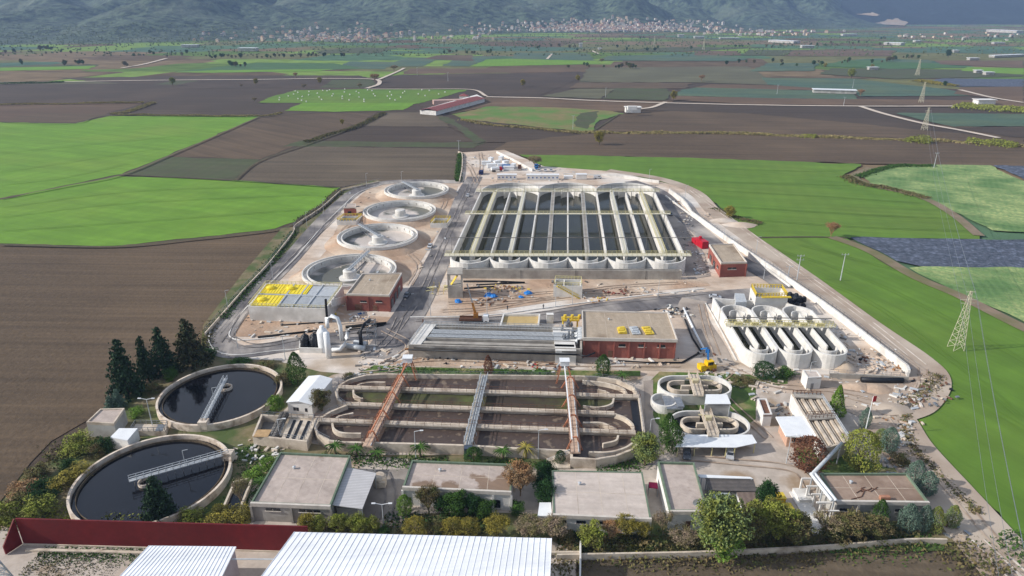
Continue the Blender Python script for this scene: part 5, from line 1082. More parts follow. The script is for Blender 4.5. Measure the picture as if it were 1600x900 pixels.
# --- main old basin
ZO = 3.5
rim = [(605, 584), (571, 586), (545, 593), (530, 602), (525, 612), (529, 624), (541, 633), (516, 643), (499, 654), (491.5, 666), (497, 679), (515, 688), (537, 690.5), (571, 691), (650, 693), (729, 695.5), (806, 700), (893, 704), (893, 715), (931, 717), (962, 712), (987, 702), (1003, 686), (1006, 674), (1003, 650), (999, 622), (990, 605), (964, 593), (930, 588), (890, 587)]
P = GS(rim, ZO); T = Thing('old_aeration_basin', base_of(P), 'old rectangular aeration basin of brown sludge crossed by orange gantries', 'basin')
m = MB(); m.wall([(p.x, p.y) for p in P], .6, .4, ZO, closed=True); T.part('outer_wall', m, concrete_old)
m = MB(); tri_sheet(m, P, ZO-1.25); T.part('sludge', m, sludge)
for (px, z, mm) in (([(533, 624), (545, 612), (960, 622), (955, 641), (545, 630)], .01, sludge_green),):
    m = MB(); tri_sheet(m, GS(px, ZO-1.2), ZO-1.2); T.part('algae', m, mm)
walls_ = [((528, 604), (1000, 619)), ((537, 630), (960, 645)), ((491, 655), (993, 675))]
for a, b in walls_:
    a = G(*a, ZO); b = G(*b, ZO); m = MB(); m.wall([a, b], .5, .6, ZO-.25); w0 = T.part('lane_wall', m, concrete_old)
    m = MB(); m.wall([a, b], 1.7, ZO-.25, ZO+.06); T.part('walkway', m, concrete_old, parent=w0)
    m = MB()
    for s in (-.8, .8): o_ = Vector((0, s, .06)); m.rail([a+o_, b+o_], 1.0, 2.2, .035)
    T.part('railing', m, rust, parent=w0)
for px in ([(602, 597), (580, 597), (562, 600), (552, 607)], [(552, 609), (553, 616), (563, 622), (567, 622)], [(552, 645), (530, 650), (522, 657)], [(519, 661), (522, 670), (535, 676), (564, 677)],
           [(910, 594), (945, 598), (972, 606), (980, 616)], [(934, 608), (948, 612), (957, 619)], [(959, 622), (955, 631), (936, 636), (911, 634)], [(911, 660), (938, 660), (950, 664), (963, 670)], [(966, 680), (962, 688), (942, 693)], [(960, 646), (976, 652), (988, 662), (990, 672)], [(920, 706), (950, 706), (975, 700), (988, 692)]):
    m = MB(); Q_ = smooth_path(GS(px, ZO), 4); m.wall(Q_, .5, .6, ZO+.02); T.part('guide_wall', m, concrete_old)
m = MB(); m.rail([G(*p, ZO) for p in rim[:12]], 1.0, 2.2, .035); m.rail([G(*p, ZO) for p in rim[19:29]], 1.0, 2.2, .035); m.rail([G(605, 584, ZO), G(890, 587, ZO)], 1.0, 2.2, .035); T.part('rim_railing', m, steel)
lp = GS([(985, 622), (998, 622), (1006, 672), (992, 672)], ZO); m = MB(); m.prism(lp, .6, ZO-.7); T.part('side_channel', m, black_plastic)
# pipes lying along sludge
def gantry(T_, a, b, w, deckm, name='bridge'):
    m = MB(); m.beam(a, b, w, .35); return T_.part(name, m, deckm)
def lattice_leg(m, a, b, w=.5):
    a = Vector(a); b = Vector(b); s = Vector((w/2, 0, 0)); m.beam(a-s, b-s*.6, .14, .14); m.beam(a+s, b+s*.6, .14, .14); n = 6
    for k in range(n): p = a.lerp(b, k/n); q = a.lerp(b, (k+1)/n); m.beam(p-s, q+s, .08, .08); m.beam(p-s, p+s, .08, .08)
for gi, (a, b, lab, w) in enumerate((((630, 588), (574, 698), 'orange gantry bridge at the left of the old rectangular basin, with a white hood', 2.4), ((757, 588), (731, 697), 'grey concrete and pipe bridge across the middle of the old rectangular basin', 1.9), ((890, 590), (899, 708), 'orange gantry bridge at the right of the old rectangular basin, with a white hood', 2.4))):
    a = G(*a, ZO+.4); b = G(*b, ZO+.4); T = Thing('gantry_bridge', (b.x, b.y, GZ), lab, 'bridge'); m = MB(); m.beam(a, b, w, .35); T.part('deck', m, mat('deck_pink', sr(206, 178, 156), sr(180, 150, 128), 1.0) if gi != 1 else concrete)
    m = MB(); q = Vector((w/2, 0, .2))
    for s in (-1, 1): o_ = Vector((s*w/2, 0, .2)); m.rail([a+o_, b+o_], 1.1, 1.6, .05)
    T.part('railing', m, rust if gi != 1 else steel_pale)
    m = MB()
    for s in ((-.4, .1, .5) if gi == 1 else (.8,)): m.tube([a+Vector((s, 0, .35)), b+Vector((s, 0, .35))], .14, 6)
    T.part('pipe', m, steel_pale)
    if gi != 1:
        hood = G(637 if gi == 0 else 882, 561 if gi == 0 else 566, 8.2)
        for k in range(4):
            p = a.lerp(b, .08+k*.27); m = MB(); zt = 5.6
            for s in (-1, 1): lattice_leg(m, (p.x+s*2.3, p.y-.6, ZO-1 if k < 3 else GZ), (p.x+s*.5, p.y, ZO+zt-3.4), .35)
            m.beam((p.x-.6, p.y, ZO+zt-3.4), (p.x+.6, p.y, ZO+zt-3.4), .3, .3); T.part('orange_frame', m, orange_paint)
        m = MB(); m.beam((hood.x, hood.y, 7.4), (b.x-(.6 if gi else -.2), b.y+3, 5.6), .28, .4); T.part('hoist_rail', m, orange_paint if gi == 0 else white_metal)
        m = MB(); x, y = hood.x, hood.y
        for dx in (-1.4, 1.4):
            for dy in (-1.2, 1.2): lattice_leg(m, (x+dx*1.8, y+dy*1.4, GZ), (x+dx*.7, y+dy*.6, 7.4), .3)
        T.part('hood_frame', m, orange_paint)
        m = MB(); m.box((x, y, 8.2), (2.5, 2.0, 1.4)); m.box((x, y, 8.95), (2.8, 2.4, .12)); T.part('hood', m, white_metal)
        if gi == 1: pass
    else:
        m = MB()
        for k in range(9): p = a.lerp(b, .06+k*.11); m.tube([p+Vector((-1.1, 0, 1.5)), p+Vector((-1.1, 0, .4)), p+Vector((-.8, 0, .2))], .12, 6); m.tube([p+Vector((1.0, 0, .4)), p+Vector((1.4, 0, -1))], .1, 6)
        T.part('air_dropper', m, steel_pale)
        m = MB(); m.box((b.x+.1, b.y-.6, 2.3), (1.9, 1.4, 3.6)); T.part('blue_cladding', m, mat('slate_paint', sr(72, 84, 100), sr(62, 72, 88), 1.0))
# stair at the right gantry foot
q = G(893, 726, GZ); T = Thing('concrete_stair', (q.x, q.y, GZ), 'pale concrete stair climbing to the right gantry of the old basin', 'stair'); m = MB()
for k in range(10): m.box((q.x-5.5+k*.55, q.y+1.5, GZ+.13+k*.13), (.56, 1.8, .26+k*.26))
T.part('steps', m, concrete_old); m = MB(); m.rail([(q.x-5.6, q.y+.6, GZ+.2), (q.x-.3, q.y+.6, GZ+2.8)], 1.0, 1.2, .05); T.part('railing', m, steel_pale)
m = MB(); q = G(872, 728, GZ); m.box((q.x, q.y, GZ+.25), (5.5, 2.6, .5)); solo('concrete_slab', m, concrete_old, (q.x, q.y, GZ), 'low concrete slab at the foot of the stair below the right gantry', 'slab')
# --- inlet works at the left of the basin
ZI_ = 3.7; P = GS([(409, 648), (494, 653), (478, 689), (396, 680)], ZI_); T = Thing('inlet_works', base_of(P), 'square concrete inlet structure with screw pumps, left of the old rectangular basin', 'structure')
def Q(u, v, z): p = (P[3].lerp(P[2], u)).lerp(P[0].lerp(P[1], u), v); return Vector((p.x, p.y, z))
m = MB(); m.wall([(p.x, p.y) for p in P], .5, .4, ZI_, closed=True)
m.prism([Q(.52, .03, 0), Q(.97, .03, 0), Q(.97, .97, 0), Q(.52, .97, 0)], .5, ZI_-.4); T.part('wall', m, concrete_old)
m = MB(); m.prism([Q(.02, .03, 0), Q(.5, .03, 0), Q(.5, .97, 0), Q(.02, .97, 0)], .5, ZI_-2.0); T.part('pit_floor', m, concrete_dark)
for uu_ in (.33, .4):
    m = MB(); a = Q(uu_-.03, .1, ZI_-.9); b = Q(uu_+.07, .92, ZI_+.9); m.tube([a, b], .28, 8)
    for k in range(16): p = a.lerp(b, k/15); m.tube([p, p+(b-a).normalized()*.3], .75, 10)
    T.part('screw_pump', m, concrete_dark)
for uu_ in (.6, .72, .86):
    m = MB(); m.prism([Q(uu_, .08, 0), Q(uu_+.05, .08, 0), Q(uu_+.05, .9, 0), Q(uu_, .9, 0)], ZI_-.39, ZI_-.3); T.part('channel_cover', m, black_plastic)
m = MB(); m.rail([Q(0.02, .98, ZI_), Q(.98, .98, ZI_), Q(.98, .02, ZI_), Q(.5, .02, ZI_), Q(.5, .5, ZI_)], 1.1, 1.5, .04); T.part('railing', m, steel)
m = MB(); q = Q(.18, .5, ZI_); m.box((q.x, q.y-3.4, ZI_+.0), (3.5, 3.0, .2)); T.part('slab', m, mat('ochre_concrete', sr(190, 158, 116), sr(160, 132, 98), 1))
# flat hut, white shed, pump box at the far left
building('flat_hut', [(157, 640), (195, 639), (178, 663), (135, 661)], 5.0, 'small grey flat-roofed hut left of the upper old round tank', 'hut', plaster_grey, roof_screed, concrete_old, par=.3)
building('white_shed', [(186, 669), (215, 669), (199, 688), (172, 683)], 4.2, 'small white shed with a plain metal roof between hut and lower old round tank', 'shed', plaster_white, white_metal, white_metal, par=0)
P = GS([(212, 661), (262, 662), (258, 673), (205, 672)], 2.6); m = MB(); m.prism(P, .4, 2.4); T = Thing('pump_pit', base_of(P), 'low concrete pump pit with railings between the two old round tanks', 'pit'); T.part('wall', m, concrete_old)
m = MB(); m.rail([Vector((p.x, p.y, 2.4)) for p in P], 1.1, 1.4, .05, closed=True); T.part('railing', m, steel)
m = MB(); m.prism([P[1].lerp(P[3], .1), P[1].lerp(P[0], .3), P[2].lerp(P[3], .3), P[2].lerp(P[0], .1)], 2.4, 2.5); T.part('grating', m, steel)
P = GS([(366, 752), (394, 745), (372, 800), (345, 800)], 2.3); m = MB(); m.wall([(p.x, p.y) for p in P], .45, .4, 2.2, closed=True); T = Thing('sludge_pit', base_of(P), 'old concrete pit with dark water right of the lower old round tank', 'pit'); T.part('wall', m, concrete_old)
m = MB(); tri_sheet(m, P, 1.3); T.part('water', m, dark_water)
# --- white gabled prefab
ze = 4.6; bl, brr, fr, fl_ = GS([(482, 588), (520, 592), (487, 633), (447, 629)], ze); T = Thing('white_cabin', base_of([bl, brr, fr, fl_]), 'white gabled prefab cabin between the upper old round tank and the old basin', 'cabin')
m = MB(); Pw = [p.lerp((bl+fr)/2, .05) for p in (bl, brr, fr, fl_)]; m.prism(Pw, .5, ze-.05)
rf = (fr+fl_)/2+Vector((0, 0, .7)); rb = (bl+brr)/2+Vector((0, 0, .7))
gf = Pw[2].lerp(Pw[3], .5)+Vector((0, 0, .58)); gb = Pw[0].lerp(Pw[1], .5)+Vector((0, 0, .58))
m.add([Pw[3], Pw[2], gf, Pw[0], Pw[1], gb], [(0, 1, 2), (4, 3, 5)]); T.part('wall', m, plaster_white)
m = MB(); t = Vector((0, 0, .12)); m.add([fl_, rf, rb, bl, fl_+t, rf+t, rb+t, bl+t], [(0, 1, 2, 3), (7, 6, 5, 4), (0, 4, 5, 1), (2, 6, 7, 3), (3, 7, 4, 0)]); m.add([rf, fr, brr, rb, rf+t, fr+t, brr+t, rb+t], [(0, 1, 2, 3), (7, 6, 5, 4), (0, 4, 5, 1), (2, 6, 7, 3), (1, 5, 6, 2)]); T.part('roof', m, white_metal)
for u0, u1 in ((.22, .32), (.34, .44), (.7, .8)):
    p = Pw[3].lerp(Pw[2], (u0+u1)/2); m = MB(); m.box((p.x, p.y-.02, 2.7), ((Pw[2]-Pw[3]).length*(u1-u0), .12, 1.0)); T.part('window', m, dark_glass)
m = MB(); p = (Pw[2]+Pw[3])/2; m.box((p.x, p.y, .95), ((Pw[2]-Pw[3]).length*.98, .3, .9)); T.part('plinth', m, concrete_old)
# --- two small oval ditches
def oval(x0, x1, y0, y1, z, label, bx, water, wallm=concrete_white):
    cL, cR = G(x0, (y0+y1)/2+1, z), G(x1, (y0+y1)/2+1, z); a = G((x0+x1)/2, y0, z); b = G((x0+x1)/2, y1, z); r = (a.y-b.y)/2; cy = (a.y+b.y)/2; xa = cL.x+r; xb = cR.x-r
    def stad(rr, n=14): return [(xb+rr*math.cos(t), cy+rr*math.sin(t)) for t in [-PI/2+PI*k/n for k in range(n+1)]]+[(xa+rr*math.cos(t), cy+rr*math.sin(t)) for t in [PI/2+PI*k/n for k in range(n+1)]]
    T = Thing('oval_ditch', ((xa+xb)/2, cy, GZ), label, 'basin', 'two small old oval ditches'); m = MB(); m.wall(stad(r), .45, .4, z, closed=True); T.part('outer_wall', m, wallm)
    m = MB(); tri_sheet(m, [Vector((p[0], p[1], 0)) for p in stad(r)], z-1.4); T.part('water', m, water)
    m = MB(); m.wall([(xa+1, cy), (xb-1, cy)], .7, .6, z-.1); T.part('lane_wall', m, concrete_old)
    for s, xc in ((1, xb), (-1, xa)):
        m = MB(); rr = r*.5; path = [(xc-s*2.5, cy-rr)]+[(xc+s*rr*math.cos(t), cy+rr*math.sin(t)) for t in [-PI/2+PI*k/12 for k in range(13)]]+[(xc-s*2.5, cy+rr)]; m.wall(path, .5, .6, z-.05); T.part('guide_wall', m, concrete_old)
    t0 = G(bx[0], y0-2, z+.3); t1 = G(bx[1], y1+2, z+.3); w_ = MB(); w_.beam(t0, t1, 2.6, .3); bo = T.part('bridge', w_, concrete_old)
    w_ = MB()
    for s in (-1.2, 1.2): w_.rail([t0+Vector((s, 0, .1)), t1+Vector((s, 0, .1))], 1.1, 1.3, .06)
    T.part('railing', w_, concrete_old, parent=bo)
    w_ = MB(); q = t0.lerp(t1, .4); w_.beam((q.x-2, q.y+2, z+.6), (q.x+5, q.y, z+.9), .2, .3); w_.box((q.x, q.y, z+.9), (1.5, 1.2, 1.0)); T.part('rotor', w_, mat('cream_metal', sr(206, 196, 160), sr(180, 168, 136), 1))
    return T
oval(1030, 1142, 587, 617, 4.0, 'small old oval ditch with green weed, farther one beside the yellow loader crane', (1082, 1092), water_mat('weed_water', sr(58, 66, 40), .3, .03, sr(40, 44, 34), .3))
oval(1049, 1170, 642, 680, 3.8, 'small old oval ditch of dark water, just behind the white carport', (1101, 1115), dark_water)
q = G(1040, 640, GZ); T = Thing('round_sump', (q.x, q.y, GZ), 'small round white sump with a grated deck left between the two oval ditches', 'sump')
m = MB(); m.lathe((q.x-.5, q.y+1, 0), [(3.4, .4), (3.4, 3.4), (3.0, 3.4), (3.0, 1.5), (.01, 1.5)], 30); T.part('wall', m, concrete_white)
m = MB(); m.box((q.x+1.6, q.y, 3.0), (4.2, 6.4, .5)); m.box((q.x+3.2, q.y-.6, 3.45), (1.8, 4.6, .5)); T.part('deck', m, steel)
def canopy(name, px, h, label, roofm, cat='canopy', posts=True, slope=0.0, backwall=None, rib=0):
    P = GS(px, h); T = Thing(name, base_of(P), label, cat); m = MB(); m.prism([(p.x, p.y) for p in P], h-.14, h, bottom=True)
    T.part('roof', m, roofm)
    if rib:
        m = MB()
        for k in range(rib): t = (k+.5)/rib; m.beam(P[0].lerp(P[1], t)+Vector((0, 0, .03)), P[-1].lerp(P[-2], t)+Vector((0, 0, .03)), .09, .08)
        T.part('roof_rib', m, roofm, kind='stuff')
    if posts:
        for p in P: q = p.lerp(Vector((T.loc[0], T.loc[1], h)), .06); m = MB(); m.beam((q.x, q.y, .6), (q.x, q.y, h-.14), .2, .2); T.part('post', m, yellow_rail if posts == 'y' else steel_pale)
    if backwall:
        m = MB(); m.prism([p.lerp(Vector((T.loc[0], T.loc[1], h)), .1) for p in P], .5, h-.6); T.part('wall', m, backwall)
    return T, P
canopy('white_canopy', [(1103, 616), (1136, 616), (1142, 631), (1101, 631)], 6.6, 'white flat canopy on posts between the two small oval ditches', white_metal, backwall=plaster_grey)
T, P = canopy('carport', [(1071, 679), (1175, 679), (1183, 692), (1150, 699), (1055, 698)], 3.9, 'long white carport roof with a cut corner, over two parked cars', white_metal, posts='y', cat='carport', rib=0)
for t in (.33, .62, .85): q = P[4].lerp(P[3], t); m = MB(); m.beam((q.x, q.y+.3, .6), (q.x, q.y+.3, 3.7), .18, .18); T.part('post', m, yellow_rail)
building('machine_box', [(1184, 624), (1197, 624), (1206, 649), (1193, 649)], 4.2, 'small white machine box with rusty louvred top, right of the oval ditches', 'cabinet', plaster_white, rust, plaster_white, par=.3)
T, P = building('pump_house', [(1212, 651), (1256, 650), (1277, 684), (1228, 681)], 4.7, 'pinkish brick pump house with a wide white metal roof, beside the brown tree', 'building', mat('pink_brick', sr(196, 160, 138), sr(176, 140, 120), 1.5), white_metal, white_metal, par=0, over=1.3, wins=((.2, .5, 1.6, 2.8), (.55, .85, 1.6, 2.8)))
building('white_kiosk', [(1254, 579), (1277, 580), (1284, 590), (1262, 591)], 4.6, 'small white flat-roofed kiosk behind the slanting channel tank', 'kiosk', plaster_white, roof_screed_pale, plaster_white, par=.2, doors=((.3, .5, 2.0, steel),))
# --- slanting channel tank
ZC = 5.0; P = GS([(1238, 616), (1281, 618), (1326, 688), (1289, 700)], ZC); T = Thing('channel_tank', base_of(P), 'long slanting concrete tank of narrow channels behind the brown tree', 'tank')
def Q(u, v, z): p = (P[3].lerp(P[2], u)).lerp(P[0].lerp(P[1], u), v); return Vector((p.x, p.y, z))
m = MB(); m.wall([(p.x, p.y) for p in P], .5, .4, ZC, closed=True); T.part('wall', m, concrete_old)
m = MB(); m.prism([(p.x, p.y) for p in [P[0]+Vector((-.35, 0, 0)), P[0], P[3], P[3]+Vector((-.35, 0, 0))]], .5, ZC-.05); T.part('white_side_wall', m, plaster_white)
m = MB(); tri_sheet(m, P, ZC-1.5); T.part('water', m, sludge)
for k in range(1, 7): m = MB(); m.wall([Q(k/7, .02, 0), Q(k/7, .95, 0)], .35 if k % 2 else .7, .6, ZC-.1-(k % 2)*.3); T.part('lane_wall', m, concrete_old)
m = MB(); m.beam(Q(-.02, .52, ZC+.2), Q(1.02, .5, ZC+.2), 2.2, .35); m.beam(Q(0, .97, ZC+.2), Q(1, .97, ZC+.2), 2.5, .35); bo = T.part('walkway', m, concrete)
m = MB(); m.rail([Q(-.02, .49, ZC+.3), Q(1.02, .47, ZC+.3)], 1.1, 1, .05); m.rail([Q(-.02, .55, ZC+.3), Q(1.02, .53, ZC+.3)], 1.1, 1, .05); m.rail([Q(0, .99, ZC+.3), Q(1, .99, ZC+.3)], 1.1, 1, .07); T.part('railing', m, rust, parent=bo)
m = MB()
for s in (1.03, 1.07, 1.11): m.beam(Q(s, .02, ZC+.3), Q(s, .95, ZC+.3), .12, .12)
m.rail([Q(1.02, .02, ZC), Q(1.02, .95, ZC)], 1.1, 1.4, .05); T.part('side_rack', m, steel_pale)
# pipe bridge
a = G(1314, 694, 6.5); b = G(1270, 740, 6.8); c_ = G(1303, 782, 6.6); T = Thing('pipe_bridge', (b.x, b.y, GZ), 'elevated grey double pipe bridge turning past the right end flat building', 'pipe bridge')
m = MB()
for s in (-.5, .5): o_ = Vector((s*.8, s*.8, 0)); m.tube([a+o_, b+o_], .42, 8)
T.part('pipe', m, steel_pale, smooth=True)
m = MB()
for s in (-.45, .45): o_ = Vector((s, 0, 0)); m.tube([b+o_, c_+o_], .35, 8)
T.part('pipe', m, white_metal, smooth=True)
for p in (a, b, b.lerp(c_, .5), c_): m = MB(); m.beam((p.x, p.y, .6), p, .25, .25); T.part('post', m, steel_pale)
# --- row of flat roofed buildings along the front
building('flat_building', [(438, 709), (548, 714), (517, 793), (392, 788)], 5.2, 'flat-roofed building with a stained roof and green parapet, leftmost of the front row', 'building', plaster_grey, roof_screed, parapet_green,
    wins=((.18, .36, 2.9, 3.5), (.6, .86, 2.9, 3.5)), doors=((.66, .84, 2.0, plaster_white),), pil=3)
T, P = canopy('grey_canopy', [(542, 730), (588, 739), (566, 795), (518, 789)], 4.9, 'pale grey ribbed canopy roof beside the leftmost flat-roofed building', mat('ribbed_grey', sr(190, 188, 188), sr(176, 174, 174), .5, rough=.6, stripe=(82, .9, sr(160, 158, 158), .5)), rib=0)
cabin((547, 805), (560, 806), (4.5, 2.4, 2.6), 'grey container standing under the front of the pale canopy', m_=plaster_grey, name='container', cat='container')
q = G(594, 757, GZ); m = MB(); m.lathe((q.x, q.y, GZ), [(1.5, 0), (1.5, 2.2), (1.1, 2.7), (.01, 2.8)], 20); m.box((q.x+.8, q.y-1.5, GZ+1.2), (1.4, .5, 1.4)); solo('water_tank', m, concrete_old, (q.x, q.y, GZ), 'round beige tank standing right of the pale grey canopy', 'tank')
building('flat_building', [(643, 722), (802, 728), (799, 771), (629, 763)], 5.4, 'long flat-roofed building with a row of green shrubs in front', 'building', plaster_white, roof_screed, parapet_green,
    wins=((.81, .9, .6, 2.6),), doors=((.7, .76, 2.2, dark_glass),), pil=7)
building('flat_building', [(862, 735.5), (1004, 738), (1018, 813), (864, 806)], 4.9, 'largest pale flat roof of the front row, crossed by a dark crack', 'building', plaster_white, roof_screed_pale, parapet_green, par=.12,
    wins=((.1, .14, 2.4, 3.1), (.24, .34, 2.4, 3.1), (.46, .56, 2.4, 3.1), (.66, .78, 2.4, 3.1)), pil=0)
building('small_annex', [(843, 785), (861, 785), (862, 806), (840, 806)], 4.2, 'small white annex with a plain roof against the largest pale flat building', 'annex', plaster_white, white_metal, white_metal, par=0)
building('flat_building', [(1028, 723.5), (1084, 725), (1105, 801), (1047, 801)], 5.4, 'narrow flat-roofed building with a white left wall and a satellite dish', 'building', plaster_white, roof_screed, parapet_green,
    side_wins=(), doors=((.45, .58, 2.3, rust),))
q = G(1088, 789, 5.5); m = MB(); m.lathe((0, 0, 0), [(.01, 0), (.5, .08), (.9, .3)], 18); m.v = [(q.x+x, q.y-z, q.z+.9+y) for x, y, z in m.v]; m.beam((q.x, q.y+.1, 5.4), (q.x, q.y, 6.3), .12, .12); solo('satellite_dish', m, white_metal, (q.x, q.y, 5.4), 'white satellite dish standing on the narrow flat roof', 'dish')
dark_roof = mat('dark_sheet', sr(104, 98, 94), sr(84, 80, 78), .7, rough=.7, stripe=(90, 1.2, sr(70, 66, 64), .4))
canopy('dark_shed', [(1102, 746), (1177, 748), (1183, 768), (1109, 766)], 4.3, 'dark grey sheet-roofed shed right of the narrow flat building, rear one', dark_roof, cat='shed', backwall=plaster_grey)
canopy('dark_shed', [(1151, 769), (1184, 769), (1197, 797), (1163, 803)], 4.3, 'brown-grey sheet-roofed shed with a white edge, nearer of the two dark sheds', mat('brown_sheet', sr(132, 116, 106), sr(110, 96, 88), .7, stripe=(5, 1.2, sr(90, 78, 72), .4)), cat='shed', backwall=plaster_white)
canopy('white_awning', [(1090, 741), (1172, 745), (1177, 748), (1094, 746)], 4.6, 'narrow white awning along the back edge of the dark shed', white_metal, cat='awning')
canopy('glass_canopy', [(1113, 769), (1140, 769), (1149, 798), (1117, 786)], 3.6, 'pale blue-grey sheet roof between the two dark sheds and the narrow building', mat('pale_blue_sheet', sr(168, 178, 180), sr(150, 160, 164), .8), cat='roof')
building('flat_building', [(1280, 742), (1417, 742), (1451, 787), (1306, 785)], 5.6, 'right end flat-roofed building with cables on its brown roof', 'building', plaster_grey, mat('roof_brown', sr(158, 138, 122), sr(140, 120, 106), .8, c3=sr(120, 100, 86), s3=.12, f3=(.48, .68)), parapet_green,
    wins=((.06, .14, 2.6, 3.2), (.66, .74, 2.6, 3.2)), doors=((.52, .56, 2.4, plaster_white),), pil=5)
q = G(1384, 783, 5.7); m = MB(); m.box((q.x, q.y+.6, 6.1), (2.0, .8, .8)); solo('roof_box', m, mat('terracotta', sr(176, 128, 104), sr(150, 106, 86), 1), (q.x, q.y, 5.6), 'small terracotta box on the front edge of the right end roof', 'box')
m = MB(); lpx = [(1330, 780), (1346, 776), (1350, 768), (1345, 763), (1352, 761)], [(1345, 768), (1358, 765), (1362, 762), (1370, 765)], [(1338, 770), (1348, 764), (1360, 768), (1371, 761)]
for l_ in lpx: m.tube([G(x, y, 5.72) for x, y in l_], .09, 5)
q = G(1345, 770, 5.65); solo('cable', m, rust, tuple(q), 'loose rusty cables lying on the roof of the right end building', 'cable')
T = Thing('entrance_porch', tuple(G(1285, 800, GZ)), 'white concrete entrance porch with steps at the left side of the right end building', 'porch')
q = G(1290, 797, GZ); 
for k in range(5): m = MB(); m.box((q.x-3.2+k*.3, q.y+6-k*2.6, GZ+1.7), (.35, .35, 3.3)); m.box((q.x-1.5, q.y+6-k*2.6, GZ+3.5), (3.6, .35, .3)); T.part('pergola_frame', m, plaster_white)
m = MB(); m.box((q.x-4, q.y-1, GZ+.2), (3.4, 13, .4)); m.box((q.x-3.4, q.y+4, GZ+.5), (3.0, 4, 1.0)); T.part('steps', m, concrete_white)
# --- maroon roof and white warehouses nearest the camera
def slab_roof(name, px, zs, label, roofm, wallm, cat='building', thick=.25, ribs=0, ribm=None):
    P = [G(x, y, z) for (x, y), z in zip(px, zs)]; T = Thing(name, base_of(P), label, cat)
    m = MB(); n = len(P); vs = [tuple(p) for p in P]+[(p.x, p.y, p.z-thick) for p in P]; m.add(vs, [tuple(range(n-1, -1, -1)), tuple(range(n, 2*n))]+[(i, (i+1) % n, (i+1) % n+n, i+n) for i in range(n)])
    T.part('roof', m, roofm)
    cc = sum(P, Vector())/n; W = [p+(Vector((cc.x, cc.y, p.z))-p).normalized()*.35 for p in P]
    m = MB(); m.prism(W, .3, [p.z-thick-.01 for p in P], cap=False); T.part('wall', m, wallm)
    if ribs:
        m = MB()
        for k in range(ribs+1): t = k/ribs; m.beam(P[0].lerp(P[1], t)+Vector((0, 0, .06)), P[3].lerp(P[2], t)+Vector((0, 0, .03)), .06, .06)
        T.part('roof_rib', m, ribm or roofm, kind='stuff')
    return T
maroon = mat('maroon_sheet', sr(112, 34, 38), sr(98, 30, 34), .8, rough=.6, streak=(90, .4, .05, .75))
a = G(38, 850, GZ); b = G(486, 863, GZ); T = Thing('maroon_wall', tuple((a+b)/2), 'long tall dark maroon sheet wall across the bottom left', 'wall')
m = MB(); m.wall([(b.x, b.y), (a.x, a.y)], .3, 1.1, 7.35); T.part('sheet_panel', m, maroon)
m = MB(); m.wall([(a.x-.3, a.y-.1), (a.x-1.6, a.y-3)], .3, 1.1, [7.3, 3.0]); T.part('side_panel', m, maroon)
m = MB(); m.wall([(b.x, b.y-.1), (a.x, a.y-.1)], .5, .4, 1.25); T.part('footing', m, concrete_old)
m = MB()
for k in range(14): p = a.lerp(b, (k+.5)/14); m.box((p.x, p.y+.3, 4), (.2, .3, 6))
T.part('frame', m, steel)
wr = mat('white_sheet', sr(232, 234, 238), sr(222, 225, 230), .3, rough=.5, streak=(84, .5, .03, .9))
slab_roof('white_warehouse', [(460, 831), (862, 841), (856, 985), (345, 985)], (9, 9, 7.4, 7.4), 'large warehouse with a ribbed white metal roof in the bottom middle', wr, plaster_white, ribs=44)
slab_roof('white_warehouse', [(233, 852.5), (369, 854), (318, 960), (130, 960)], (7.5, 7.5, 6.2, 6.2), 'smaller white ribbed metal roof at the bottom left, beside the larger one', wr, mat('mauve_plaster', sr(170, 160, 164), sr(150, 140, 146), .5), ribs=24)
m = MB(); a = G(334, 882, 6.5); b = G(480, 874, 6.5); m.tube([a, a+Vector((.2, .9, .4)), b], .14, 6); solo('flue_pipe', m, steel_pale, tuple(a), 'thin white pipe running from the small white roof to the right', 'pipe')
for px, h, lab, mm, t in (([(40, 858), (130, 860), (240, 863), (300, 865)], .5, 'low concrete kerb wall in front of the maroon sheet wall', concrete_old, .6),
        ([(870, 866), (980, 864), (1080, 862), (1180, 858), (1290, 852), (1420, 842), (1480, 842)], 1.3, 'long low garden wall between the shrubs and the brown field at the bottom right', concrete_old, .4),
        ([(860, 862), (907, 862)], .8, 'short low wall right of the large white warehouse', concrete_old, .5), ([(907, 845), (907, 870), (906, 930)], 2.0, 'thin white boundary wall running down to the bottom edge', plaster_white, .3)):
    wall_thing(px, t, h, lab, m_=mm)
# lattice mast in the corner
q = G(-6, 935, 0); T = Thing('lattice_mast', (q.x, q.y, 0), 'steel lattice mast with a red and white head in the bottom left corner', 'mast'); m = MB(); hh = 15.5
def corner(k, f): a = PI/4+k*PI/2; r = 3.6*(1-f)+.35; return Vector((q.x+r*math.cos(a), q.y+r*math.sin(a), hh*f))
for k in range(4):
    m.beam(corner(k, 0), corner(k, 1), .2, .2)
    for j in range(9): m.beam(corner(k, j/9), corner((k+1) % 4, (j+1)/9), .09, .09); m.beam(corner(k, (j+1)/9), corner((k+1) % 4, (j+1)/9), .09, .09); m.beam(corner((k+1) % 4, j/9), corner(k, (j+1)/9), .08, .08)
T.part('frame', m, steel_pale); m = MB(); m.lathe((q.x, q.y, hh), [(.7, 0), (.7, 1.0), (.01, 1.0)], 14); T.part('head', m, red_paint); m = MB(); m.lathe((q.x, q.y, hh+1), [(.6, 0), (.6, 1.0), (.01, 1.0)], 14); T.part('cap', m, white_metal)
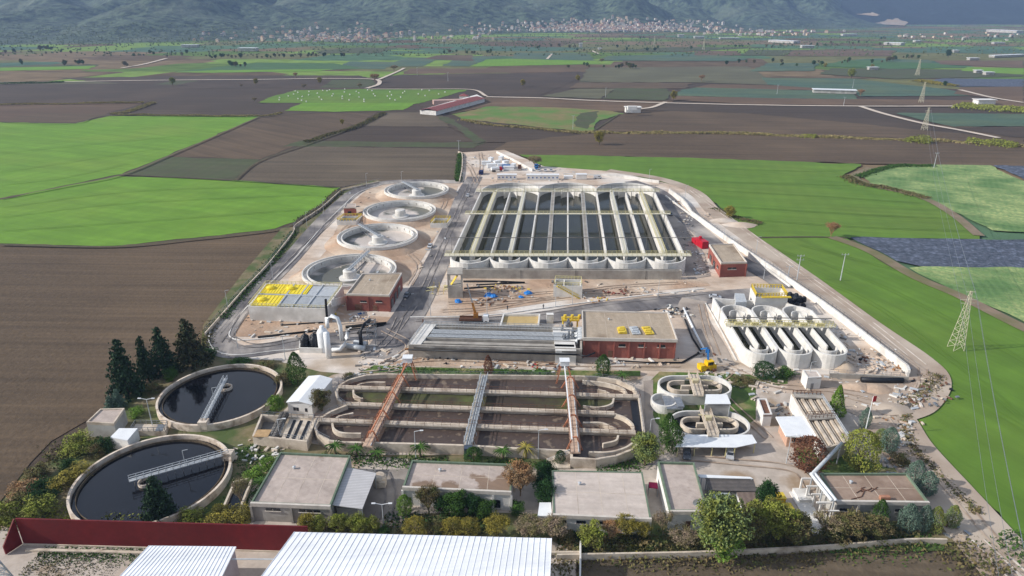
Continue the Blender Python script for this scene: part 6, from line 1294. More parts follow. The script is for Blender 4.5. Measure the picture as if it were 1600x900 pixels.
# --- lamps, poles, pylons
def lamp(px, h, label, arms=2, group='street lamps of the old works'):
    q = G(*px, GZ); T = Thing('street_lamp', tuple(q), label, 'street lamp', group); m = MB(); m.tube([(q.x, q.y, GZ), (q.x, q.y, GZ+h)], [.13, .07], 6); T.part('pole', m, steel_pale)
    for s in ((-1, 1) if arms == 2 else (1,)):
        m = MB(); m.beam((q.x, q.y, GZ+h), (q.x+s*1.5, q.y, GZ+h+.3), .09, .09); m.box((q.x+s*1.7, q.y, GZ+h+.3), (.8, .3, .16)); T.part('lamp_head', m, white_metal)
for px, h, lab, ar in (((240, 672), 9, 'two-armed street lamp standing between the small hut and the upper old round tank', 2), ((600, 825), 6, 'two-armed street lamp in the shaded yard right of the pale canopy', 2), ((650, 716), 7.5, 'thin lamp post before the front wall of the old basin, left one', 1),
        ((841, 717), 8, 'thin lamp post before the front wall of the old basin, right one', 1), ((1015, 682), 5, 'lamp post on the lane between the old basin and oval ditches', 1), ((1228, 726), 8, 'thin lamp post beside the brown tree', 1), ((438, 688), 6, 'thin post on the inlet structure left of the basin', 1),
        ((496, 637), 5.5, 'thin lamp post behind the white gabled cabin', 1), ((446, 562), 8, 'post on the verge left of the black tanks', 1)):
    lamp(px, h, lab, ar)
def wirepole(px, h, label, arms=1, group='utility poles', m_=steel_pale, T_=None):
    q = G(*px, 0.9); T = Thing('utility_pole', tuple(q), label, 'pole', group); m = MB(); m.tube([q, (q.x, q.y, .9+h)], [.22, .12], 6); T.part('pole', m, m_)
    for k in range(arms): m = MB(); m.beam((q.x-1.4, q.y, .9+h-.4-k*1.6), (q.x+1.4, q.y, .9+h-.4-k*1.6), .14, .14); [m.box((q.x+s, q.y, .9+h-.1-k*1.6), (.16, .16, .4)) for s in (-1.2, 0, 1.2)]; T.part('crossarm', m, m_)
for px, h, lab, ar in (((1245, 438), 10.5, 'utility pole with crossarms beside the boundary wall at the right', 2), ((1313, 438), 11, 'utility pole standing alone in the right green field', 1), ((1459, 262), 10, 'utility pole at the edge of the cabbage plot at the right', 1),
        ((1231, 434), 5, 'short post outside the boundary wall near the utility pole', 1), ((895, 202), 12, 'white utility pole on the rough weedy plot', 1), ((946, 152), 11, 'utility pole in the dark plot beyond the white house', 1), ((652, 118), 12, 'far pole in the dark ploughland left of centre', 1), ((700, 127), 12, 'far pole in the dark ploughland, right of the other', 1),
        ((717, 234), 7, 'white post at the top of the bare track', 1), ((1318, 165), 9, 'pole at the roadside beyond the ploughed plots', 1), ((1214, 147), 11, 'pole in front of the long low shed, left', 1), ((1332, 138), 11, 'pole behind the long low shed', 1)):
    wirepole(px, h, lab, ar)
for k, (px, h) in enumerate((((628, 289), 8), ((573, 292), 8), ((506, 335), 8), ((480, 356), 8), ((427, 440), 8), ((357, 487), 8), ((1070, 312), 8), ((1181, 398), 8), ((1014, 285), 8), ((1193, 436), 7), ((735, 345), 8), ((722, 395), 7), ((700, 446), 8), ((673, 494), 9), ((761, 490), 8), ((868, 480), 9), ((894, 476), 8), ((1028, 465), 7), ((1130, 378), 7), ((1262, 600), 7), ((372, 545), 7))):
    q = G(*px, GZ); T = Thing('lamp_post', tuple(q), 'thin lamp post along the new asphalt roads', 'lamp post', 'thin lamp posts of the new works'); m = MB(); m.tube([q, (q.x, q.y, GZ+h)], [.12, .07], 5); T.part('pole', m, steel_pale); m = MB(); m.beam((q.x, q.y, GZ+h), (q.x+1.3, q.y, GZ+h+.25), .1, .1); T.part('lamp_head', m, steel_pale)
def pylon(px, h, label, w=3.4, yscale=1.0):
    q = G(*px, .8); T = Thing('pylon', tuple(q), label, 'pylon', 'power pylons across the plain'); m = MB(); n = 9
    def cn(k, f): a = PI/4+k*PI/2; r = w*.6*(1-f)+.3; return Vector((q.x+r*math.cos(a), q.y+r*math.sin(a), .8+h*f))
    b = .11*yscale
    for k in range(4):
        m.beam(cn(k, 0), cn(k, 1), b, b)
        for j in range(n): m.beam(cn(k, j/n), cn((k+1) % 4, (j+1)/n), b*.7, b*.7); m.beam(cn(k, (j+1)/n), cn((k+1) % 4, (j+1)/n), b*.7, b*.7)
    T.part('frame', m, mat('galvanised', sr(206, 200, 176), sr(190, 184, 160), 1)); m = MB()
    for f, l_ in ((.99, 1.4), (.86, 2.6), (.8, 2.2)): m.beam((q.x-l_, q.y, .8+h*f), (q.x+l_, q.y, .8+h*f), b*1.3, b*1.3)
    T.part('crossarm', m, mat('galvanised', (0, 0, 0)))
pylon((1493, 545), 19.5, 'tall cream lattice pylon standing in the right green field'); pylon((1444, 203), 19, 'lattice pylon in the dark plot beside the farm road at the right', 4, 1.6); pylon((1439, 160), 22, 'lattice pylon beyond the farm road at the right', 4, 1.8)
pylon((1433, 118), 24, 'farther lattice pylon rising from the dark green crop', 5, 2.2); pylon((1022, 76), 30, 'far pylon before the town', 5, 2.6); pylon((1099, 78), 28, 'far pylon to the right before the town', 5, 2.6)
# power line wires
pa = G(1493, 545, .8); pb = G(1444, 203, .8); pc_ = pa+(pa-pb).normalized()*240
for i_, (s_, z_, zb_) in enumerate(((-2.6, 17.5, 17.2), (2.6, 17.5, 17.2), (-1.4, 20, 19.6), (1.4, 20, 19.6))):
    m = MB()
    for p0, p1, z0_, z1_ in ((pa, pb, z_, zb_), (pa, pc_, z_, z_)):
        L_ = []
        for k in range(17): f = k/16; p = p0.lerp(p1, f); L_.append(Vector((p.x+s_, p.y, z0_+(z1_-z0_)*f-4*f*(1-f)*5)))
        m.tube(L_, .035, 4)
    solo('power_line', m, steel, tuple(pa+Vector((s_, 0, z_))), 'thin sagging power line strung from the tall cream pylon, %s' % ['lower left wire', 'lower right wire', 'upper left wire', 'upper right wire'][i_], 'power line')

for px, lab, r_ in (((1214, 786), 'yellow skip at the edge of the shaded yard, rear one', .2), ((1226, 803), 'yellow skip at the edge of the shaded yard, nearer one', -.3)):
    q = G(*px, GZ); T = Thing('yellow_skip', tuple(q), lab, 'skip'); m = MB(); m.prism([(q.x-1.3, q.y-1), (q.x+1.3, q.y-1), (q.x+1.5, q.y+1), (q.x-1.3, q.y+1)], GZ, GZ+1.9); T.part('body', m, mat('machine_yellow', (0, 0, 0))); m = MB(); m.box((q.x, q.y, GZ+1.95), (2.9, 2.2, .12), .03); T.part('rim', m, yellow_paint)
lp = GS([(1014, 753), (1027, 754), (1028, 763), (1014, 761)], 3.2); T = Thing('magenta_canopy', base_of(lp), 'small magenta-red sheet canopy between the largest and the narrow flat buildings', 'canopy'); m = MB(); m.prism(lp, 3.0, 3.2, bottom=True); T.part('roof', m, mat('magenta', sr(160, 40, 80), sr(140, 34, 70), 1))
for p in lp: m = MB(); m.beam((p.x, p.y, .6), (p.x, p.y, 3.0), .12, .12); T.part('post', m, steel)
# ------------------------------------------------------------------ vegetation
def fol(name, a, b, c=None):
    return mat('leaves_'+name, a, b, 0.9, rough=0.85, spec=0.15, c3=c or tuple(x*0.6 for x in a), s3=0.55, f3=(0.42, 0.62), contrast=0.3)
FO = dict(
 pine=fol('pine', sr(58, 80, 56), sr(44, 62, 46)), pine_brown=fol('pine_brown', sr(84, 80, 58), sr(66, 66, 48), sr(60, 72, 50)), blue=fol('blue', sr(116, 138, 122), sr(94, 116, 102)),
 green=fol('green', sr(78, 108, 50), sr(60, 88, 42)), dark=fol('dark', sr(58, 88, 48), sr(46, 70, 42)), bright=fol('bright', sr(122, 152, 66), sr(98, 132, 54)),
 ygreen=fol('ygreen', sr(150, 156, 72), sr(124, 136, 60), sr(110, 110, 62)), yellow=fol('yellow', sr(158, 146, 66), sr(134, 124, 58), sr(112, 106, 58)), orange=fol('orange', sr(172, 134, 96), sr(146, 112, 80), sr(136, 116, 90)),
 brown=fol('brown', sr(134, 92, 72), sr(110, 76, 60), sr(98, 70, 56)), bare=fol('bare', sr(150, 134, 116), sr(128, 112, 96), sr(130, 124, 84)), willow=fol('willow', sr(128, 142, 92), sr(102, 120, 76), sr(124, 128, 60)),
 bushbrown=fol('bushbrown', sr(118, 104, 74), sr(98, 88, 62), sr(90, 96, 56)))
bark = mat('bark', sr(106, 92, 78), sr(84, 72, 62), 3.0)
def leaf(m, p, s, rn, up=0.0):
    n = Vector((rn.gauss(0, 1), rn.gauss(0, 1), rn.gauss(0, 1)+up)).normalized(); a = n.orthogonal().normalized(); b = n.cross(a)
    t = rn.random()*6.28; a, b = a*math.cos(t)+b*math.sin(t), b*math.cos(t)-a*math.sin(t); s2 = s*rn.uniform(.6, 1.0)
    m.add([p-a*s, p-b*s2*.7, p+a*s, p+b*s2*.7], [(0, 1, 2, 3)])
def crown_mesh(kind, seed):
    """unit sized crowns: width 1, height 1, foot at z=0"""
    rn = random.Random(seed); m = MB()
    if kind in ('round', 'cone', 'column'):
        def prof(z):
            if kind == 'round': return .47*math.sqrt(max(0, 1-((z-.5)/.48)**2))
            if kind == 'cone': return .46*(max(0, 1-z)**.72)*min(1, .5+z*5)
            return .46*max(0, math.sin(PI*min(1, z*.86+.13)))**.75
        for k in range(4200):
            z = .04+.94*rn.random()**(1.25 if kind == 'cone' else 1.0); a = rn.random()*6.28
            nz = noise.noise(Vector((math.cos(a)*2.6+seed, math.sin(a)*2.6, z*5.5)))
            f = (1-abs(rn.gauss(0, .12)))*(1+.5*nz+.35*noise.noise(Vector((math.cos(a)*6+seed, math.sin(a)*6, z*13)))); q = prof(min(.99, z+nz*.03))*f
            leaf(m, Vector((q*math.cos(a), q*math.sin(a), z)), .026, rn)
        return m
    if kind in ('broad', 'round', 'bush', 'cone', 'column'):
        K = {'broad': 34, 'round': 44, 'bush': 26, 'cone': 46, 'column': 46}[kind]; N = 4200 if kind != 'bush' else 2000; cl = []
        for k in range(K):
            z = rn.random()
            if kind == 'broad': z = .30+.62*z; rr = .40*math.sqrt(max(0, 1-((z-.60)/.36)**2)); cr = rn.uniform(.09, .16)
            elif kind == 'round': z = .12+.8*z; rr = .42*math.sqrt(max(0, 1-((z-.5)/.47)**2)); cr = rn.uniform(.07, .10)
            elif kind == 'bush': z = .12+.66*z; rr = .40*math.sqrt(max(0, 1-((z-.25)/.68)**2)); cr = rn.uniform(.10, .17)
            elif kind == 'cone': z = .06+.88*z; rr = .43*(1-z)**.75; cr = rn.uniform(.05, .09)+.03*(1-z)
            else: z = .06+.9*z; rr = .40*math.sin(PI*min(1, z*.9+.12))**.7; cr = rn.uniform(.07, .11)
            a = rn.random()*6.28; q = rr*rn.uniform(.55, 1.0); cl.append((Vector((q*math.cos(a), q*math.sin(a), z)), cr))
        if kind == 'cone': cl.append((Vector((0, 0, .96)), .04))
        for k in range(N):
            c, cr = cl[rn.randrange(len(cl))]; d_ = Vector((rn.gauss(0, 1), rn.gauss(0, 1), rn.gauss(0, 1)*(.8))).normalized()*cr*rn.uniform(.7, 1.12)
            p = c+d_; p.z = max(.01, p.z); leaf(m, p, .022 if kind != 'bush' else .028, rn)
        for k in range(int(N*.25)):   # inner leaves so the sky does not show straight through
            c, cr = cl[rn.randrange(len(cl))]; p = Vector((c.x*.55, c.y*.55, c.z))+Vector((rn.gauss(0, .05), rn.gauss(0, .05), rn.gauss(0, .05))); p.z = max(.01, p.z); leaf(m, p, .045, rn)
    elif kind == 'conifer':
        for t in range(17):
            z = .08+.9*t/17; L = .5*(1-z)**.8+.02; nb = 8 if t < 12 else 5; off = rn.random()*6
            for b in range(nb):
                a = off+b*2*PI/nb+rn.uniform(-.25, .25); l_ = L*rn.uniform(.7, 1.12); zz = z+rn.uniform(-.02, .02)
                for q in range(int(40*l_/.5)+7):
                    f = rn.random()**.7; p = Vector((math.cos(a)*l_*f, math.sin(a)*l_*f, zz-.10*l_*f*f*2+rn.gauss(0, .012)))+Vector((rn.gauss(0, .035), rn.gauss(0, .035), 0))*f; leaf(m, p, .036, rn, .6)
    elif kind in ('bare', 'sparse'):
        def br(p, d_, l_, r, lev):
            q = p+d_*l_; m.beam(p, q, r, r)
            if lev == 0:
                for _ in range(2 if kind == 'bare' else 10): leaf(m, q+Vector((rn.gauss(0, .04), rn.gauss(0, .04), rn.gauss(0, .04))), .022, rn)
                return
            for _ in range(4 if lev > 1 else 5):
                nd = (d_+Vector((rn.uniform(-.8, .8), rn.uniform(-.8, .8), rn.uniform(-.1, .6)))).normalized(); br(q if _ else p.lerp(q, .7), nd, l_*rn.uniform(.6, .85), r*.6, lev-1)
        br(Vector((0, 0, 0)), Vector((0, 0, 1)), .18, .035, 0)
        for k in range(6):
            a = k*1.05; br(Vector((0, 0, .16)), Vector((math.cos(a)*.55, math.sin(a)*.55, .9)).normalized(), .26, .024, 3)
    elif kind == 'palm':
        for k in range(26):
            a = k*2.4; el = rn.uniform(-.1, 1.1); prev = Vector((0, 0, .62))
            for j in range(7):
                f = (j+1)/7; p = Vector((math.cos(a)*.5*f*math.cos(el*.6), math.sin(a)*.5*f*math.cos(el*.6), .62+.42*f*math.sin(el)-.28*f*f)); d_ = (p-prev).normalized(); s = d_.cross(Vector((0, 0, 1))).normalized()*.055*(1.15-f)
                dr = Vector((0, 0, -.03)); m.add([prev, prev+s+dr, p+s*.8+dr, p], [(0, 1, 2, 3)]); m.add([prev, p, p-s*.8+dr, prev-s+dr], [(0, 1, 2, 3)]); prev = p
    return m
PROTO = {}
def proto_mesh(kind, colr, var):
    key = (kind, colr, var)
    if key in PROTO: return PROTO[key]
    sk = (kind, var)
    if sk not in PROTO:
        mb = crown_mesh(kind, hash(kind) % 1 + 17*var+len(kind)*3); me = bpy.data.meshes.new('crown'); me.from_pydata(mb.v, [], mb.f); me.materials.append(FO['green']); PROTO[sk] = me
        tb = MB(); hgt = .62 if kind in ('palm', 'conifer') else .5; tb.tube([(0, 0, -.02), (.01, 0, hgt*.5), (0, .01, hgt)], [.045, .035, .02] if kind != 'palm' else [.06, .05, .06], 7)
        if kind in ('broad', 'round'):
            for k in range(5): a = k*1.3; tb.tube([(0, 0, .25), (math.cos(a)*.12, math.sin(a)*.12, .45), (math.cos(a)*.25, math.sin(a)*.25, .62)], [.022, .015, .006], 5)
        tm = bpy.data.meshes.new('trunk'); tm.from_pydata(tb.v, [], tb.f); tm.materials.append(bark); PROTO[('t',)+sk] = tm
    me = PROTO[sk].copy(); me.materials.clear(); me.materials.append(FO[colr]); PROTO[key] = me; return me
TREEN = [0]
def tree(kind, colr, px, h, wd_, label, name='tree', cat='tree', group=None, z=None):
    TREEN[0] += 1; rn = random.Random(TREEN[0]*7+1); q = G(*px, GZ) if z is None else z
    me = proto_mesh(kind, colr, TREEN[0] % 2)
    r = bpy.data.objects.new(name, None); C.objects.link(r); r.location = q; r['label'] = label; r['category'] = cat
    if group: r['group'] = group
    r.rotation_euler = (0, 0, rn.random()*6.28); r.scale = (wd_, wd_*rn.uniform(.9, 1.1), h)
    c = bpy.data.objects.new({'palm': 'fronds'}.get(kind, 'crown'), me); C.objects.link(c); c.parent = r
    if kind not in ('bare', 'sparse', 'bush'):
        t = bpy.data.objects.new('trunk', PROTO[('t', kind, TREEN[0] % 2)]); C.objects.link(t); t.parent = r
    return r
t = tree
t('conifer', 'pine', (201, 618), 18, 10.5, 'dark conifer with browned lower left side, leftmost of the tall evergreens')
t('conifer', 'pine', (232, 594), 14.5, 7.5, 'slim dark green conifer, second of the tall evergreens behind the round tank')
t('conifer', 'pine', (259, 583), 15.5, 9.5, 'bushy dark conifer between the slim one and the brownish one')
t('conifer', 'pine_brown', (301, 570), 15.5, 12.5, 'wide brownish conifer, rightmost of the tall evergreens', )
t('conifer', 'blue', (187, 637), 6, 4, 'small blue-green conifer behind the grey flat hut'); t('conifer', 'blue', (174, 640), 4.5, 4, 'smallest blue-green conifer, left of the other behind the grey hut')
t('conifer', 'pine', (252, 812), 11.5, 8.5, 'dark green conifer standing in front of the lower old round tank'); t('column', 'green', (465, 601), 10.5, 5.2, 'tall grey-green columnar tree behind the white gabled cabin')
t('broad', 'bushbrown', (503, 642), 6.5, 6.5, 'brown-green bushy tree right of the white gabled cabin'); t('broad', 'bright', (433, 645), 5.0, 5.2, 'bright green small tree left of the white gabled cabin')
t('column', 'brown', (763, 588), 7, 3, 'rust-brown columnar tree above the middle of the old basin'); t('column', 'green', (942, 588), 7.2, 4.6, 'green columnar tree above the right part of the old basin')
for k, (px, h, lab) in enumerate((((635, 588), 3.5, 'palm at the head of the left orange gantry'), ((788, 589), 3.2, 'palm right of the rust-brown columnar tree'), ((842, 589), 3.2, 'palm left of the right orange gantry head'), ((971, 596), 4, 'palm right of the green columnar tree'),
    ((525, 712), 5, 'leftmost palm before the old basin wall'), ((558, 713), 4, 'second palm before the old basin wall, left of the gantry foot'), ((657, 714), 5, 'palm beside the left thin lamp post before the basin wall'), ((590, 716), 3, 'small palm right of the left gantry foot'),
    ((786, 716), 4, 'palm right of the round green bush before the basin wall'), ((822, 716), 5, 'palm with dry fronds near the orange-brown tree'), ((413, 765), 4, 'palm in the weeds right of the sludge pit'))):
    t('palm', 'green' if k != 9 else 'yellow', px, h, 5.2, lab, 'palm_tree', 'palm', 'palms of the old works')
t('round', 'green', (740, 725), 4.6, 4.2, 'round green clipped bush before the middle of the old basin', 'shrub', 'shrub'); t('round', 'dark', (875, 724), 3.6, 2.4, 'small olive clipped bush on the slab at the stair foot', 'shrub', 'shrub')
t('broad', 'willow', (1007, 727), 8.2, 8.4, 'round yellow-green tree at the corner of the old basin'); t('round', 'dark', (1192, 590), 5, 6.2, 'round dark green clipped tree before the three oval tanks')
t('column', 'green', (1042, 694), 9, 4.2, 'rear green egg-shaped tree left of the lower oval ditch'); t('column', 'green', (1050, 706), 9, 4.6, 'front green egg-shaped tree left of the carport')
t('round', 'brown', (1260, 735), 9, 7.5, 'large russet-brown round tree in front of the pump house'); t('round', 'ygreen', (1342, 733), 10.5, 8.2, 'large yellow-green tree at the foot of the slanting channel tank')
t('cone', 'bright', (1304, 650), 9.5, 5.6, 'green pointed tree right of the slanting channel tank'); t('column', 'blue', (1350, 668), 6, 3, 'thin grey-green tree by the dirt track beside the flagpole')
t('column', 'blue', (1387, 706), 7, 4.2, 'blue-grey cypress on the verge right of the large yellow-green tree'); t('column', 'willow', (1374, 697), 5, 3.6, 'pale cypress just left of the blue-grey one on the verge')
t('bush', 'bushbrown', (1403, 722), 3, 5.5, 'brownish bush on the verge below the blue-grey cypress', 'shrub', 'shrub')
for k, (px, h, wd2, lab, cc) in enumerate((((1427, 760), 7, 4, 'grey-green cypress behind the right end building, rear one', 'blue'), ((1446, 772), 6, 4.5, 'grey-green cypress at the back right corner of the right end building', 'blue'), ((1371, 820), 6.5, 3.2, 'cypress in front of the right end building, leftmost', 'green'),
    ((1415, 830), 7, 4.2, 'wide blue-grey cypress in front of the right end building', 'blue'), ((1440, 829), 6.5, 3, 'slim blue-grey cypress right of the wide one', 'blue'), ((1457, 831), 6.5, 3.2, 'cypress at the front right corner of the right end building', 'willow'), ((1485, 823), 5.5, 3, 'lone cypress on bare ground at the far right end', 'willow'))): t('column', cc, px, h, wd2, lab, 'cypress', 'tree')
t('broad', 'willow', (1118, 866), 13, 13.5, 'largest pale green willow-like tree in front of the narrow building'); t('broad', 'bright', (1125, 872), 8.5, 8.5, 'yellow-green tree in front of the large willow-like one')
t('broad', 'dark', (1194, 800), 7.5, 5.5, 'dark green tree right of the dark sheet-roofed sheds')
for k, (px, h, wd2, cc, kd, lab) in enumerate((((1165, 845), 7.5, 8, 'bushbrown', 'broad', 'brown-green tree right of the largest willow-like tree'), ((1180, 838), 8, 7.5, 'ygreen', 'broad', 'yellow-topped tree in the clump before the dark sheds'), ((1212, 842), 9, 9, 'ygreen', 'broad', 'tallest yellow tree of the clump before the shaded yard'),
    ((1240, 848), 6.5, 8.5, 'bushbrown', 'broad', 'brown bushy tree at the right of the yellow clump'), ((1290, 838), 6.5, 7, 'bare', 'bare', 'bare tree before the entrance porch, left one'), ((1327, 842), 5.5, 8.5, 'bushbrown', 'broad', 'brownish bushy tree before the right end building, left one'), ((1362, 842), 5, 7, 'bushbrown', 'broad', 'brownish bush before the right end building, right one'),
    ((1305, 845), 5, 7, 'bushbrown', 'bush', 'low brown bush under the bare tree by the porch'), ((924, 856), 6, 6.2, 'ygreen', 'broad', 'yellow-green small tree before the largest flat building, leftmost of four'), ((955, 845), 5, 4.6, 'orange', 'sparse', 'thin orange-leaved tree before the largest flat building'),
    ((979, 842), 6, 5, 'yellow', 'sparse', 'thin yellow tree before the largest flat building'), ((1003, 845), 5, 4.6, 'yellow', 'sparse', 'rightmost thin tree before the largest flat building'), ((1035, 838), 7, 4.6, 'bare', 'bare', 'bare tree at the gap between the two right flat buildings'),
    ((1065, 852), 4, 7, 'bare', 'bare', 'bare brown scrub tree before the narrow building'), ((813, 775), 9, 7.6, 'orange', 'sparse', 'orange-brown half-bare tree at the corner of the long flat building'),
    ((851, 790), 6, 5.6, 'dark', 'broad', 'dark green tree against the largest pale building, nearest'), ((849, 768), 5, 5.6, 'dark', 'broad', 'dark green tree against the largest pale building, middle'), ((852, 752), 5, 5.6, 'dark', 'broad', 'dark green tree against the largest pale building, farthest'), ((808, 800), 3, 4, 'green', 'bush', 'green bush at the right end of the long flat building'),
    ((633, 803), 5, 3.6, 'bright', 'column', 'bright green shrub at the left corner of the long flat building'), ((670, 803), 7.5, 5.2, 'bushbrown', 'sparse', 'tall brownish half-bare tree before the long flat building'), ((691, 807), 5, 4.6, 'dark', 'broad', 'dark shrub before the long flat building, first of the green row'),
    ((714, 808), 6.5, 6.4, 'green', 'broad', 'tallest green shrub before the long flat building'), ((738, 808), 5.5, 5.2, 'dark', 'broad', 'green shrub before the long flat building, third of the row'), ((759, 812), 5, 5.2, 'green', 'broad', 'green shrub before the dark opening of the long flat building'))):
    t(kd, cc, px, h, wd2, lab)
row = [(482, 832, 5.0, 'yellow', 'broad'), (498, 832, 4.6, 'ygreen', 'broad'), (530, 834, 5.4, 'ygreen', 'broad'), (559, 835, 5.6, 'ygreen', 'broad'), (582, 834, 4.5, 'ygreen', 'broad'), (600, 836, 3, 'green', 'bush'), (650, 838, 5.4, 'yellow', 'round'), (679, 837, 4.4, 'bushbrown', 'sparse'), (706, 838, 5.0, 'yellow', 'round'), (731, 838, 5.0, 'yellow', 'round'), (776, 840, 6.2, 'yellow', 'sparse'), (829, 842, 6.2, 'bare', 'sparse'), (862, 845, 7, 'bare', 'sparse'), (884, 846, 4, 'bushbrown', 'bush')]
for k, (x, y, h, cc, kd) in enumerate(row):
    t(kd, cc, (x, y), h*.84, h*.92, {'yellow': 'yellow-green', 'ygreen': 'olive-green', 'green': 'green', 'bushbrown': 'brownish', 'bare': 'half-bare grey'}[cc]+' shrub in the row behind the white warehouse roof, %s from left' % ORD[k], 'shrub', 'shrub', 'shrub row behind the white warehouse')
lw_ = [((127, 706), 5.5, 9, 'ygreen', 'large yellow-green bush at the edge of the ploughland left of the shed'), ((165, 703), 4, 6, 'dark', 'dark bush left of the white shed'), ((150, 712), 4, 5, 'bushbrown', 'brown-green bush below the large yellow-green one'), ((108, 735), 3.5, 4, 'dark', 'small dark bush at the rim of the lower old round tank'),
  ((122, 745), 3.5, 8, 'yellow', 'orange-yellow bush hugging the lower old round tank'), ((98, 760), 3.5, 7, 'yellow', 'second orange-yellow bush beside the lower old round tank'), ((71, 785), 6.5, 7.5, 'dark', 'round dark green bush left of the lower old round tank'), ((62, 806), 5, 8.5, 'ygreen', 'yellow-green bush behind the left end of the maroon wall'),
  ((28, 800), 5, 7, 'bushbrown', 'brownish bush in the far left corner behind the maroon wall'), ((12, 815), 5, 7, 'ygreen', 'yellow-green bush beside the lattice mast'), ((38, 768), 3.5, 7, 'orange', 'rust-orange low bush at the ploughland edge'), ((60, 745), 3.5, 6, 'bushbrown', 'low brown bush left of the tank, by the plough edge'),
  ((300, 812), 3.5, 6, 'ygreen', 'olive bush right of the conifer, behind the maroon wall'), ((345, 812), 3, 7, 'yellow', 'orange-yellow bush below the sludge pit'), ((372, 812), 3, 7, 'yellow', 'orange-yellow bush between sludge pit and leftmost flat building'),
  ((378, 790), 8, 4.6, 'bare', 'tall dry pale reeds beside the sludge pit'), ((420, 728), 3, 5, 'bright', 'bright green weeds behind the leftmost flat building'), ((398, 748), 3, 6, 'bright', 'bright green weeds left of the leftmost flat building'), ((180, 636), 3, 5, 'green', 'green bush behind the grey flat hut'), ((215, 650), 3, 5, 'bright', 'bright green bush right of the grey flat hut'),
  ((240, 612), 3.5, 6, 'bushbrown', 'olive bush under the tall evergreens'), ((268, 592), 4, 6, 'green', 'green undergrowth right of the tall evergreens'), ((324, 556), 3.5, 8, 'dark', 'dark bush at the bend, right of the wide brownish conifer'), ((445, 600), 4, 6, 'bushbrown', 'brown undergrowth at the foot of the columnar tree'),
  ((375, 570), 2, 8, 'green', 'low green scrub behind the upper old round tank'), ((412, 575), 2, 8, 'bushbrown', 'low brown scrub behind the upper old round tank'), ((545, 590), 2, 4, 'bushbrown', 'low brown bush left of the head of the old basin'), ((1225, 588), 3, 7, 'green', 'low green bushes right of the round clipped tree'), ((1160, 598), 1.6, 8, 'bushbrown', 'low brown scrub left of the round clipped tree')]
for px, h, wd2, cc, lab in lw_: t('bare' if 'reeds' in lab else 'bush', cc, px, h, wd2, lab, 'shrub', 'shrub')
t('broad', 'yellow', (1139, 340), 6, 6.5, 'bright yellow autumn bush at the edge of the right green field'); t('sparse', 'orange', (1298, 370), 8, 7, 'orange half-bare tree where the blue cabbage plot begins'); t('sparse', 'bare', (836, 262), 9, 9, 'bare tree beside the parked lorries at the top')
far = [((817, 135), 9, 'yellow', 'yellow tree alone in the dark ploughland beyond the farm'), ((903, 127), 9, 'yellow', 'yellow tree at the corner of the olive field'), ((500, 131), 9, 'yellow', 'yellow tree in the dark plots at the upper left'), ((475, 139), 7, 'bare', 'bare tree left of the small green plot'), ((562, 138), 7, 'bare', 'bare tree at the right of the small green plot'),
  ((586, 128), 13, 'orange', 'orange-brown tree at the bend of the farm road'), ((462, 121), 8, 'orange', 'rust-coloured tree beside the farm road'), ((616, 112), 12, 'bare', 'broad bare tree beyond the bend of the farm road'), ((936, 226), 10, 'yellow', 'yellow-brown tree on the reed strip'), ((1052, 156), 10, 'yellow', 'yellow tree beside the teal crop'), ((1096, 127), 10, 'orange', 'pale orange tree at the corner of the olive field, right'),
  ((940, 98), 9, 'bare', 'bare tree at the end of the bright green strip'), ((270, 133), 10, 'ygreen', 'yellow-green tree alone in the left ploughland'), ((400, 132), 8, 'yellow', 'yellow tree on the farm road at the left'), ((377, 137), 5, 'bare', 'small bush by the left farm road'), ((1330, 122), 14, 'ygreen', 'yellow-green tree beyond the long shed'), ((1289, 106), 8, 'yellow', 'yellow bush at the left end of the dark green crop'),
  ((1362, 108), 8, 'yellow', 'yellow tree beside the small far house'), ((1481, 90), 16, 'dark', 'dark tree standing alone in the far right fields'), ((1476, 135), 7, 'dark', 'dark bush at the corner of the blue plot'), ((535, 195), 5, 'yellow', 'yellow bush on the ditch left of centre'), ((398, 160), 6, 'bare', 'small bare bush at the left edge of the dotted field'), ((1344, 150), 9, 'orange', 'orange tree at the right end of the long low shed')]
for px, h, cc, lab in far: t('sparse' if cc in ('bare', 'orange') else 'broad', cc, px, h, h*1.0, lab)
# distant tree clumps: each tree its own
rn = random.Random(21); clump = [(100, 103, 101, 5, 16), (132, 118, 99, 12, 26), (33, 40, 100, 3, 30), (60, 86, 77, 14, 40), (318, 380, 90, 16, 40), (190, 200, 104, 2, 8), (1000, 1030, 61, 6, 24), (1375, 1385, 61, 4, 10), (350, 385, 103, 8, 40), (400, 470, 90, 12, 70), (480, 540, 88, 10, 60), (690, 770, 83, 12, 80), (820, 900, 74, 12, 80), (900, 1100, 76, 18, 190), (1100, 1290, 72, 20, 190), (1260, 1400, 68, 20, 140), (1400, 1600, 62, 24, 200), (1395, 1440, 91, 8, 44), (870, 1020, 106, 22, 150), (1100, 1290, 101, 18, 180), (1290, 1400, 97, 12, 110), (0, 120, 82, 10, 120), (150, 300, 87, 12, 150)]
for ci, (x0, x1, y, n, ww) in enumerate(clump):
    for k in range(n if n < 17 else n*2//3):
        x = rn.uniform(x0, x1); yy = y+rn.uniform(-1.6, 1.6)+(3 if ww > 100 else 0)*rn.uniform(-1, 1); h = rn.uniform(4, 9)
        t('broad', rn.choice(['dark', 'green', 'bushbrown', 'bushbrown']), (x, yy), h, h*rn.uniform(.8, 1.3), 'small dark tree in the tree lines of the far plain', group='far trees across the plain')
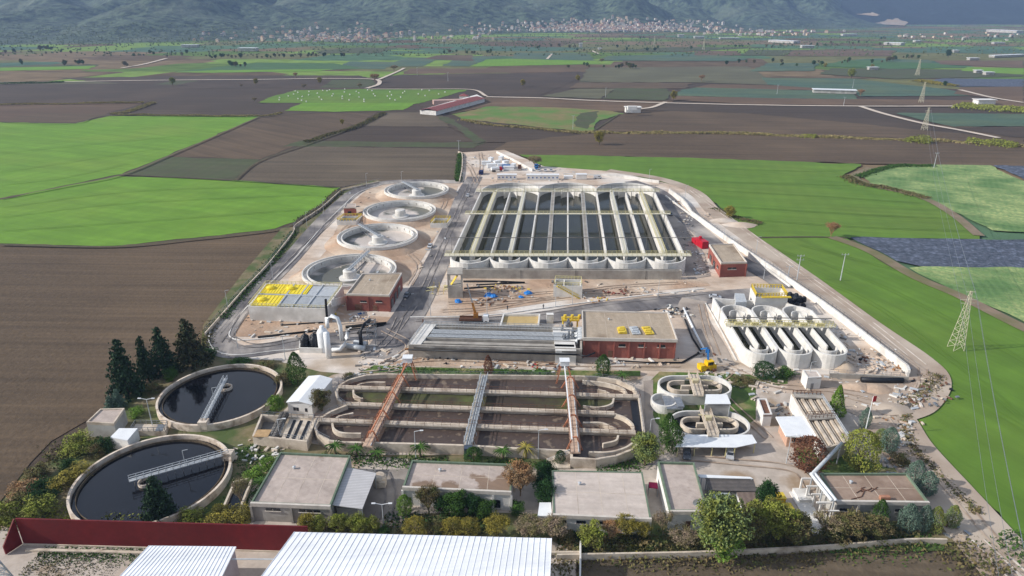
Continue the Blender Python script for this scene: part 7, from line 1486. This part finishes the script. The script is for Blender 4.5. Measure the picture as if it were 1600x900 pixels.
# weed and reed strips (uncountable)
def strip(px, w0, h, cc, n_m, label, seed, s=.35, zz=GZ):
    P = smooth_path([G(a, b, zz) for a, b in px], 6); rn = random.Random(seed); m = MB(); L = [0]
    for a, b in zip(P, P[1:]): L.append(L[-1]+(b-a).length)
    N = min(26000, int(L[-1]*n_m))
    for k in range(N):
        d_ = rn.random()*L[-1]; i = 0
        lo, hi = 0, len(L)-1
        while hi-lo > 1:
            mi = (lo+hi)//2
            if L[mi] <= d_: lo = mi
            else: hi = mi
        f = (d_-L[lo])/max(1e-6, L[hi]-L[lo]); p = P[lo].lerp(P[hi], f); dn = (P[hi]-P[lo]).normalized(); q = Vector((-dn.y, dn.x, 0))
        hh = h*max(0.08, .55+.9*noise.noise(Vector((p.x*.06, p.y*.06, seed)))); u = rn.gauss(0, .33)
        leaf(m, p+q*u*w0+Vector((0, 0, hh*rn.random()*max(.1, 1-abs(u)))), s*rn.uniform(.7, 1.3), rn)
    solo('weeds', m, FO[cc] if cc in FO else cc, tuple(P[0]), label, 'weeds', kind='stuff')
reed = fol('reed', sr(172, 156, 112), sr(146, 132, 92), sr(120, 118, 72)); FO['reed'] = reed
for k, (px, w0, h, cc, n_m, lab, s) in enumerate((
  ([(925, 207), (1000, 208), (1120, 208), (1250, 213), (1400, 218), (1500, 222), (1600, 229)], 6, 2.6, 'reed', 30, 'strip of dry reeds between the ploughed plots at the right', .6), ([(1250, 212), (1275, 214)], 10, 5, 'ygreen', 60, 'green reed clump on the dry strip', .6), ([(1415, 219), (1455, 224)], 10, 5, 'ygreen', 60, 'second green reed clump on the dry strip', .6), ([(1510, 221), (1590, 229)], 14, 6, 'ygreen', 60, 'large green reed clump at the right edge', .6),
  ([(720, 186), (760, 194), (830, 200), (900, 207), (925, 207)], 5, 2, 'reed', 26, 'dry reeds bordering the rough weedy plot', .6), ([(0, 163), (100, 162), (225, 160)], 5, 2.4, 'reed', 22, 'pale reed bank at the far left', .6), ([(240, 160), (195, 175), (175, 178)], 6, 2.4, 'reed', 30, 'short pale reed bank slanting at the left', .6), ([(175, 178), (260, 180), (400, 181), (440, 176)], 4, 2, 'reed', 22, 'reed bank along the top of the left green field', .6),
  ([(720, 240), (717, 262), (716, 284)], 3, 2.5, 'green', 40, 'green growth on the wall beside the bare track', .5), ([(478, 222), (520, 208), (556, 198), (600, 176)], 5, 2, 'bushbrown', 24, 'brush along the diagonal ditch left of centre', .6), ([(532, 297), (505, 322), (466, 347)], 5, 1.8, 'bushbrown', 26, 'brush along the upper left boundary wall', .45), ([(460, 362), (420, 415), (380, 460), (345, 500)], 4, 1.6, 'green', 24, 'green growth along the left boundary wall', .4),
  ([(335, 500), (322, 530), (318, 545)], 4, 1.3, 'bushbrown', 22, 'brown growth at the left bend of the road', .4), ([(590, 578), (700, 580), (860, 584)], 3, .8, 'green', 26, 'grass strip above the old basin', .3), ([(500, 716), (600, 722), (700, 724)], 4, .9, 'green', 40, 'green weeds before the left part of the basin wall', .3), ([(760, 724), (850, 730), (880, 734)], 4, .9, 'green', 40, 'green weeds before the right part of the basin wall', .3), ([(930, 730), (985, 728), (1020, 712)], 4, 1.0, 'green', 50, 'green weeds under the curved corner of the basin', .3),
  ([(870, 852), (960, 856), (1060, 856), (1180, 852), (1300, 846), (1430, 838)], 7, 1.8, 'bushbrown', 60, 'brown scrub along the garden wall at the bottom right', .35), ([(900, 852), (950, 848), (1010, 850)], 6, 1.4, 'yellow', 40, 'yellowish scrub before the largest flat building', .3), ([(870, 840), (940, 838), (1010, 840)], 5, 1.2, 'dark', 60, 'dark green ground cover before the largest flat building', .3), ([(1290, 852), (1400, 848), (1460, 842)], 6, 1.0, 'green', 50, 'green weeds before the right end building', .3),
  ([(470, 822), (560, 826), (640, 830), (760, 834)], 6, .8, 'bushbrown', 36, 'low brown weeds behind the large white warehouse', .3), ([(600, 812), (700, 815), (780, 818)], 5, .9, 'dark', 46, 'dark undergrowth before the long flat building', .3), ([(960, 868), (1050, 868), (1150, 864), (1280, 862)], 7, .7, 'bushbrown', 40, 'dry weeds along the top of the bottom right field', .3), ([(1480, 850), (1530, 880), (1560, 905)], 9, 2, 'bushbrown', 60, 'brown thicket at the bottom right corner of the field', .35),
  ([(1560, 838), (1600, 865), (1640, 890)], 9, 2.5, 'green', 50, 'green thicket at the right edge by the track', .35), ([(1415, 645), (1420, 690), (1470, 745), (1530, 805)], 3, 1.0, 'bushbrown', 30, 'dry weeds along the edge of the right green field', .35), ([(1462, 585), (1458, 600), (1440, 616), (1408, 640)], 4, 1.3, 'bushbrown', 22, 'brown weeds round the bend of the dirt track', .35), ([(1320, 276), (1345, 287), (1400, 297), (1450, 310)], 6, 2, 'bushbrown', 40, 'brown bank at the left edge of the cabbage plot', .5), ([(1340, 276), (1395, 260), (1460, 259)], 5, 1.6, 'green', 36, 'leafy edge of the cabbage plot', .5),
  ([(1190, 350), (1150, 340), (1115, 325)], 5, 1.6, 'bushbrown', 30, 'brown brush at the foot of the yellow bush', .4), ([(380, 700), (410, 735), (385, 775), (370, 810)], 9, 1.3, 'green', 60, 'patchy green weeds left of the leftmost flat building', .3), ([(70, 720), (120, 700), (160, 690)], 8, 1.4, 'bushbrown', 50, 'brush along the ploughland edge at the lower left', .35), ([(0, 812), (60, 815), (140, 812), (250, 815), (330, 816)], 6, 2, 'ygreen', 50, 'yellow-green scrub behind the maroon wall', .35),
  ([(60, 866), (140, 868), (225, 866)], 4, .4, 'green', 70, 'thin grass at the foot of the maroon wall', .22), ([(40, 885), (110, 892), (190, 880)], 10, .3, 'bushbrown', 90, 'dry weeds on the bare strip at the bottom left', .2), ([(865, 862), (880, 880), (895, 905)], 5, 1.2, 'bushbrown', 40, 'rusty weeds right of the large white warehouse', .3), ([(1500, 164), (1540, 168), (1600, 172)], 34, 4, 'ygreen', 60, 'olive grove plot at the right', .9), ([(1430, 126), (1460, 130), (1495, 134)], 10, 5, 'yellow', 30, 'yellow reeds beside the blue plot', .8), ([(0, 131), (100, 128)], 8, 3, 'green', 14, 'scrubby bank at the far left', .8))):
    strip(px, w0, h, cc, n_m, lab, 300+k, s)
# ------------------------------------------------------------------ far buildings
T = Thing('farm', tuple(G(705, 165, GZ)), 'long red-roofed farm stable with white walls beside the dotted green field', 'farm building')
A0, A1, B1, B0_ = GS([(656, 171), (681, 173), (757, 153), (745, 147)], 5.0)
m = MB(); m.prism([A0, A1, B1, B0_], .4, 4.6); T.part('wall', m, plaster_white)
for (p, q) in ((A1, B1), ):
    dn = (q-p).normalized(); nn = Vector((-dn.y, dn.x, 0)); m = MB(); a = p+nn*-1; b = q+nn*-1; c = q+nn*9; e = p+nn*9
    m.add([(a.x, a.y, 4.7), (b.x, b.y, 4.7), (c.x, c.y, 6.6), (e.x, e.y, 6.6)], [(0, 1, 2, 3)]); f_ = q+nn*19; g_ = p+nn*19; m.add([(e.x, e.y, 6.6), (c.x, c.y, 6.6), (f_.x, f_.y, 4.7), (g_.x, g_.y, 4.7)], [(0, 1, 2, 3)]); T.part('roof', m, mat('red_tiles', sr(140, 84, 82), sr(120, 72, 70), .5))
q = G(700, 160, 3); m = MB(); m.box((q.x, q.y+6, 3.0), (34, 10, 4.4), .25); solo('farm_yard_roof', m, mat('pale_tiles', sr(190, 160, 150), sr(170, 140, 130), .4), (q.x, q.y, GZ), 'pale pinkish roof inside the red-roofed farm', 'roof')
q = G(725, 153, 3); T = Thing('farm_house', (q.x, q.y, GZ), 'small farmhouse with a hipped red roof behind the long stable', 'house'); m = MB(); m.box((q.x, q.y, 3), (10, 8, 5)); T.part('wall', m, plaster_white); m = MB(); m.lathe((q.x, q.y, 5.5), [(7.5, 0), (.01, 2.6)], 4, PI/4, PI/4+2*PI); T.part('roof', m, MATS['red_tiles'])
def farbox(px, px1, w0, dpt, h, label, m_=white_metal, cat='building', name='far_building'):
    a = G(*px, GZ); b = G(*px1, GZ); T = Thing(name, tuple((a+b)/2), label, cat); L = (b-a).length; r = math.atan2(b.y-a.y, b.x-a.x); c = (a+b)/2; m = MB(); m.box((c.x, c.y+dpt/2, h/2+.8), (L, dpt, h), r); T.part('wall', m, plaster_grey if m_ is white_metal else m_); m = MB(); m.box((c.x, c.y+dpt/2, h+1.0), (L+2, dpt+2, .5), r); T.part('roof', m, m_); return T
farbox((978, 176), (1001, 176), 0, 9, 5.0, 'small white flat-roofed house standing alone in the ploughed plain', plaster_white, 'house', 'white_house'); q = G(988, 172, 6); m = MB(); m.box((q.x, q.y+2, 7.8), (9, 5, 3.6)); solo('roof_room', m, plaster_white, (q.x, q.y, 6), 'white upper room on the lone white house', 'room')
farbox((1273, 145), (1340, 147), 0, 12, 4.0, 'long low shed with pale roof beside the teal crop'); farbox((1528, 163), (1555, 163), 0, 10, 4.5, 'white house with dark windows in the olive grove at the right', plaster_white, 'house')
for k, (a, b, d_, h, lab) in enumerate((((1208, 66), (1248, 68), 30, 6, 'long white warehouse at the far right, before the tree line'), ((1388, 70), (1415, 71), 30, 6, 'white greenhouse block in the far right plain'), ((1552, 50), (1600, 52), 40, 9, 'huge white factory hall at the far right edge'), ((1317, 56), (1340, 56), 20, 6, 'white hall beside the foot of the green hill'), ((1253, 75), (1272, 75), 14, 6, 'white house with a red annex in the far plain'), ((1553, 69), (1570, 69), 12, 5, 'white shed in the far right fields'), ((1490, 82), (1498, 82), 10, 5, 'tiny white shed beside the lone dark tree'),
   ((1358, 109), (1372, 109), 8, 4, 'small far house beside the yellow tree'), ((1515, 94), (1530, 94), 10, 4, 'small reddish farmhouse in the far right'), ((1525, 114), (1535, 114), 8, 4, 'white shed in the far right crops, upper'), ((1540, 117), (1553, 117), 8, 4, 'white shed in the far right crops, lower'), ((1430, 66), (1440, 66), 14, 5, 'pale house in the far right tree line'),
   ((283, 74), (308, 74), 16, 6, 'white farm building left of the far village'), ((372, 80), (400, 80), 20, 7, 'white building at the left foot of the far village'), ((1060, 58), (1068, 58), 12, 8, 'white hall right of the two dark trees before the town'), ((1085, 60), (1100, 60), 12, 6, 'long white building right of the town'), ((1125, 61), (1155, 61), 14, 4, 'low white greenhouse right of the town'), ((905, 74), (910, 74), 8, 10, 'white silo-like house before the town'), ((935, 78), (940, 78), 10, 4, 'pale house by the far road'), ((1552, 90), (1600, 88), 12, 4, 'long pale shed at the right edge'))):
    farbox(a, b, 0, d_, h, lab)
# towns: 300 houses of their own, the rest as one mass
rn = random.Random(77); hm = []
reds = [mat('roof_tile_a', sr(158, 108, 92), sr(140, 96, 84), .3), mat('roof_tile_b', sr(176, 140, 122), sr(150, 116, 100), .3), mat('roof_grey', sr(168, 158, 150), sr(148, 138, 130), .3)]
walls2 = [mat('wall_pale', sr(208, 202, 192), sr(190, 184, 174), .3), mat('wall_cream', sr(202, 184, 160), sr(182, 164, 142), .3), plaster_grey]
for k in range(6):
    m = MB(); w_, d_, h = rn.uniform(.8, 1.1), rn.uniform(.7, 1.0), rn.uniform(.8, 1.1); m.box((0, 0, h/2-.5), (w_, d_, h+1.0)); m.cur = 1; m.lathe((0, 0, h), [(.72*w_+.05, 0), (.01, .28)], 4, PI/4, PI/4+2*PI)
    me = bpy.data.meshes.new('house'); me.from_pydata(m.v, [], m.f); me.materials.append(walls2[k % 3]); me.materials.append(reds[k % 3]); me.polygons.foreach_set('material_index', m.mi); hm.append(me)
def town_point():
    r = rn.random()
    if r < .62: x = rn.gauss(955, 85); y = 50-abs(rn.gauss(0, 8)); y = min(55, max(28+abs(x-960)*.05, y))
    elif r < .9: x = rn.gauss(530, 75); y = 66-abs(rn.gauss(0, 10)); y = max(38+abs(x-560)*.04, y)
    elif r < .95: x = rn.uniform(1080, 1320); y = rn.uniform(49, 56)
    else: x = rn.choice([rn.uniform(640, 780), rn.uniform(300, 420), rn.uniform(1400, 1600)]); y = rn.uniform(52, 64)
    return x, y
far_m = MB(); far_m2 = MB(); pts = []
for k in range(1250): pts.append(town_point())
pts.sort(key=lambda p: -p[1])
for k, (x, y) in enumerate(pts):
    p = RT(x, y); s = rn.uniform(7, 12.5); h = rn.choice([4, 5, 6, 8, 9, 13 if rn.random() < .3 else 7]); rz = rn.uniform(-.4, .4)
    if k % 4 == 0 and k//4 < 300:
        o = bpy.data.objects.new('house', rn.choice(hm if x > 700 else hm[1:2]+hm[2:3]+hm[4:])); C.objects.link(o); o.location = p; o.scale = (s, s, h); o.rotation_euler = (0, 0, rz); o['label'] = 'small pale house of the far town at the foot of the hills'; o['category'] = 'house'; o['group'] = 'houses of the far towns'
    else:
        if x < 700 and rn.random() < .45: continue
        far_m.cur = rn.randrange(3); far_m.box((p.x, p.y, p.z+h/2-1), (s, s*.9, h+2), rz); far_m.cur = 3+rn.randrange(3); far_m.lathe((p.x, p.y, p.z+h), [(s*.7, 0), (.01, h*.25)], 4, PI/4+rz, PI/4+rz+2*PI)
solo('town_houses', far_m, walls2+reds, tuple(RT(950, 50)), 'dense mass of pale houses of the far town at the foot of the hills', 'houses', kind='stuff')
m = MB(); rn = random.Random(5)
for k in range(7000):   # scattered maquis and orchard dots on hill feet and far plain
    x = rn.uniform(-40, 1640); y = rn.uniform(36, 100) if rn.random() < .6 else rn.uniform(40, 72); p = RT(x, y)
    r = rn.uniform(1.2, 3.0); q = [p+Vector((r*math.cos(a), r*math.sin(a), r*.7+rn.uniform(-.6, .6))) for a in (0, 1.26, 2.51, 3.77, 5.03)]; m.add(q+[p+Vector((0, 0, r*1.7)), p-Vector((0, 0, .5))], [(0, 1, 5), (1, 2, 5), (2, 3, 5), (3, 4, 5), (4, 0, 5), (1, 0, 6), (2, 1, 6), (3, 2, 6), (4, 3, 6), (0, 4, 6)])
solo('far_scrub', m, fol('scrub', sr(86, 104, 72), sr(70, 88, 62), sr(104, 106, 76)), tuple(RT(800, 70)), 'scattered orchards and scrub over the far plain and hill feet', 'scrub', kind='stuff')
# white sacks on the green field
rn = random.Random(9); sack = MB(); sack.lathe((0, 0, 0), [(.01, 0), (.75, .05), (.8, .8), (.55, 1.25), (.2, 1.4), (.01, 1.4)], 8); me = bpy.data.meshes.new('sack'); me.from_pydata(sack.v, [], sack.f); me.materials.append(plaster_white)
dots = [(246, 572), (262, 580), (203, 603), (148, 613), (146, 627), (236, 591), (290, 606), (264, 620), (286, 630), (315, 637), (332, 575), (330, 596), (384, 585), (396, 610), (411, 625), (418, 568), (445, 570), (460, 564), (483, 590), (476, 602), (556, 560), (553, 578), (540, 605), (540, 619), (587, 594), (583, 628), (627, 574), (643, 583), (645, 610), (676, 625), (676, 637), (698, 565), (726, 569), (735, 590), (745, 602), (838, 577), (848, 596), (822, 604), (838, 620), (870, 628), (918, 584), (930, 574), (905, 610), (1037, 564), (1015, 590), (1058, 601), (1084, 568), (1142, 590), (1182, 578)]
for x, y in dots:
    o = bpy.data.objects.new('sack', me); C.objects.link(o); o.location = G(400+x/4, y/4, GZ-.1); o['label'] = 'small white sack standing on the far bright green field beside the farm'; o['category'] = 'sack'; o['group'] = 'white sacks on the green field'
# flag by the track
q = G(1351, 678, GZ); T = Thing('flagpole', tuple(q), 'white flagpole with a small red flag beside the dirt track', 'flagpole'); m = MB(); m.tube([q, (q.x, q.y, GZ+11)], [.12, .07], 6); T.part('pole', m, white_metal)
m = MB(); m.box((q.x+.5, q.y, GZ+10.2), (1.0, .05, 1.6), .3); T.part('flag', m, red_paint)
# ------------------------------------------------------------------ haze
m = MB(); m.prism([(-9800, -700), (9800, -700), (9800, 9400), (-9800, 9400)], -8.0, 1250.0, bottom=True)
hz = bpy.data.materials.new('haze'); hz.use_nodes = True; n = hz.node_tree.nodes; n.remove(n['Principled BSDF']); pv = n.new('ShaderNodeVolumePrincipled'); pv.inputs['Density'].default_value = 0.000092; pv.inputs['Color'].default_value = (0.42, 0.62, 1.0, 1); pv.inputs['Anisotropy'].default_value = 0.0
hz.node_tree.links.new(pv.outputs[0], n['Material Output'].inputs['Volume']); o = link('haze', m, hz); o['kind'] = 'stuff'
